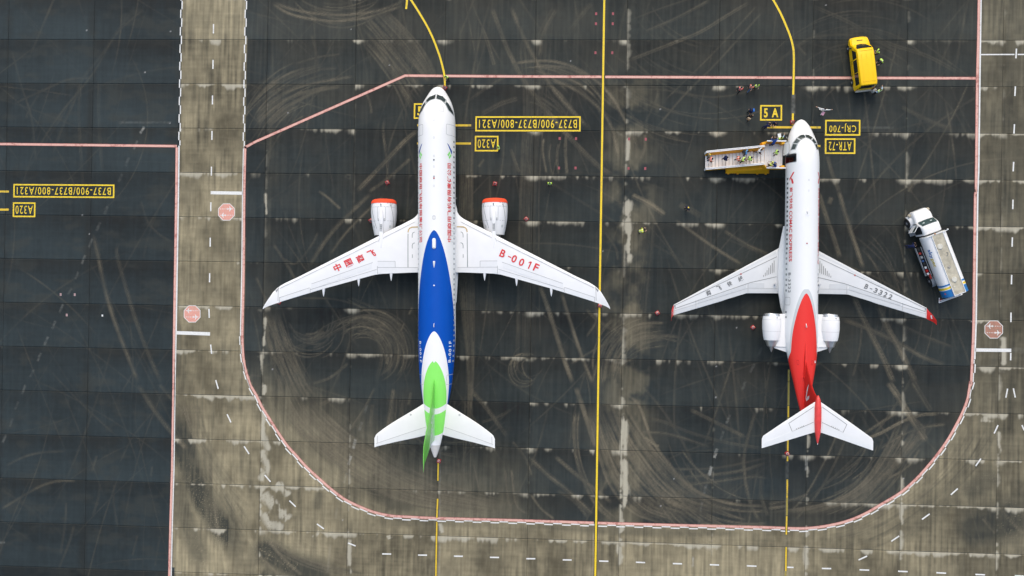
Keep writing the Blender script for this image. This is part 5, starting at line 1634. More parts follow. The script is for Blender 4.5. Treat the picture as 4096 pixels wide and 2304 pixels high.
JC.outline('roof_hatch', rrect(2.62, 3.22, .28, .52, .05), PANELG, .03)
JC.outline('antenna_plate', rrect(14.1, 14.45, -.055, .055, .02), PANELG, .05)
for s in (7.9, 6.0, 4.2, 9.0, 11.0):
    JC.outline('antenna_plate', rrect(s - .09, s + .09, -.03, .03, .03), M('exit_outline'), .03)
MB().lathe([(-.56, .10), (-.45, .20), (.40, .20), (.52, .14), (.56, .05)], (0, S0C - 16.95, 5.80), 'y', 16).build('satcom_fairing', WHITEP, ca, smooth=True)
MB().lathe([(-.34, .02), (0, .10), (.28, .13), (.33, .06)], (0, S0C - 19.1, 5.82), 'y', 14).build('antenna_fairing', WHITEP, ca, smooth=True)
MB().loft([[(-.03, S0C - 25.2, 5.8), (.03, S0C - 25.2, 5.8), (.03, S0C - 25.6, 5.8), (-.03, S0C - 25.6, 5.8)], [(-.015, S0C - 25.4, 6.15), (.015, S0C - 25.4, 6.15), (.015, S0C - 25.6, 6.15), (-.015, S0C - 25.6, 6.15)]]).build('blade_antenna', WHITEP, ca)
for s, mt in ((21.3, WHITEP), (10.2, M('beacon_red', (.45, .05, .04), .3)), (10.0, FRAME), (8.3, STRAP)):
    MB().lathe([(0, .09), (.07, .07), (.10, .02)], (0, S0C - s, 5.82), 'z', 12).build('beacon', mt, ca, smooth=True)
MB().box((0, S0C - 29.05, 5.84), (.2, .42, .05)).build('antenna_base', WHITEP, ca, bevel=.02)
gear(JC, 4.9, 0, 1.8, .40, .28, 'nose_gear')
for x in (-3.8, 3.8):
    gear(JC, 19.0, x, 3.0, .58, .45, 'main_gear')
# wing root fairing
for side in (-1, 1):
    rings = []
    for s, b, h, zc in ((12.0, 1.7, .25, 2.3), (13.0, 1.98, .7, 2.3), (14.5, 2.12, .95, 2.35), (17.5, 2.14, 1.0, 2.35), (20.5, 2.08, .9, 2.3), (23, 1.9, .5, 2.2), (24.5, 1.5, .2, 2.2)):
        rings.append([(side * (b * math.cos(t) if math.cos(t) > 0 else 0), S0C - s, zc + h * math.sin(t)) for t in np.linspace(-PI / 2, PI / 2, 12)])
    MB().loft(rings, caps=False, closed=False).build('wing_root_fairing', WINGW, ca, smooth=True)


# ------------------------------------------------------------------ the smaller airliner
S0A = 16.0
ARJ_ROT = .005
aa = thing('airliner', 'smaller white airliner with red tail, rear engines and stairs at its open door', 'airplane',
           (58.25 + S0A * math.sin(ARJ_ROT), -9.14 - S0A * math.cos(ARJ_ROT), 0), ARJ_ROT)
JA = Jet(aa, S0A,
         [(0, .02), (.1, .30), (.42, .63), (.94, .96), (1.81, 1.30), (2.6, 1.48), (3.55, 1.61), (4.8, 1.67), (21.5, 1.67), (24.4, 1.52), (26.1, 1.26), (27.3, 1.02), (29.3, .62), (30.6, .30), (31.2, .12)],
         [(0, 2.42), (.1, 2.62), (.42, 2.86), (.94, 3.15), (1.7, 3.50), (2.25, 4.00), (2.9, 4.35), (3.7, 4.58), (5, 4.70), (24, 4.70), (27, 4.66), (29.5, 4.58), (31.2, 4.35)],
         [(0, 2.38), (.1, 2.2), (.42, 1.98), (.94, 1.75), (1.81, 1.48), (3, 1.32), (5, 1.28), (20, 1.28), (22, 1.5), (24, 2.05), (27, 3.05), (29.5, 3.75), (31.2, 4.15)])


def livery_a():
    n = NT('white_red_livery')
    th, s = n.attr('theta').outputs['Fac'], n.attr('station').outputs['Fac']
    f = n.noise(n.coord(), 0.8, 4.0)
    white = n.mix(f, (.775, .79, .80), (.815, .83, .84))
    red = n.mix(n.noise(n.coord(), 30, 2), (.70, .028, .022), (.80, .045, .035))
    grey = n.mix(f, (.54, .575, .59), (.58, .615, .63))

    def reg(apex, add):
        d = n.math('MAXIMUM', n.math('SUBTRACT', s, apex), 0.0)
        g = n.math('MULTIPLY', n.math('POWER', d, .62), .338)
        e = n.math('MULTIPLY', n.step(s, 24.2, 27.0), 1.6)
        return n.math('LESS_THAN', th, n.math('ADD', n.math('ADD', g, e), n.math('MULTIPLY', n.math('GREATER_THAN', d, 0.0), add)))
    c = n.mix(reg(17.9, .10), white, grey)
    c = n.mix(reg(18.33, 0.0), c, red)
    return n.finish(c, .35, coat=.06, spec=.28)


HOLE = (3.86, 4.80, -1.71, -.68)
hs = [3.86, 4.80]
hole_th = (-26 * 2 * PI / 96, -10 * 2 * PI / 96)
fus_a = JA.fuselage(list(np.linspace(0, 1, 14) ** 1.7 * 3.7) + hs + [4.1, 4.4] + list(np.linspace(5, 20, 31)) + list(np.linspace(20, 31.2, 36)), livery_a(), hole=(3.86, 4.80, hole_th[0], hole_th[1]))
# entrance: recess behind the opening, with a dark red mat
t0, t1 = hole_th
xin = -.55
ent = MB()
ent.box((-1.02, S0A - 4.33, 2.18), (1.10, 1.0, .05))
ent.build('entrance_floor', M('entrance_floor_grey', (.10, .10, .10), .7), aa)
wl = MB().box((-.45, S0A - 4.33, 2.9), (.05, 1.0, 1.5))
for s in (3.84, 4.82):
    wl.box((-.98, S0A - s, 2.95), (1.02, .04, 1.5))
wl.build('entrance_wall', M('entrance_wall_grey', (.30, .31, .32), .6), aa)
mat_o = MB().box((-1.12, S0A - 4.36, 2.225), (.86, .78, .03)).build('welcome_mat', M('mat_dark_red', (.16, .018, .020), .9, var=.2, scale=12), aa)
MB().box((-1.12, S0A - 4.02, 2.243), (.72, .03, .006)).build('mat_trim', M('mat_gold', (.42, .24, .10), .7), mat_o)
MB().box((-.76, S0A - 4.36, 2.243), (.03, .66, .006)).build('mat_trim', M('mat_gold'), mat_o)
for q in ([(-1.14, 4.22), (-1.02, 4.40)], [(-1.02, 4.22), (-1.14, 4.42)], [(-1.16, 4.32), (-.98, 4.32)], [(-.90, 4.22), (-.90, 4.42)], [(-.95, 4.30), (-.84, 4.30)]):
    MB().tube([(x, S0A - s, 2.246) for x, s in q], .012, 4).build('mat_emblem', M('mat_gold'), mat_o)
# rim of the opening and the door swung forward
hole_poly = [(s, t) for s, t in rrect(3.86, 4.80, t0, t1, .16)]
JA.outline('door_frame', hole_poly, FRAME, .07, .012)
rows = []
for i in range(9):
    s = 2.62 + 1.30 * i / 8
    e = min(1, 4 * min(i, 8 - i) / 8 + .55)
    rows.append([JA.pt(3.75, -(1.40 + .32 * (j / 8 - .5) * 2 * e), .26 + .05 * (i / 8)) for j in range(9)])
    rows[-1] = [(p[0], S0A - s, p[2]) for p in rows[-1]]
low = [[(p[0] + .10, p[1], p[2] - .10) for p in r] for r in rows]
dm = MB().grid(rows).grid(low)
per = [rows[0][j] for j in range(9)] + [rows[i][8] for i in range(1, 9)] + [rows[8][j] for j in range(7, -1, -1)] + [rows[i][0] for i in range(7, 0, -1)]
pel = [(p[0] + .10, p[1], p[2] - .10) for p in per]
dm.add(per + pel, [(i, (i + 1) % len(per), len(per) + (i + 1) % len(per), len(per) + i) for i in range(len(per))], 1)
door_o = dm.build('entrance_door', [WHITEP, FRAME], aa, smooth=True, angle=40)
MB().tube([(-1.62, S0A - 3.95, 3.15), (-1.95, S0A - 3.7, 3.05)], .05, 8).build('door_hinge', FRAME, door_o)

WSA = [(1.0, 12.8, 18.36, 1.25, .70), (1.55, 13.2, 18.36, 1.3, .66), (2.0, 13.6, 18.36, 1.35, .62), (2.4, 13.83, 18.36, 1.4, .56), (5.1, 15.31, 18.38, 1.66, .42), (8.2, 17.01, 19.32, 1.96, .30), (11.0, 18.55, 20.17, 2.22, .22), (13.1, 19.70, 20.80, 2.42, .16)]
K_ = lambda q: [(l * 1.047 if l > 3.2 else l, s) for l, s in q]
for side in (-1, 1):
    W = Surface(JA, WSA, side)
    wing = W.build('wing', WINGG)
    le = lambda l: float(W.le(l))
    te = lambda l: float(W.te(l))
    GM = M('flap_grey', (.585, .61, .625), .38, coat=.1, var=.02)
    P = lambda nm, quad, **k: W.panel(nm, K_(quad), GM, parent=wing, **k)
    leo, teo = le, te
    le = lambda l: leo(l * 1.047 if l > 3.2 else l)
    te = lambda l: teo(l * 1.047 if l > 3.2 else l)
    for a, b in ((2.2, 5.2), (5.24, 8.8), (8.84, 12.35)):
        P('slat', [(a, le(a) + .05), (b, le(b) + .05), (b, le(b) + .40 - .015 * b), (a, le(a) + .44 - .015 * a)])
    P('flap', [(2.0, 17.86), (4.88, 17.86), (4.88, te(4.88) - .03), (2.0, te(2.0) - .03)])
    P('flap', [(4.98, 17.88), (10.2, 19.62), (10.2, te(10.2) - .03), (4.98, te(4.98) - .03)])
    P('aileron', [(10.3, 19.66), (12.4, 20.34), (12.4, te(12.4) - .02), (10.3, te(10.3) - .02)])
    P('spoiler', [(3.26, 17.27), (4.86, 17.27), (4.86, 17.82), (3.26, 17.82)])
    for k in range(3):
        a = 5.15 + k * 1.65
        b = a + 1.6
        f = lambda l, d: 17.45 + (l - 5.1) * .335 + d
        P('spoiler', [(a, f(a, 0)), (b, f(b, 0)), (b, f(b, .38)), (a, f(a, .40))])
    gap = MB()
    W.line(K_([(2.1, 14.45), (12.35, 19.72), (12.35, 20.08), (4.7, 17.24), (2.1, 16.58)]), .045, .026, gap)
    g_ = gap.build('spar_line', PANELD, wing)
    g_['kind'] = 'stuff'
    gap = MB()
    for path in ([(2.0, 17.84), (4.93, 17.84)], [(4.93, 17.4), (4.93, te(4.93) - .02)], [(4.98, 17.86), (10.25, 19.60)], [(10.25, 19.2), (10.25, te(10.25) - .02)], [(10.3, 19.63), (12.45, 20.32)], [(12.45, 19.6), (12.45, 20.8)]):
        W.line(K_(path), .035, .026, gap)
    g_ = gap.build('panel_gap', PANELG, wing)
    g_['kind'] = 'stuff'
    for k in range(7):
        l = 2.4 + .187 * k
        s0 = 14.86 + (16.42 - 14.86) * k / 6
        W.line([(l, s0), (l, 16.14 + .48 * k / 6)], .05, .03).build('wing_slot', M('slot_grey', (.13, .14, .14), .6), wing)
    c0 = W.pt(5.95, 16.35, .02)
    MB().lathe([(0, .10), (.006, .09), (.01, .02)], c0, 'z', 14).build('fuel_cap', M('fuel_cap_red', (.45, .16, .15), .5), wing)
    W.panel('wing_tip_light', [(12.85, 19.62), (13.1, 19.76), (13.1, 20.1), (12.9, 19.76)], M('lamp_lens'), parent=wing)
    # swept up red winglet
    rings = []
    for l, s0, s1, z, t in ((13.1, 19.70, 20.80, 2.42, .08), (13.22, 19.95, 20.93, 2.52, .06), (13.34, 20.2, 21.02, 2.8, .045), (13.44, 20.5, 21.15, 3.2, .035), (13.52, 20.98, 21.42, 3.72, .02)):
        n_ = Vector((-side * .75 * min(1, (z - 2.42) * 2.0), 0, .7)).normalized() * t
        cp = [(s0 + (s1 - s0) * c, W.prof(c) * 2) for c in (0, .1, .3, .6, 1)]
        up = [(side * l + n_.x * p, S0A - s, z + n_.z * p) for s, p in cp]
        dn = [(side * l - n_.x * p, S0A - s, z - n_.z * p) for s, p in cp[::-1]][1:-1]
        rings.append(up + dn)
    wlm = MB().loft(rings).build('winglet', M('winglet_red', (.74, .035, .03), .3, coat=.3), wing, smooth=True, angle=50)
    MB().add([(side * (x - .17), S0A - q, z) for x, q, z in ((13.44, 20.45, 2.92), (13.50, 20.45, 3.1), (13.52, 20.75, 3.12), (13.54, 20.78, 3.22), (13.50, 20.85, 3.0), (13.47, 20.7, 2.92))], [(0, 1, 2, 3, 4, 5)]).build('winglet_emblem', WTXT, wlm)
    # rear engine
    ex, ez = side * 3.0, 3.0
    es = lambda s: S0A - s
    nac = MB().lathe([(es(23.25), .76), (es(22.8), .86), (es(22.0), .95), (es(21.2), .95), (es(20.72), .86), (es(20.52), .78), (es(20.48), .70), (es(20.7), .63), (es(21.3), .60)], (ex, 0, ez), 'y', 36, caps=False).build('engine', WHITEP, aa, smooth=True, angle=60)
    MB().lathe([(es(20.74), .872), (es(20.52), .79), (es(20.47), .70), (es(20.72), .625)], (ex, 0, ez), 'y', 36, caps=False).build('intake_lip', LIP, nac, smooth=True)
    MB().lathe([(es(21.29), .60), (es(21.28), .01)], (ex, 0, ez), 'y', 24).build('fan', DARK, nac)
    MB().lathe([(es(23.9), .44), (es(23.2), .68)], (ex, 0, ez), 'y', 28, caps=False).build('exhaust_nozzle', STEEL, nac, smooth=True)
    MB().lathe([(es(24.52), .03), (es(24.1), .20), (es(23.85), .40), (es(23.84), .05)], (ex, 0, ez), 'y', 20).build('exhaust_cone', M('cone_metal', (.36, .35, .33), .4, .7), nac, smooth=True)
    ln = MB()
    for s in (21.1, 22.3):
        r_ = float(np.interp(s, [20.72, 21.2, 22.0, 22.8], [.86, .95, .95, .86]))
        ln.lathe([(es(s) - .01, r_ + .004), (es(s) + .01, r_ + .004)], (ex, 0, ez), 'y', 36, caps=False)
    g_ = ln.build('panel_gap', PANELG, nac)
    g_['kind'] = 'stuff'
    MB().add([(ex + .25, es(20.85), ez + .86), (ex + .38, es(20.85), ez + .82), (ex + .31, es(20.8), ez + 1.0), (ex + .32, es(21.05), ez + .84)], [(0, 1, 2), (0, 2, 3), (1, 3, 2)]).build('hoist_fin', M('vent_dark'), nac)
    py = MB().loft([[(side * 1.35, es(20.45), z0) for z0 in (3.2,)] * 1 + [(side * 1.35, es(24.0), 3.2), (side * 1.35, es(24.0), 2.9), (side * 1.35, es(20.45), 2.9)],
                    [(side * 2.75, es(20.55), 3.2), (side * 2.75, es(23.92), 3.2), (side * 2.75, es(23.92), 2.9), (side * 2.75, es(20.55), 2.9)]]).build('pylon', WHITEP, aa, bevel=.05, smooth=True)
    MB().loft([[(side * 1.3, es(24.02), 3.19), (side * 1.3, es(24.55), 3.07), (side * 1.3, es(24.55), 3.03), (side * 1.3, es(24.02), 2.91)],
               [(side * 2.72, es(23.94), 3.19), (side * 2.72, es(24.08), 3.08), (side * 2.72, es(24.08), 3.0), (side * 2.72, es(23.94), 2.91)]]).build('pylon_flap', WHITEP, py)
    # T tail
    H = Surface(JA, [(.0, 28.72, 31.80, 8.4, .26), (.35, 28.95, 31.9, 8.4, .25), (5.0, 32.17, 33.43, 8.38, .12), (5.22, 32.33, 33.5, 8.38, .08), (5.34, 32.62, 33.52, 8.38, .04)], side)
    ht = H.build('tailplane', M('tailplane_pale', (.74, .755, .765), .35, coat=.05, var=.03, scale=.7), fine=18)
    H.panel('elevator', [(.42, 30.95), (5.1, 32.98), (5.1, float(H.te(5.1)) - .02), (.42, float(H.te(.42)) - .02)], M('elevator_pale', (.72, .74, .75), .35, var=.02), parent=ht)
    g_ = H.line([(.4, 29.38), (2.78, 31.04), (2.43, 31.83), (.4, 30.88)], .04, .012).build('panel_gap', PANELD, ht)
    g_['kind'] = 'stuff'
    for k in range(5):
        l = 1.35 + k * .17
        s = 30.88 + (l - .4) * .45
        MB().box(H.pt(l, s - .05, .02), (.03, .10, .03)).build('hinge_bracket', STRAP, ht)
wl_, wr_ = Surface(JA, WSA, -1), Surface(JA, WSA, 1)
for ch, u, v in (('商', 2834, 1171), ('飞', 2876.5, 1152), ('快', 2920, 1134.5), ('线', 2965, 1115)):
    x, y = G(u, v, 2.15)
    dx, dy = x - aa.location.x, y - aa.location.y
    lx, ly = dx * math.cos(ARJ_ROT) + dy * math.sin(ARJ_ROT), -dx * math.sin(ARJ_ROT) + dy * math.cos(ARJ_ROT)
    wl_.text(ch, (lx, S0A - ly), math.radians(23.5), .50, .54, GREYT, bold=.026)
for ch, u, v, w in (('B', 3469, 1146, .34), ('-', 3487, 1155, .24), ('3', 3505, 1162, .34), ('3', 3524, 1170, .34), ('2', 3543, 1178, .34), ('2', 3562, 1187, .34)):
    x, y = G(u, v, 2.15)
    dx, dy = x - aa.location.x, y - aa.location.y
    lx, ly = dx * math.cos(ARJ_ROT) + dy * math.sin(ARJ_ROT), -dx * math.sin(ARJ_ROT) + dy * math.cos(ARJ_ROT)
    wr_.text(ch, (lx, S0A - ly), math.radians(-24.5), w, .52 if ch != '-' else .08, GREYT, bold=.026)

# fin
AZ = [4.35, 4.75, 5.2, 6.0, 7.1, 7.9, 8.45]
ALE = [23.9, 24.75, 25.75, 26.73, 27.85, 28.3, 28.5]
ATE = [31.0, 31.1, 31.2, 31.4, 31.7, 31.85, 31.9]
ATH = [.44, .46, .48, .50, .50, .46, .40]
ale, ate, ath = pchip(AZ, ALE), pchip(AZ, ATE), pchip(AZ, ATH)


def afin(s, z, side, off=0.0):
    l, t = float(ale(z)), float(ate(z))
    c = min(1, max(0, (s - l) / (t - l)))
    h = 2.5 * (0.2969 * math.sqrt(c) - 0.126 * c - 0.3516 * c * c + 0.2843 * c ** 3 - 0.1015 * c ** 4) * float(ath(z))
    return (side * (h + off), S0A - s, z)


rings = []
for z in np.linspace(AZ[0], AZ[-1], 24):
    l, t = float(ale(z)), float(ate(z))
    rings.append([afin(l + (t - l) * c, z, 1) for c in cs_] + [afin(l + (t - l) * c, z, -1) for c in cs_[::-1]][1:-1])
REDP = M('tail_red', (.70, .026, .02), .35, coat=.08, var=.06, scale=2)
afn = MB().loft(rings).build('tail_fin', REDP, aa, smooth=True, angle=50)
for side in (-1, 1):
    for path in ([(27.45, 6.1), (28.0, 5.9), (28.6, 5.55), (29.2, 5.2), (28.9, 5.15), (28.2, 5.45), (27.7, 5.8)], [(28.55, 6.3), (28.9, 6.25), (29.3, 5.3), (29.05, 5.2)], [(28.7, 6.05), (28.95, 6.0), (28.95, 5.7), (28.7, 5.75)]):
        vv, ff = conform(path, [tuple(range(len(path)))], lambda s_, z_: afin(s_, z_, side, .01), .2)
        MB().add(vv, ff).build('fin_emblem', WTXT, afn)
bul = MB().lathe([(S0A - 32.95, .03), (S0A - 32.6, .14), (S0A - 31.8, .28), (S0A - 30.6, .34), (S0A - 29.4, .33), (S0A - 28.7, .24), (S0A - 28.35, .10), (S0A - 28.25, .02)], (0, 0, 8.46), 'y', 24).build('tail_bullet', M('bullet_red', (.72, .06, .055), .3, coat=.3), aa, smooth=True)
MB().lathe([(0, .02), (.06, .05), (.1, .02)], (0, S0A - 33.05, 8.46), 'y', 10).build('tail_light', WTXT, bul)
# dorsal intake, vents on the red tail
MB().loft([[(-.03, S0A - 23.2, 4.68), (.03, S0A - 23.2, 4.68), (.03, S0A - 23.2, 4.69), (-.03, S0A - 23.2, 4.69)], [(-.16, S0A - 25.2, 4.62), (.16, S0A - 25.2, 4.62), (.12, S0A - 25.2, 4.95), (-.12, S0A - 25.2, 4.95)], [(-.22, S0A - 27, 4.6), (.22, S0A - 27, 4.6), (.2, S0A - 27, 5.0), (-.2, S0A - 27, 5.0)]]).build('dorsal_fairing', REDP, aa, smooth=True)
MB().box((1.02, S0A - 25.35, 4.28), (.22, .30, .10), rz=.3).build('apu_vent', M('vent_grey'), aa, bevel=.02)
for side in (-1, 1):
    JA.outline('access_panel', rrect(25.2, 25.65, side * .55 - .07, side * .55 + .07, .05), M('deep_red', (.40, .015, .015), .4), .04)
# flight deck windows
for sx in (-1, 1):
    fr = JA.decal('window_surround', [(1.66, sx * .015), (1.85, sx * .42), (2.18, sx * .86), (2.7, sx * 1.22), (3.5, sx * 1.46), (3.5, sx * 1.06), (2.92, sx * .82), (2.52, sx * .5), (2.27, sx * .015)], FRAME, .008, .1, lat=True)
    JA.decal('windscreen', [(1.74, sx * .05), (1.92, sx * .44), (2.16, sx * .74), (2.45, sx * .50), (2.28, sx * .28), (2.20, sx * .05)], GLASS, .016, .1, parent=fr, lat=True)
    JA.decal('side_window', [(2.27, sx * .86), (2.72, sx * 1.16), (2.84, sx * .88), (2.55, sx * .60)], GLASS, .016, .1, parent=fr, lat=True)
    JA.decal('side_window', [(2.84, sx * 1.20), (3.42, sx * 1.40), (3.42, sx * 1.10), (2.95, sx * .92)], GLASS, .016, .1, parent=fr, lat=True)
    JA.outline('wiper', [(1.60, sx * .04), (1.46, sx * .1), (1.42, sx * .30)], STRAP, .025, .03, closed=False)
    MB().tube([JA.pt(2.0, sx * 1.75, .0), JA.pt(2.0, sx * 1.75, .14), JA.pt(1.85, sx * 1.75, .16)], .02, 6).build('pitot_probe', FRAME, aa)
for side in (-1, 1):
    windows(JA, [6.42 + .4835 * k for k in range(16)], 1.33, side, WM, aa, .165, .12)
    windows(JA, [14.16 + .555 * k for k in range(8)] + [20.3, 20.82], 1.36, side, [M('window_glass_mid', (.27, .30, .31), .15), FRAME], aa, .165, .12)
    if side < 0:
        JA.text('商飞快线', 7.36, 9.60, 1.12, .88, side, RED, bold=.018, space=1.12)
        JA.text('COMAC', 9.80, 12.03, 1.12, .89, side, RED, bold=.022)
        JA.text('EXPRESS', 12.24, 15.06, 1.12, .89, side, RED, bold=.022)
        JA.text('B-3322', 16.2, 18.28, 1.16, .96, side, GREYT, bold=.02, space=1.25)
    else:
        JA.text('商飞快线', 13.0, 15.3, 1.14, .90, side, RED, bold=.018, space=1.12)
        JA.text('COMAC', 10.48, 12.75, 1.14, .91, side, RED, bold=.022)
        JA.text('EXPRESS', 7.4, 10.28, 1.14, .91, side, RED, bold=.022)
        JA.text('B-3322', 16.2, 18.28, 1.16, .96, side, GREYT, bold=.02, space=1.25)
    lg = JA.decal('logo', [(5.78, side * .80), (5.86, side * .80), (6.0, side * .84), (6.60, side * 1.10), (6.72, side * 1.12), (6.42, side * 1.14), (6.25, side * 1.06), (5.82, side * .88)], RED, .009)
    for d in (0, .13):
        JA.decal('logo_bar', [(6.36 + d, side * (.96 - d * .45)), (6.50 + d, side * (1.03 - d * .45)), (7.02 + d * .4, side * (.91 - d * .45 + .03)), (6.86 + d * .4, side * (.84 - d * .35 + .03))], RED, .009, parent=lg)
    JA.outline('service_door', rrect(18.75, 19.55, side * 1.25 - .25, side * 1.25 + .25, .1), PANELG, .04)
for s in (6.7, 7.8):
    JA.outline('antenna_plate', rrect(s - .08, s + .08, .05, .11, .03), M('exit_outline'), .03)
MB().loft([[(-.03, S0A - 9.8, 4.68), (.03, S0A - 9.8, 4.68), (.03, S0A - 10.2, 4.68), (-.03, S0A - 10.2, 4.68)], [(-.012, S0A - 10.0, 5.0), (.012, S0A - 10.0, 5.0), (.012, S0A - 10.2, 5.0), (-.012, S0A - 10.2, 5.0)]]).build('blade_antenna', WHITEP, aa)
MB().lathe([(0, .07), (.07, .06), (.10, .02)], (0, S0A - 13.2, 4.69), 'z', 12).build('beacon', M('beacon_red'), aa, smooth=True)
MB().loft([[(-.03, S0A - 21.4, 4.68), (.03, S0A - 21.4, 4.68), (.03, S0A - 21.8, 4.68), (-.03, S0A - 21.8, 4.68)], [(-.012, S0A - 21.65, 4.98), (.012, S0A - 21.65, 4.98), (.012, S0A - 21.8, 4.98), (-.012, S0A - 21.8, 4.98)]]).build('blade_antenna', WHITEP, aa)
gear(JA, 3.5, 0, 1.5, .30, .22, 'nose_gear')
for x in (-2.3, 2.3):
    gear(JA, 17.4, x, 2.0, .50, .35, 'main_gear')
for side in (-1, 1):
    rings = []
    for s, b, h, zc in ((11.2, 1.5, .2, 1.6), (12.4, 1.72, .5, 1.6), (13.6, 1.95, .62, 1.6), (16, 2.02, .66, 1.6), (18.3, 1.95, .62, 1.6), (19.8, 1.7, .42, 1.6), (20.6, 1.45, .2, 1.6)):
        rings.append([(side * b * max(0, math.cos(t)), S0A - s, zc + h * math.sin(t)) for t in np.linspace(-PI / 2, PI / 2, 12)])
    MB().loft(rings, caps=False, closed=False).build('wing_root_fairing', M('fairing_white', (.74, .76, .77), .35, var=.02), aa, smooth=True)


# ================================================================== CONES
CONE_RED = M('cone_red', (.66, .055, .05), .5, var=.15, scale=8)
CONE_WHITE = M('cone_white', (.78, .78, .76), .5)
CONE_BASE = M('cone_base_red', (.34, .035, .035), .7)


def cone(label, x, y, rz=0.0):
    o = thing('traffic_cone', label, 'traffic cone', (x, y, Z2), rz)
    MB().box((0, 0, .02), (.44, .44, .04)).build('base', CONE_BASE, o, bevel=.012)
    R = lambda z: .205 - .165 * z / .75
    MB().lathe([(.04, R(.04)), (.22, R(.22)), (.22, R(.22)), (.75, R(.75)), (.75, .02)], (0, 0, 0), 'z', 18).build('body', CONE_RED, o, smooth=True)
    for a, b in ((.20, .34), (.50, .61)):
        MB().lathe([(a, R(a) + .005), (b, R(b) + .005)], (0, 0, 0), 'z', 18, caps=False).build('white_band', CONE_WHITE, o, smooth=True)
    return o


CONES = [('red and white cone just in front of the big airliner nose', 1778, 349), ('red and white cone ahead of the big airliner left engine', 1547, 729), ('red and white cone ahead of the big airliner right engine', 1979, 733),
         ('red and white cone left of the big airliner left engine', 1481, 881), ('red and white cone out to the right of the big airliner right engine', 2104.5, 875),
         ('red and white cone beside the left wing tip of the smaller airliner', 2631, 1252), ('red and white cone left of the smaller airliner left engine', 3014.5, 1310), ('red and white cone just behind the big airliner tail cone', 1754.5, 1846),
         ('red and white cone on the yellow line behind the smaller airliner tail', 3151.5, 1816), ('red and white cone under the right wing tip of the big airliner', 2400.5, 1222), ('red and white cone under the left wing tip of the big airliner', 1112.5, 1209),
         ('red and white cone beside the smaller airliner nose', 3172, 487)]
for lab, u, v in CONES:
    cone(lab, *G(u, v, .3), RNG.uniform(0, 1.5))

# ================================================================== VAN
VY = M('van_yellow', (.95, .585, .004), .4, coat=.03, var=.03, scale=1.2)
TYRE = M('tyre')
RIM = M('alloy_rim', (.62, .63, .65), .3, .6)
VGLASS = M('vehicle_glass', (.018, .024, .024), .08, coat=.3, var=.3)
BLACKP = M('black_plastic', (.02, .02, .021), .6)


def wheel(parent, x, y, r, w, side, hub=None):
    t = MB().lathe([(-w / 2, r * .62), (-w / 2, r * .94), (-w / 2 + .03, r), (w / 2 - .03, r), (w / 2, r * .94), (w / 2, r * .62)], (x, y, r), 'x', 28).build('wheel', TYRE, parent, smooth=True)
    m = MB()
    xo = x + side * (w / 2 + .004)
    for k in range(6):
        a = k * PI / 3
        c, s = math.cos(a), math.sin(a)
        m.add([(xo, y + (c * .07 - s * .04) * 1, r + s * .07 + c * .04), (xo, y + c * .07 + s * .04, r + s * .07 - c * .04), (xo - side * .012, y + c * r * .6 + s * .055, r + s * r * .6 - c * .055), (xo - side * .012, y + c * r * .6 - s * .055, r + s * r * .6 + c * .055)], [(0, 1, 2, 3)])
    m.lathe([(0, .09), (side * .02, .07), (side * .025, .01)], (xo, y, r), 'x', 12)
    m.lathe([(-side * .02, r * .64), (0, r * .60), (-side * .03, r * .54)], (xo, y, r), 'x', 24, caps=False)
    m.build('rim', hub or RIM, t)
    return t


def ring_profile(y, hb, hr, zb, zr, zw):
    """half-width hb at the belt (height zw), hr at the roof edge"""
    half = [(hb - .12, zb), (hb - .02, zb + .12), (hb, zw - .25), (hb, zw), (hr + .07, zr - .16), (hr, zr - .05), (hr - .12, zr - .005), (hr * .45, zr + .012)]
    return [(x, y, z) for x, z in half] + [(-x, y, z) for x, z in half[::-1]]


van = thing('van', 'bright yellow high roofed van parked across the pink line', 'van', (*G(3468, 262, 0), 0), .128)
van.location = (65.0, -2.75, 0)
VS = [(2.86, .55, .45, .42, .80, .66), (2.82, .80, .62, .34, .88, .74), (2.70, .93, .75, .30, .96, .82), (2.35, .99, .84, .28, 1.06, .95), (1.98, 1.0, .87, .27, 1.17, 1.08), (1.55, 1.0, .86, .27, 1.72, 1.13), (1.22, 1.0, .84, .27, 2.12, 1.15), (.95, 1.0, .83, .27, 2.24, 1.15), (0, 1.0, .83, .27, 2.28, 1.15), (-2.3, 1.0, .83, .28, 2.27, 1.15), (-2.62, .98, .80, .32, 2.20, 1.12), (-2.80, .95, .80, .38, 1.25, 1.05)]
vb = MB().loft([ring_profile(*r) for r in VS]).build('body', VY, van, smooth=True, bevel=.03, angle=30)


def van_side(y, z, sx, off=.012):
    """point on the tumblehome side"""
    hb = 1.0
    zr = 2.27 - .16
    t = (z - 1.15) / (zr - 1.15)
    return (sx * (hb + (.90 - hb) * t + off), y, z)


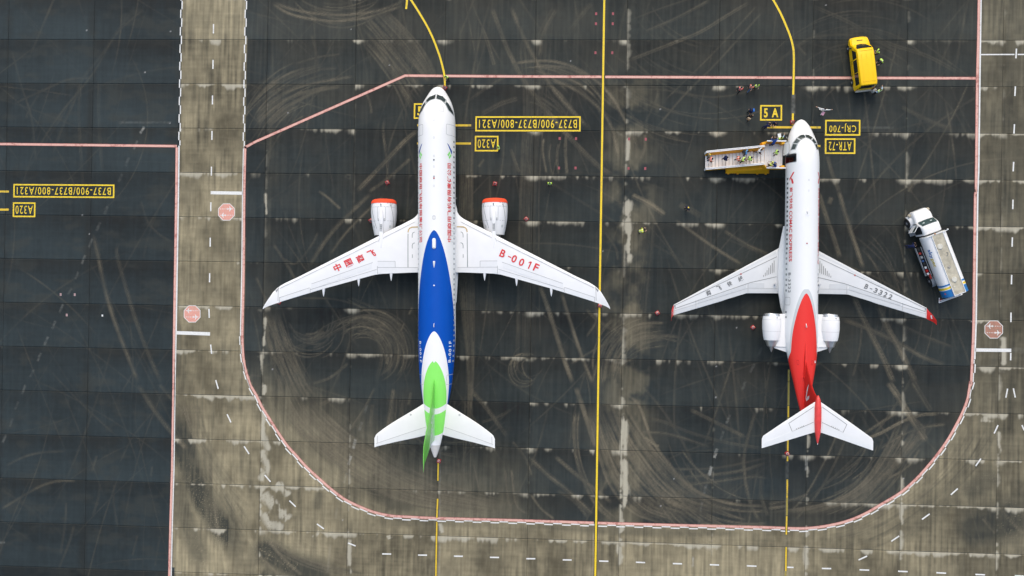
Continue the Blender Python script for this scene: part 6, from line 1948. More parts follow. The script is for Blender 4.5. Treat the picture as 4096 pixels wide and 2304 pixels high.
for sx in (-1, 1):
    for y0, y1 in ((1.42, .35), (.22, -1.1), (-1.16, -2.42)):
        zt = 1.98
        yt0 = y0 - (.42 if y0 > 1 else 0)
        MB().add([van_side(y0, 1.2, sx), van_side(y1, 1.2, sx), van_side(y1, zt, sx), van_side(yt0, zt, sx)], [(0, 1, 2, 3)]).build('side_window', VGLASS, vb)
    for y in (1.85, -1.82):
        wheel(van, sx * .93, y, .34, .22, sx)
    mr = MB().box((sx * 1.14, 1.62, 1.28), (.20, .12, .24)).build('wing_mirror', BLACKP, van, bevel=.03)
    MB().box((sx * 1.04, 1.62, 1.18), (.16, .05, .05)).build('mirror_arm', BLACKP, mr)
    MB().box((sx * .72, 2.72, .80), (.26, .10, .10), rz=-sx * .45).build('headlight', M('headlight_glass', (.45, .40, .30), .1), van, bevel=.03)
    MB().box((sx * .84, -2.78, 1.0), (.14, .07, .55)).build('tail_light', M('tail_light_red', (.45, .02, .02), .2), van, bevel=.02)
    MB().box((sx * 1.006, -.55, .72), (.01, 1.9, .03)).build('side_rail', BLACKP, vb)
    for y in (.29, -1.13):
        MB().box((sx * 1.004, y, .85), (.008, .014, .9)).build('door_gap', BLACKP, vb)
    MB().box((sx * 1.01, .02, .98), (.02, .16, .04)).build('door_handle', BLACKP, vb)
ws = []
for y, z, h in ((1.96, 1.205, .80), (1.72, 1.50, .80), (1.50, 1.80, .79), (1.30, 2.055, .76)):
    ws.append([(h * k / 6, y + .012 + .02 * (1 - (k / 6) ** 2) - (.10 if z < 1.3 else .05) * (abs(k) / 6) ** 2, z + .016) for k in range(-6, 7)])
MB().grid(ws).build('windscreen', VGLASS, van, smooth=True)
MB().box((0, 2.42, 1.055), (.62, .09, .02)).build('bonnet_vent', BLACKP, van)
MB().add([(-.74, -2.665, 2.02), (.74, -2.665, 2.02), (.78, -2.80, 1.35), (-.78, -2.80, 1.35)], [(0, 1, 2, 3)]).build('rear_window', VGLASS, van)
MB().box((0, -2.86, .50), (1.7, .22, .20)).build('rear_bumper', M('bumper_grey', (.52, .50, .45), .5), van, bevel=.04)
for x in (-.5, 0, .5):
    MB().box((x, -.85, 2.292), (.035, 3.0, .02)).build('roof_rib', VY, vb, bevel=.008)
MB().box((.0, .98, 2.262), (1.30, .03, .014)).build('roof_seam', M('seam_amber', (.62, .33, .006), .5), vb)
MB().box((0, -2.30, 2.282), (1.30, .03, .012)).build('roof_seam', M('seam_amber'), vb)

# ================================================================== FUEL TRUCK
TA = .374
TW = M('truck_white', (.80, .81, .81), .35, coat=.1, var=.03, scale=1.0)
TG = M('truck_grey', (.34, .36, .38), .5)
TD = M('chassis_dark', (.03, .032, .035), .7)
truck = thing('fuel_truck', 'white and blue fuel tanker truck with its cab door open by the right boundary', 'fuel truck', (71.05, -18.45, 0), TA)
# y = -s : metres behind the front bumper
cab = MB()
def sec(s, w, zb, zt, k=.18):
    return [(w, -s, zb), (w, -s, zt - k), (w - k * .6, -s, zt - k * .25), (w - k * 1.5, -s, zt), (-(w - k * 1.5), -s, zt), (-(w - k * .6), -s, zt - k * .25), (-w, -s, zt - k), (-w, -s, zb)]
hood = MB().loft([sec(-.05, .66, .55, 1.25), sec(.02, .80, .50, 1.42), sec(.25, .86, .5, 1.56), sec(.75, .93, .5, 1.66), sec(1.22, .98, .5, 1.74)]).build('bonnet', TW, truck, smooth=True, angle=40)
cabin = MB().loft([sec(1.18, .98, .55, 1.76), sec(1.5, .98, .55, 2.25), sec(1.72, .96, .55, 2.50), sec(1.9, .95, .55, 2.56), sec(2.5, .95, .55, 2.55), sec(2.62, .94, .55, 2.48)]).build('cab', TW, truck, smooth=True, angle=40)
ws = []
for s, z, h in ((1.17, 1.785, .84), (1.34, 2.03, .84), (1.50, 2.265, .82), (1.66, 2.44, .78)):
    ws.append([(h * k / 6, -s + .02 + .05 * (1 - (k / 6) ** 2), z + .02) for k in range(-6, 7)])
MB().grid(ws).build('windscreen', M('truck_glass', (.05, .085, .085), .08, coat=.4, var=.5, scale=2.5), cabin, smooth=True)
for x in (-.45, .35):
    MB().lathe([(0, .15), (.04, .13), (.06, .02)], (x, -1.44, 2.17), 'z', 14).build('sun_visor_disc', M('visor_pale', (.45, .52, .50), .4), cabin, smooth=True)
MB().box((0, .02, .98), (1.2, .12, .55)).build('grille', TG, truck, bevel=.03)
MB().box((0, .02, .55), (1.7, .16, .28)).build('front_bumper', TD, truck, bevel=.05)
for sx in (-1, 1):
    fr = []
    for i in range(9):
        t = i / 8 * PI
        fr.append([(sx * (.86 + .04), -.92 + .66 * math.cos(t) * 1.05, .52 + .62 * math.sin(t)), (sx * 1.02, -.92 + .66 * math.cos(t), .50 + .62 * math.sin(t)), (sx * 1.22, -.92 + .62 * math.cos(t), .46 + .55 * math.sin(t)), (sx * 1.25, -.92 + .60 * math.cos(t), .42 + .50 * math.sin(t))])
    MB().grid(fr).build('front_fender', TW, truck, smooth=True)
    MB().box((sx * 1.02, -.22, .98), (.30, .34, .26), rz=-sx * .5).build('headlight', M('headlight_glass'), truck, bevel=.06)
    wheel(truck, sx * 1.18, -.95, .50, .30, sx, TG)
    wheel(truck, sx * 1.14, -7.55, .50, .34, sx, TG)
    mb = MB().tube([(sx * .95, -1.3, 1.75), (sx * 1.25, -1.22, 1.95)], .02, 6).box((sx * 1.32, -1.2, 1.95), (.16, .07, .34))
    mb.build('wing_mirror', BLACKP, truck)
    # steps
    MB().box((sx * 1.12, -2.05, .55), (.34, .72, .06)).build('cab_step', TG, truck, bevel=.015)
    MB().box((sx * 1.25, -2.05, .34), (.30, .72, .05)).build('cab_step', TG, truck, bevel=.015)
    MB().tube([(sx * .90, -1.75, 2.3), (sx * .97, -2.5, 2.2)], .02, 6).build('grab_rail', TG, cabin)
MB().box((.98, -2.05, 2.0), (.02, .75, .55)).build('side_window', VGLASS, cabin)
# open left door and the seat seen through the gap
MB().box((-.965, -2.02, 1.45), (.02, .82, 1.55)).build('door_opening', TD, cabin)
ang = -.85
dr = thing('x', 'x', 'x')
bpy.data.objects.remove(dr)
dob = bpy.data.objects.new('open_door', None)
dm = MB().box((0, -.42, .35), (.06, .84, .75))
dm.box((0, -.42, 1.36), (.05, .84, .06)).box((0, -.03, 1.05), (.05, .06, .66)).box((0, -.81, 1.05), (.05, .06, .66))
bpy.data.objects.remove(dob)
door = dm.build('open_door', TW, truck, bevel=.012)
door.location = (-1.0, -1.42, .72)
door.rotation_euler = (0, 0, ang)
MB().box((0, -.42, 1.05), (.02, .72, .56)).build('door_window', M('truck_glass'), door)
st = MB().box((-.55, -2.05, 1.35), (.5, .5, .14)).box((-.55, -2.32, 1.65), (.5, .12, .6)).build('seat', M('seat_blue', (.015, .03, .14), .8), truck, bevel=.04)
# tank
prof = [(0, 3.06), (.60, 3.06), (.62, 3.0), (.86, 2.94), (1.10, 2.72), (1.22, 2.42), (1.25, 2.05), (1.20, 1.62), (1.0, 1.32), (.6, 1.2)]
ring = prof + [(-x, z) for x, z in prof[::-1] if x > 0] 


def tank_mat():
    n = NT('tank_paint')
    x, y, z = n.xyz(n.coord())
    s = n.math('ADD', n.math('MULTIPLY', y, -1.0), n.math('MULTIPLY', n.math('ABSOLUTE', x), -.10))
    f = n.noise(n.coord(), 1.2, 4)
    w = n.mix(f, (.78, .79, .79), (.83, .835, .835))
    b = n.mix(f, (.012, .15, .42), (.018, .18, .48))
    yl = (.80, .58, .03)
    gt = lambda v: n.math('GREATER_THAN', s, v)
    c = n.mix(gt(8.02), w, b)
    c = n.mix(gt(8.20), c, w)
    c = n.mix(gt(8.32), c, yl)
    c = n.mix(gt(8.54), c, w)
    c = n.mix(gt(8.60), c, b)
    return n.finish(c, .35, coat=.1)


tk = MB().loft([[(x, -s, z) for x, z in ring] for s in np.linspace(2.78, 9.46, 12)]).build('tank', tank_mat(), truck, smooth=True, angle=40)
WK = M('walkway_beige', (.46, .43, .34), .8, var=.22, scale=2.2)
MB().box((0, -6.12, 3.066), (1.14, 6.55, .012)).build('walkway', WK, tk)
for sx in (-1, 1):
    MB().box((sx * .60, -6.12, 3.10), (.05, 6.66, .08)).build('walkway_kerb', TW, tk, bevel=.01)
MB().box((0, -2.80, 3.10), (2.3, .07, .10)).build('front_frame', TW, tk, bevel=.01)
MB().box((0, -9.44, 3.10), (1.24, .05, .09)).build('rear_frame', TW, tk, bevel=.01)
HT = M('hatch_pale', (.60, .585, .51), .6, var=.1, scale=5)
for x, s, r in ((-.19, 4.13, .29), (-.03, 7.83, .28)):
    h = MB().lathe([(0, r), (.05, r), (.07, r * .9), (.08, .02)], (x, -s, 3.075), 'z', 24).build('manhole_cover', HT, tk, smooth=True, angle=30)
    MB().box((x, -s - r, 3.11), (.12, .08, .06)).build('hinge', TG, h)
v_ = MB().lathe([(0, .17), (.03, .17), (.03, .13), (.08, .12), (.09, .02)], (-.08, -6.46, 3.075), 'z', 18).build('vent_valve', M('valve_metal', (.36, .35, .31), .5, .3), tk)
MB().lathe([(0, .09), (.02, .09), (.03, .02)], (-.27, -8.56, 3.075), 'z', 14).build('small_cap', HT, tk)
MB().tube([(.1, -5.25, 3.10), (.28, -5.20, 3.14), (.34, -5.05, 3.14), (.24, -4.92, 3.12)], .05, 8).build('vent_pipe', M('valve_metal'), tk, smooth=True)
MB().lathe([(0, .07), (.09, .06), (.12, .02)], (-.25, -2.74, 3.16), 'z', 12).build('beacon', M('beacon_amber', (.75, .26, .04), .3), tk)
MB().lathe([(0, .08), (.10, .07), (.12, .02)], (1.12, -2.74, 3.15), 'z', 12).build('work_lamp', TW, tk)


def tank_pt(side, s, d, off=.012):
    """d metres down the flank from the walkway edge"""
    p = [(.62, 3.0), (.86, 2.94), (1.10, 2.72), (1.22, 2.42), (1.25, 2.05), (1.20, 1.62)]
    for (x0, z0), (x1, z1) in zip(p[:-1], p[1:]):
        L = math.hypot(x1 - x0, z1 - z0)
        if d <= L:
            t = d / L
            nx, nz = -(z1 - z0) / L, (x1 - x0) / L
            return (side * (x0 + (x1 - x0) * t + nx * off), -s, z0 + (z1 - z0) * t + nz * off)
        d -= L
    return (side * (1.25 + off), -s, 2.0)


for body, s0, s1, mt in (('sky', 4.12, 5.10, M('tank_blue', (.012, .14, .42), .4)), ('pec', 5.14, 6.05, M('tank_yellow', (.62, .46, .02), .4))):
    vs, fs = text2d(body, .02)
    m = vs.max(axis=0)
    q = [(s0 + (s1 - s0) * a / m[0], .98 - .42 * b / .75) for a, b in vs]
    vv, ff = conform(q, fs, lambda a, b: tank_pt(-1, a, b), .12)
    MB().add(vv, ff).build('tank_lettering', mt, tk)
pl = [tank_pt(-1, 9.05 + .10 * math.cos(k), .75 + .10 * math.sin(k)) for k in np.linspace(0, 2 * PI, 12, endpoint=False)]
MB().add(pl, [tuple(range(12))]).build('round_badge', M('badge_red', (.55, .12, .14), .4), tk)
# chassis, side equipment bay
MB().box((0, -5.5, .92), (.9, 8.2, .30)).build('chassis', TD, truck)
bay = MB().box((-1.42, -5.25, .92), (.55, 3.15, .06)).build('equipment_tray', TD, truck)
MB().box((-1.68, -5.25, 1.02), (.05, 3.15, .26)).build('tray_edge', TG, bay, bevel=.01)
MB().box((-1.24, -5.25, 1.36), (.06, 3.15, .10)).build('tray_rail', TG, bay, bevel=.01)
for s, c, sz in ((3.95, 'chassis_dark', .16), (4.35, 'beacon_red', .12), (4.8, 'truck_grey', .17), (5.2, 'hose_blue', .12), (5.55, 'chassis_dark', .18), (6.35, 'deep_red', .18)):
    if c == 'hose_blue':
        M(c, (.05, .12, .30), .5)
    MB().lathe([(-.10, sz * .5), (-.10, sz), (.10, sz), (.10, sz * .5)], (-1.46, -s, 1.12), 'x' if sz > .15 else 'z', 14).build('valve', M(c), bay, smooth=True)
for s in (5.95, 6.65):
    MB().box((-1.44, -s, 1.14), (.20, .24, .16), rz=.1).build('gauge_box', TW, bay, bevel=.02)
MB().tube([(-1.5, -3.8, 1.05), (-1.45, -4.6, 1.2), (-1.5, -5.4, 1.02), (-1.4, -6.2, 1.16)], .05, 8).build('hose', M('hose_black', (.03, .03, .03), .6), bay, smooth=True)
for sx in (-1, 1):
    MB().grid([[(sx * x, -7.55 + .68 * math.cos(t), .55 + .60 * math.sin(t)) for x in (.90, 1.36)] for t in np.linspace(.15, PI - .15, 9)]).build('mudguard', TG, truck, smooth=True)
MB().box((-1.33, -6.98, 1.18), (.16, .55, .20)).build('red_locker', M('beacon_red'), truck, bevel=.02)
MB().box((1.36, -5.2, .95), (.40, 3.2, .5)).build('side_locker', TG, truck, bevel=.03)
# rear ladder frame and bumper
ld = MB()
for x in (-.55, .0):
    ld.tube([(x, -9.62, .6), (x, -9.58, 3.05)], .022, 6)
for z in np.linspace(.8, 2.9, 8):
    ld.tube([(-.55, -9.6, z), (0, -9.6, z)], .016, 6)
ld.build('rear_ladder', TW, truck)
rb = MB().tube([(-1.28, -10.0, .78), (1.28, -10.0, .78)], .05, 8).tube([(-1.28, -10.0, .78), (-1.1, -9.5, .85)], .04, 8).tube([(1.28, -10.0, .78), (1.1, -9.5, .85)], .04, 8).tube([(-1.28, -9.82, .95), (.6, -9.86, 1.15)], .035, 8)
rb.build('rear_guard', TW, truck)
for sx in (-1, 1):
    MB().box((sx * 1.05, -9.75, .85), (.26, .10, .14)).build('tail_light', M('tail_light_red'), truck, bevel=.02)

# ================================================================== PASSENGER STAIRS
SY = M('stairs_yellow', (.84, .42, .01), .45, var=.06, scale=1.5)
SG = M('tread_grey', (.76, .77, .77), .55, 0, var=.06, scale=3)
SGL = M('riser_grey', (.42, .43, .44), .6)
SW = M('rail_white', (.80, .81, .82), .4, var=.03)
stairs = thing('passenger_stairs', 'yellow and white mobile passenger stairs reaching the open airliner door', 'boarding stairs', (52.5, -13.1, 0))
X = lambda x: x - 52.5
Yv = lambda y: y + 13.1
NS, XA, XB, ZA, ZB = 17, 48.74, 54.55, .22, 2.18


def stair_z(x):
    return ZB if x > XB else ZA + (ZB - ZA) * max(0, (x - XA)) / (XB - XA)


def stair_y(x):
    """centre line drifts a little towards the platform"""
    return -13.30 + .30 * min(1, max(0, (x - XA) / (XB - XA)))


tr = (XB - XA) / NS
step_me = MB().box((0, 0, 0), (tr - .016, 1.58, .035)).mesh('step', SG, bevel=.008)
ris_me = MB().box((0, 0, 0), (.012, 1.54, (ZB - ZA) / NS)).mesh('riser', SGL)
for i in range(NS):
    x = XA + tr * (i + .5)
    z = ZA + (ZB - ZA) * (i + 1) / NS
    o = link('step', step_me, stairs, (X(x), Yv(stair_y(x)), z - .02))
    link('riser', ris_me, o, (-tr / 2 + .015, 0, -.07))
pk_me = MB().box((0, 0, 0), (.222, 2.56, .04)).mesh('plank', SG, bevel=.006)
for i in range(8):
    link('plank', pk_me, stairs, (X(54.68 + .236 * i), Yv(-12.98), ZB))
MB().box((X(56.50), Yv(-12.98), ZB - .02), (.10, 2.5, .09)).build('platform_bumper', BLACKP, stairs, bevel=.02)
MB().box((X(55.5), Yv(-12.98), ZB - .16), (1.95, 2.7, .20)).build('platform_frame', SY, stairs, bevel=.02)
for sy in (-1, 1):
    def rail(x, dz, dy=0.0):
        return (X(x), Yv(stair_y(x)) + sy * (.80 + dy), stair_z(x) + dz)
    a, b = 48.72, 54.35
    w = .05
    li = -.20 if sy > 0 else -.02
    MB().hexa([rail(a, .02, li), rail(b, .02, li), rail(b, -.12, w), rail(a, -.12, w)], [rail(a + .08, .80, 0), rail(b, .90, 0), rail(b, .90, w), rail(a + .08, .80, w)]).build('side_panel', SY, stairs)
    for dy, wd in ((.005, .10), (.135, .09)):
        MB().hexa([rail(a, .82, dy), rail(b, .93, dy), rail(b, .93, dy + wd), rail(a, .82, dy + wd)], [rail(a, .88, dy), rail(b, .99, dy), rail(b, .99, dy + wd), rail(a, .88, dy + wd)]).build('handrail', SW, stairs, bevel=.012)
    MB().hexa([rail(a, -.1, .13), rail(b, -.1, .13), rail(b, -.1, .20), rail(a, -.1, .20)], [rail(a, .82, .13), rail(b, .92, .13), rail(b, .92, .20), rail(a, .82, .20)]).build('outer_panel', SY, stairs)
    MB().box((X(a), Yv(stair_y(a)) + sy * .88, ZA + .35), (.08, .24, .95)).build('end_post', SW, stairs, bevel=.02)
    # platform side walls
    yy = Yv(-12.98) + sy * 1.40
    MB().box((X(55.5), yy, ZB + .45), (1.95, .06, 1.0)).build('platform_panel', SY, stairs, bevel=.01)
    MB().box((X(55.55), yy + sy * .01, ZB + .98), (2.0, .13, .07)).build('platform_rail', SW, stairs, bevel=.015)
    MB().box((X(56.25), yy - sy * .17, ZB + .5), (.36, .22, .8)).build('corner_box', SY, stairs, bevel=.03)
    MB().hexa([(X(54.52), yy, ZB - .3), (X(54.28), yy - sy * .32, ZB - .3), (X(54.34), yy - sy * .34, ZB - .3), (X(54.56), yy - sy * .05, ZB - .3)], [(X(54.52), yy, ZB + .95), (X(54.28), yy - sy * .32, ZB + .95), (X(54.34), yy - sy * .34, ZB + .95), (X(54.56), yy - sy * .05, ZB + .95)]).build('link_panel', SY, stairs)
MB().prism([(X(54.15), Yv(-11.62)), (X(54.6), Yv(-11.50)), (X(54.6), Yv(-11.95)), (X(54.4), Yv(-11.98))], ZB - .5, ZB + .3).build('corner_step', SY, stairs, bevel=.02)
# chassis under the flight
MB().hexa([(X(50.9), Yv(-14.62), .35), (X(55.6), Yv(-14.58), .35), (X(55.6), Yv(-11.9), .35), (X(50.9), Yv(-11.9), .35)], [(X(50.95), Yv(-14.40), .75), (X(55.0), Yv(-14.28), 1.75), (X(55.0), Yv(-12.1), 1.75), (X(50.95), Yv(-12.1), .75)]).build('chassis', SY, stairs, bevel=.03)
for x in (51.7, 55.0):
    for y, sd in ((-14.3, -1), (-12.1, 1)):
        MB().lathe([(-.1, .18), (-.1, .34), (.1, .34), (.1, .18)], (X(x), Yv(y), .34), 'y', 20).build('wheel', TYRE, stairs, smooth=True)
for x in (51.2, 52.2, 54.3, 55.2):
    MB().box((X(x), Yv(-14.64), .45), (.22, .10, .10)).build('side_lamp', SY, stairs, bevel=.02)
vs, fs = text2d('TLD', .03)
m = vs.max(axis=0)
q = vs / m * [.95, .36]
MB().add([(X(51.35) + a, Yv(-14.62) + b * .55 - .012, .37 + b) for a, b in q], fs).build('side_lettering', M('lettering_brown', (.20, .09, .02), .6), stairs)


# ================================================================== PEOPLE
def skel(kind):
    """joints of a 1.74 m figure facing +y"""
    J = dict(pelvis=(0, 0, .93), spine=(0, .01, 1.14), chest=(0, 0, 1.34), neck=(0, .005, 1.49), jaw=(0, .03, 1.575), head=(0, .02, 1.645), crown=(0, .01, 1.70))
    for s, sg in (('l', -1), ('r', 1)):
        J.update({s + 'sh': (sg * .175, -.005, 1.405), s + 'el': (sg * .23, -.03, 1.13), s + 'wr': (sg * .235, .06, .90), s + 'pa': (sg * .23, .09, .83),
                  s + 'hip': (sg * .095, 0, .88), s + 'kn': (sg * .105, .02, .49), s + 'an': (sg * .11, -.02, .09), s + 'to': (sg * .13, .14, .045)})
    def put(**k):
        J.update(k)
    if kind == 'walk':
        put(lkn=(-.10, .22, .53), lan=(-.10, .24, .11), lto=(-.11, .40, .07), rkn=(.10, -.06, .48), ran=(.10, -.34, .16), rto=(.11, -.24, .045),
            lel=(-.23, -.16, 1.15), lwr=(-.22, -.24, .93), lpa=(-.21, -.25, .86), rel=(.23, .10, 1.14), rwr=(.20, .28, 1.00), rpa=(.19, .34, .96))
    if kind == 'hold':
        put(lel=(-.24, .02, 1.14), lwr=(-.13, .24, 1.16), lpa=(-.10, .30, 1.18), rel=(.24, .02, 1.14), rwr=(.13, .24, 1.16), rpa=(.10, .30, 1.18), head=(0, .05, 1.635), crown=(0, .06, 1.69), jaw=(0, .055, 1.565))
    if kind == 'reach':
        put(rel=(.36, .10, 1.25), rwr=(.52, .24, 1.12), rpa=(.58, .29, 1.08), lel=(-.26, -.02, 1.14), lwr=(-.20, .16, 1.04), lpa=(-.18, .22, 1.03))
    if kind == 'wide':
        put(rel=(.44, .06, 1.32), rwr=(.66, .14, 1.26), rpa=(.74, .16, 1.24), lel=(-.44, .06, 1.32), lwr=(-.66, .14, 1.26), lpa=(-.74, .16, 1.24),
            lkn=(-.10, .20, .53), lan=(-.10, .26, .10), lto=(-.11, .42, .05), rkn=(.10, -.06, .48), ran=(.10, -.26, .13), rto=(.11, -.14, .045))
    if kind == 'climb':
        put(rkn=(.10, .26, .62), ran=(.10, .22, .25), rto=(.11, .36, .20), lkn=(-.10, .04, .50), lan=(-.10, -.10, .10), lto=(-.11, .06, .045), rel=(.25, .06, 1.15), rwr=(.20, .25, 1.06), rpa=(.18, .31, 1.04),
            chest=(0, .06, 1.33), neck=(0, .09, 1.47), jaw=(0, .13, 1.555), head=(0, .13, 1.62), crown=(0, .12, 1.68), lsh=(-.175, .055, 1.395), rsh=(.175, .055, 1.395))
    if kind == 'lean':
        put(spine=(0, .08, 1.12), chest=(0, .22, 1.28), neck=(0, .33, 1.39), jaw=(0, .40, 1.45), head=(0, .42, 1.51), crown=(0, .42, 1.57), lsh=(-.175, .25, 1.33), rsh=(.175, .25, 1.33),
            lel=(-.25, .36, 1.10), lwr=(-.18, .54, 1.06), lpa=(-.15, .60, 1.05), rel=(.25, .36, 1.10), rwr=(.18, .54, 1.06), rpa=(.15, .60, 1.05))
    return J


RADII = dict(pelvis=.135, spine=.122, chest=.142, neck=.056, jaw=.070, head=.088, crown=.066, sh=.072, el=.048, wr=.033, pa=.030, hip=.098, kn=.064, an=.046, to=.042)
BONES = [('pelvis', 'spine'), ('spine', 'chest'), ('chest', 'neck'), ('neck', 'jaw'), ('jaw', 'head'), ('head', 'crown')]
for s in 'lr':
    BONES += [('chest', s + 'sh'), (s + 'sh', s + 'el'), (s + 'el', s + 'wr'), (s + 'wr', s + 'pa'), ('pelvis', s + 'hip'), (s + 'hip', s + 'kn'), (s + 'kn', s + 'an'), (s + 'an', s + 'to')]
REGION = {'pelvis-spine': 'torso', 'spine-chest': 'torso', 'chest-neck': 'torso', 'neck-jaw': 'head', 'jaw-head': 'head', 'head-crown': 'head'}
for s in 'lr':
    REGION.update({f'chest-{s}sh': 'torso', f'{s}sh-{s}el': 'sleeve', f'{s}el-{s}wr': 'sleeve', f'{s}wr-{s}pa': 'hand', f'pelvis-{s}hip': 'legs', f'{s}hip-{s}kn': 'legs', f'{s}kn-{s}an': 'legs', f'{s}an-{s}to': 'foot'})
MI = dict(head=0, hand=0, torso=1, sleeve=1, legs=2, foot=3)


def rad(n):
    return RADII[n] if n in RADII else RADII[n[1:]]


_bodies = {}


def body_meshes(kind):
    """one continuous body grown from the skeleton, plus vest and hair shells taken from it"""
    if kind in _bodies:
        return _bodies[kind]
    J = skel(kind)
    names = list(J)
    V = [Vector(J[n]) for n in names]
    R = [rad(n) for n in names]
    idx = {n: i for i, n in enumerate(names)}
    E = [(idx[a], idx[b]) for a, b in BONES]
    hd, jw = Vector(J['head']), Vector(J['jaw'])
    fwd = Vector((0, 1, 0))

    def grow(base, p, r):
        V.append(Vector(p))
        R.append(r)
        E.append((base, len(V) - 1))
        return len(V) - 1
    grow(idx['head'], hd + Vector((0, .105, -.02)), .016)
    for sx in (-1, 1):
        grow(idx['head'], hd + Vector((sx * .095, -.005, -.015)), .02)
    for s, sg in (('l', -1), ('r', 1)):
        pa, wr = Vector(J[s + 'pa']), Vector(J[s + 'wr'])
        d = (pa - wr).normalized()
        side = d.cross(Vector((0, 0, 1)))
        side = side.normalized() if side.length > .2 else Vector((0, 1, 0))
        curl = side.cross(d).normalized()
        for k, (o, L) in enumerate(((-.027, .055), (-.009, .065), (.009, .060), (.027, .046))):
            a = grow(idx[s + 'pa'], pa + d * .045 + side * o, .0105)
            grow(a, pa + d * (.045 + L) + side * o * 1.25 - curl * .022, .009)
        a = grow(idx[s + 'wr'], wr + d * .05 + side * (-.045), .011)
        grow(a, wr + d * .085 + side * (-.06), .0095)
    me = bpy.data.meshes.new('body')
    me.from_pydata([tuple(v) for v in V], E, [])
    o = bpy.data.objects.new('body', me)
    COL.objects.link(o)
    mod = o.modifiers.new('skin', 'SKIN')
    mod.branch_smoothing = .4
    o.modifiers.new('smooth', 'SUBSURF').levels = 1
    for i, sv in enumerate(me.skin_vertices[0].data):
        sv.radius = (R[i], R[i])
        sv.use_root = (i == idx['pelvis'])
    dg = bpy.context.evaluated_depsgraph_get()
    res = bpy.data.meshes.new_from_object(o.evaluated_get(dg))
    bpy.data.objects.remove(o)
    bpy.data.meshes.remove(me)
    res.name = 'body'
    co = np.zeros(len(res.vertices) * 3)
    res.vertices.foreach_get('co', co)
    co = co.reshape(-1, 3)
    no = np.array([v.normal[:] for v in res.vertices])
    ctr = np.array([p.center[:] for p in res.polygons])
    best = np.full(len(ctr), 1e9)
    reg = np.array(['torso'] * len(ctr), dtype=object)
    for a, b in BONES:
        p, q = np.array(J[a]), np.array(J[b])
        d = q - p
        t = np.clip(((ctr - p) @ d) / (d @ d), 0, 1)
        r = rad(a) + (rad(b) - rad(a)) * t
        ds = np.linalg.norm(ctr - (p + t[:, None] * d), axis=1) / r
        hit = ds < best
        best[hit] = ds[hit]
        reg[hit] = REGION[f'{a}-{b}']
    # fingers belong to the hand
    for s in 'lr':
        reg[np.linalg.norm(ctr - np.array(J[s + 'pa']), axis=1) < .12] = 'hand'
    for p, r in zip(res.polygons, reg):
        p.material_index = MI[r]
    res.materials.clear()
    for k in range(4):
        res.materials.append(M('person_skin', (.48, .30, .21), .6))
    for p, r in zip(res.polygons, reg):
        p.material_index = MI[r]
    res.shade_smooth()

    def shell(name, mask, off, inner=0.0):
        ids = sorted({v for p, m in zip(res.polygons, mask) if m for v in p.vertices})
        mp = {v: i for i, v in enumerate(ids)}
        k = len(ids)
        vs = [tuple(co[v] + no[v] * off) for v in ids] + [tuple(co[v] + no[v] * inner) for v in ids]
        fs, ec = [], {}
        for p, m in zip(res.polygons, mask):
            if m:
                f = [mp[v] for v in p.vertices]
                fs.append(tuple(f))
                for a, b in zip(f, f[1:] + f[:1]):
                    ec[(a, b)] = 1
        rim = [(a, b) for (a, b) in ec if (b, a) not in ec]
        fs += [(b, a, a + k, b + k) for a, b in rim]
        m2 = bpy.data.meshes.new(name)
        m2.from_pydata(vs, [], fs)
        m2.materials.append(M('person_skin'))
        m2.shade_smooth()
        return m2
    hz, hy = hd.z, hd.y
    hair = shell('hair', [(r == 'head') and (c[2] > hz + .025 or (c[1] < hy - .01 and c[2] > hz - .06)) for r, c in zip(reg, ctr)], .016)
    vest = shell('vest', [(r == 'torso') and c[2] > .98 for r, c in zip(reg, ctr)], .030)
    coat = shell('coat', [(r in ('torso',) and c[2] > .86) or (r == 'legs' and c[2] > .80) for r, c in zip(reg, ctr)], .035)
    eye = None
    _bodies[kind] = (res, vest, coat, hair, hd)
    return _bodies[kind]


CL = dict(navy=(.012, .020, .075), black=(.012, .012, .014), dark=(.022, .024, .03), blue=(.02, .07, .30), sky=(.16, .42, .78), white=(.78, .78, .78), grey=(.20, .19, .18), tan=(.36, .28, .19), jeans=(.06, .13, .28), paleblue=(.40, .55, .75))
HIVIS = {}


def hivis(key):
    if key in HIVIS:
        return HIVIS[key]
    base = {'lime': (.62, .98, .03), 'yellow': (.86, .96, .03), 'orange': (.98, .20, .09), 'red': (.92, .09, .06), 'pale': (.74, .98, .32)}[key]
    n = NT('vest_' + key)
    x, y, z = n.xyz(n.coord())
    f = n.noise(n.coord(), 9.0, 3)
    c = n.mix(f, tuple(v * .85 for v in base), base)
    ax = n.math('ABSOLUTE', n.math('SUBTRACT', n.math('ABSOLUTE', x), .095))
    s1 = n.math('LESS_THAN', ax, .022)
    s2 = n.math('LESS_THAN', n.math('ABSOLUTE', n.math('SUBTRACT', z, 1.12)), .025)
    c = n.mix(n.math('MAXIMUM', s1, s2), c, (.70, .72, .70))
    HIVIS[key] = n.finish(c, .6)
    return HIVIS[key]


def cloth(key):
    return M('cloth_' + key, CL[key], .85, var=.2, scale=9)


HAIR = M('hair_black', (.010, .009, .008), .6)
EYE = M('eye_dark', (.02, .015, .012), .3)
eye_me = MB().lathe([(-.008, .002), (0, .010), (.006, .004)], (0, 0, 0), 'y', 8).mesh('eye', EYE, smooth=True)
mouth_me = MB().box((0, 0, 0), (.045, .008, .010)).mesh('mouth', M('lip', (.32, .13, .11), .5))


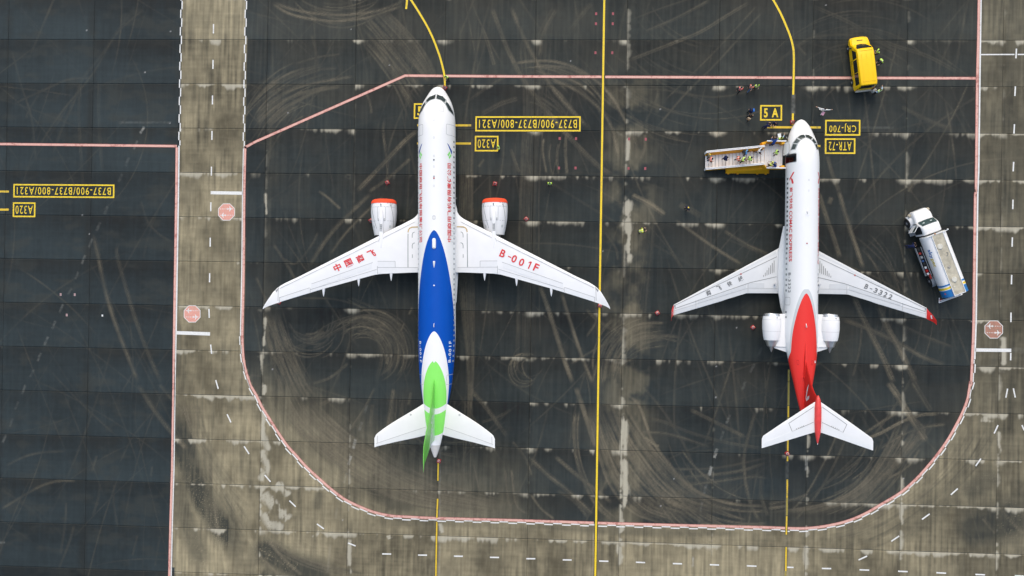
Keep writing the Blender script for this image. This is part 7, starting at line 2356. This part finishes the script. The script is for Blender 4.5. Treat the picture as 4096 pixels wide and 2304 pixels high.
def person(label, x, y, z, heading, kind, top, trousers, shoes='black', vest=None, coat=None, hat=None, scale=1.0, group=None):
    """heading: compass turn of the figure's +y, degrees"""
    o = thing('person', label, 'person', (x, y, z), math.radians(heading), group)
    o.scale = (scale * 1.07,) * 3
    body, vm, cm, hm, hd = body_meshes(kind)
    b = link('body', body, o)
    for i, m in enumerate((M('person_skin'), cloth(top), cloth(trousers), cloth(shoes))):
        b.material_slots[i].link = 'OBJECT'
        b.material_slots[i].material = m
    for nm, me, m in (('vest', vm, hivis(vest) if vest else None), ('coat', cm, cloth(coat) if coat else None)):
        if m:
            v = link(nm, me, o)
            v.material_slots[0].link = 'OBJECT'
            v.material_slots[0].material = m
    h = link('cap' if hat else 'hair', hm, o)
    h.material_slots[0].link = 'OBJECT'
    h.material_slots[0].material = M('cap_' + hat, {'yellow': (.72, .55, .06), 'grey': (.16, .16, .16), 'white': (.75, .75, .75)}[hat], .6) if hat else HAIR
    for sx in (-1, 1):
        link('eye', eye_me, o, (hd.x + sx * .034, hd.y + .083, hd.z + .008))
    link('mouth', mouth_me, o, (hd.x, hd.y + .080, hd.z - .060))
    return o


def at(u, v, zb=0.0, h=1.25):
    """the photo shows the shoulders: stand the figure under them"""
    return (*G(u, v, zb + h), zb)


def onst(u, v):
    x, y = G(u, v, 2.4)
    z = stair_z(x)
    for _ in range(4):
        x, y = G(u, v, z + 1.25)
        z = ZA + (ZB - ZA) / NS * max(1, math.floor((min(x, XB - .01) - XA) / tr) + 1) if x < XB else ZB
    if x >= XB:
        z += .02
        y = min(max(y, -14.08), -11.88)
    else:
        y = min(max(y, stair_y(x) - .52), stair_y(x) + .52)
    return (x, y, z)


P = person
P('person in lime vest standing at the cone ahead of the big airliner nose', *at(1787, 309), 150, 'hold', 'dark', 'black', vest='lime')
P('person in lime vest at the corner of the painted A320 sign', *at(1994, 592), 100, 'stand', 'dark', 'black', vest='lime')
P('person in lime vest alone below the right hand long sign', *at(2199, 734), 180, 'stand', 'dark', 'black', vest='lime')
P('person in yellow vest with dark straps walking just right of the taxi line', *at(2560, 925), -70, 'lean', 'dark', 'dark', vest='yellow')
P('person in dark navy with a yellow cap alone between the two airliners', *at(2751, 832), 130, 'stand', 'navy', 'dark', hat='yellow')
P('person in red vest walking alone left of the pair in vests', *at(2961, 355), -30, 'walk', 'dark', 'black', vest='red')
P('person in orange vest, blue trousers and white shoes beside one in lime', *at(3005, 347), -40, 'walk', 'orange' if False else 'dark', 'jeans', 'white', vest='orange')
P('person in lime vest and black trousers with right arm held out', *at(3026, 344), 190, 'reach', 'grey', 'black', vest='lime')
P('person in dark clothes with a blue pack left of the 5A sign', *at(3004, 443), 100, 'stand', 'navy', 'black')
P('person in black coat walking with a tan backpack left of the 5A sign', *at(3001, 466), -30, 'walk', 'black', 'black', 'white')
P('person in navy jacket bending forward at the left end of the yellow stop bar', *at(3062, 506), -60, 'lean', 'navy', 'navy', 'white')
P('person in navy jacket beside the yellow stop bar facing the stairs', *at(3101, 493), 160, 'hold', 'navy', 'black')
P('person all in white with arms spread walking between the nose and the van', *at(3295, 440), -10, 'wide', 'white', 'white', 'white')
P('person in lime vest at the front right side of the yellow van', *at(3511, 207), 95, 'hold', 'dark', 'black', vest='lime')
P('person in lime vest leaning beside the middle of the yellow van', *at(3531, 238), 130, 'lean', 'dark', 'navy', vest='lime')
P('person in pale lime vest with light blue sleeves behind the yellow van', *at(3516, 364), 30, 'reach', 'paleblue', 'black', vest='pale')
P('person in orange vest on the bottom step of the stairs', *onst(2841, 638), -90, 'climb', 'dark', 'black', vest='orange')
P('person in yellow cap beside the orange vest at the stair foot', *onst(2836, 622), -80, 'stand', 'tan', 'black', hat='yellow')
P('person in dark navy coat climbing alone on the lower stairs', *onst(2901, 633), -80, 'climb', 'navy', 'black', coat='navy')
P('person in sky blue shirt on the stairs wearing a dark backpack', *onst(2986, 609), -100, 'stand', 'sky', 'black')
P('person in orange vest on the middle of the stairs', *onst(2951, 636), -80, 'climb', 'dark', 'black', vest='orange')
P('person in bright lime top between orange vest and black and lime vest on stairs', *onst(2973, 638), -110, 'hold', 'dark', 'black', vest='lime')
P('person in black with lime vest, upper one of the three abreast on the stairs', *onst(2999, 635), -60, 'climb', 'black', 'black', vest='lime')
P('person in black and white jacket near the top of the stairs', *onst(3039, 602), -120, 'walk', 'black', 'black', vest=None, coat='white')
P('person in lime vest in the middle of the stair platform', *onst(3106, 610), -80, 'stand', 'grey', 'grey', vest='lime')
P('person in yellow vest by the lower rail of the stair platform', *onst(3085, 656), 60, 'hold', 'dark', 'black', vest='yellow')
P('person in dark blue by the lower rail of the stair platform', *onst(3101, 665), 100, 'hold', 'blue', 'dark')
P('person in blue jacket leaning over the upper rail of the stair platform', *onst(3096, 572), 0, 'lean', 'blue', 'navy')
P('person in lime vest with blue sleeves holding up white paper beyond the stairs', *at(3121, 555, 0.0), 20, 'reach', 'paleblue', 'dark', vest='lime')
P('person in dark blue overalls at the hose side of the fuel truck', *at(3637, 986, 0, 1.0), -70, 'lean', 'navy', 'navy')


# things carried
def pack(label, x, y, z, rz, mat):
    return tag(_place(MB().box((0, 0, 0), (.32, .17, .44)).box((0, -.10, -.07), (.24, .07, .24)).tube([(-.1, .08, .2), (-.1, .15, .05), (-.1, .08, -.15)], .018, 5).tube([(.1, .08, .2), (.1, .15, .05), (.1, .08, -.15)], .018, 5).build('backpack', mat, None, bevel=.04, smooth=True), (x, y, z), rz), label, 'backpack')


def _place(o, loc, rz):
    o.location = loc
    o.rotation_euler = (0, 0, rz)
    return o


def behind(px, py, hd, d):
    a = math.radians(hd)
    return px + math.sin(a) * d, py - math.cos(a) * d


x, y, z = at(3001, 466)
bx_, by_ = behind(x, y, -30, .26)
pack('tan backpack on the person walking left of the 5A sign', bx_, by_, 1.22, math.radians(-30), M('canvas_tan', (.42, .33, .22), .8))
x, y, z = at(3004, 443)
bx_, by_ = behind(x, y, 100, .26)
pack('bright blue backpack on the person left of the 5A sign', bx_, by_, 1.22, math.radians(100), M('canvas_blue', (.03, .16, .55), .7))
x, y, z = onst(2986, 609)
bx_, by_ = behind(x, y, -100, .28)
pack('black backpack on the blue shirted person on the stairs', bx_, by_, z + 1.22, math.radians(-100), M('canvas_black', (.02, .02, .022), .7))
x, y = G(3497, 362, .9)
bag = MB().loft([[(-.2, -.12, -.28), (.2, -.12, -.28), (.2, .12, -.28), (-.2, .12, -.28)], [(-.24, -.16, 0), (.24, -.16, 0), (.24, .16, 0), (-.24, .16, 0)], [(-.18, -.06, .24), (.18, -.06, .24), (.18, .06, .24), (-.18, .06, .24)]]).tube([(-.1, 0, .22), (-.06, 0, .38), (.06, 0, .38), (.1, 0, .22)], .015, 5).build('bag', M('bag_grey', (.50, .52, .52), .8, var=.2, scale=6), None, bevel=.03, smooth=True)
tag(_place(bag, (x, y, .85), .5), 'pale grey bag held by the person behind the yellow van', 'bag')
x, y = G(3292, 454, 1.05)
tag(_place(MB().box((0, 0, 0), (.26, .40, .025)).build('folder', M('folder_pink', (.72, .36, .46), .6), None, bevel=.008), (x, y, 1.05), -.5), 'pink folder carried by the person all in white', 'folder')
x, y = G(3118, 542, 1.3)
tag(_place(MB().box((0, 0, 0), (.34, .42, .008)).build('paper_sheet', M('paper_white', (.72, .77, .84), .7), None), (x, y, 1.3), .15), 'white paper held up by the person beyond the stairs', 'paper')
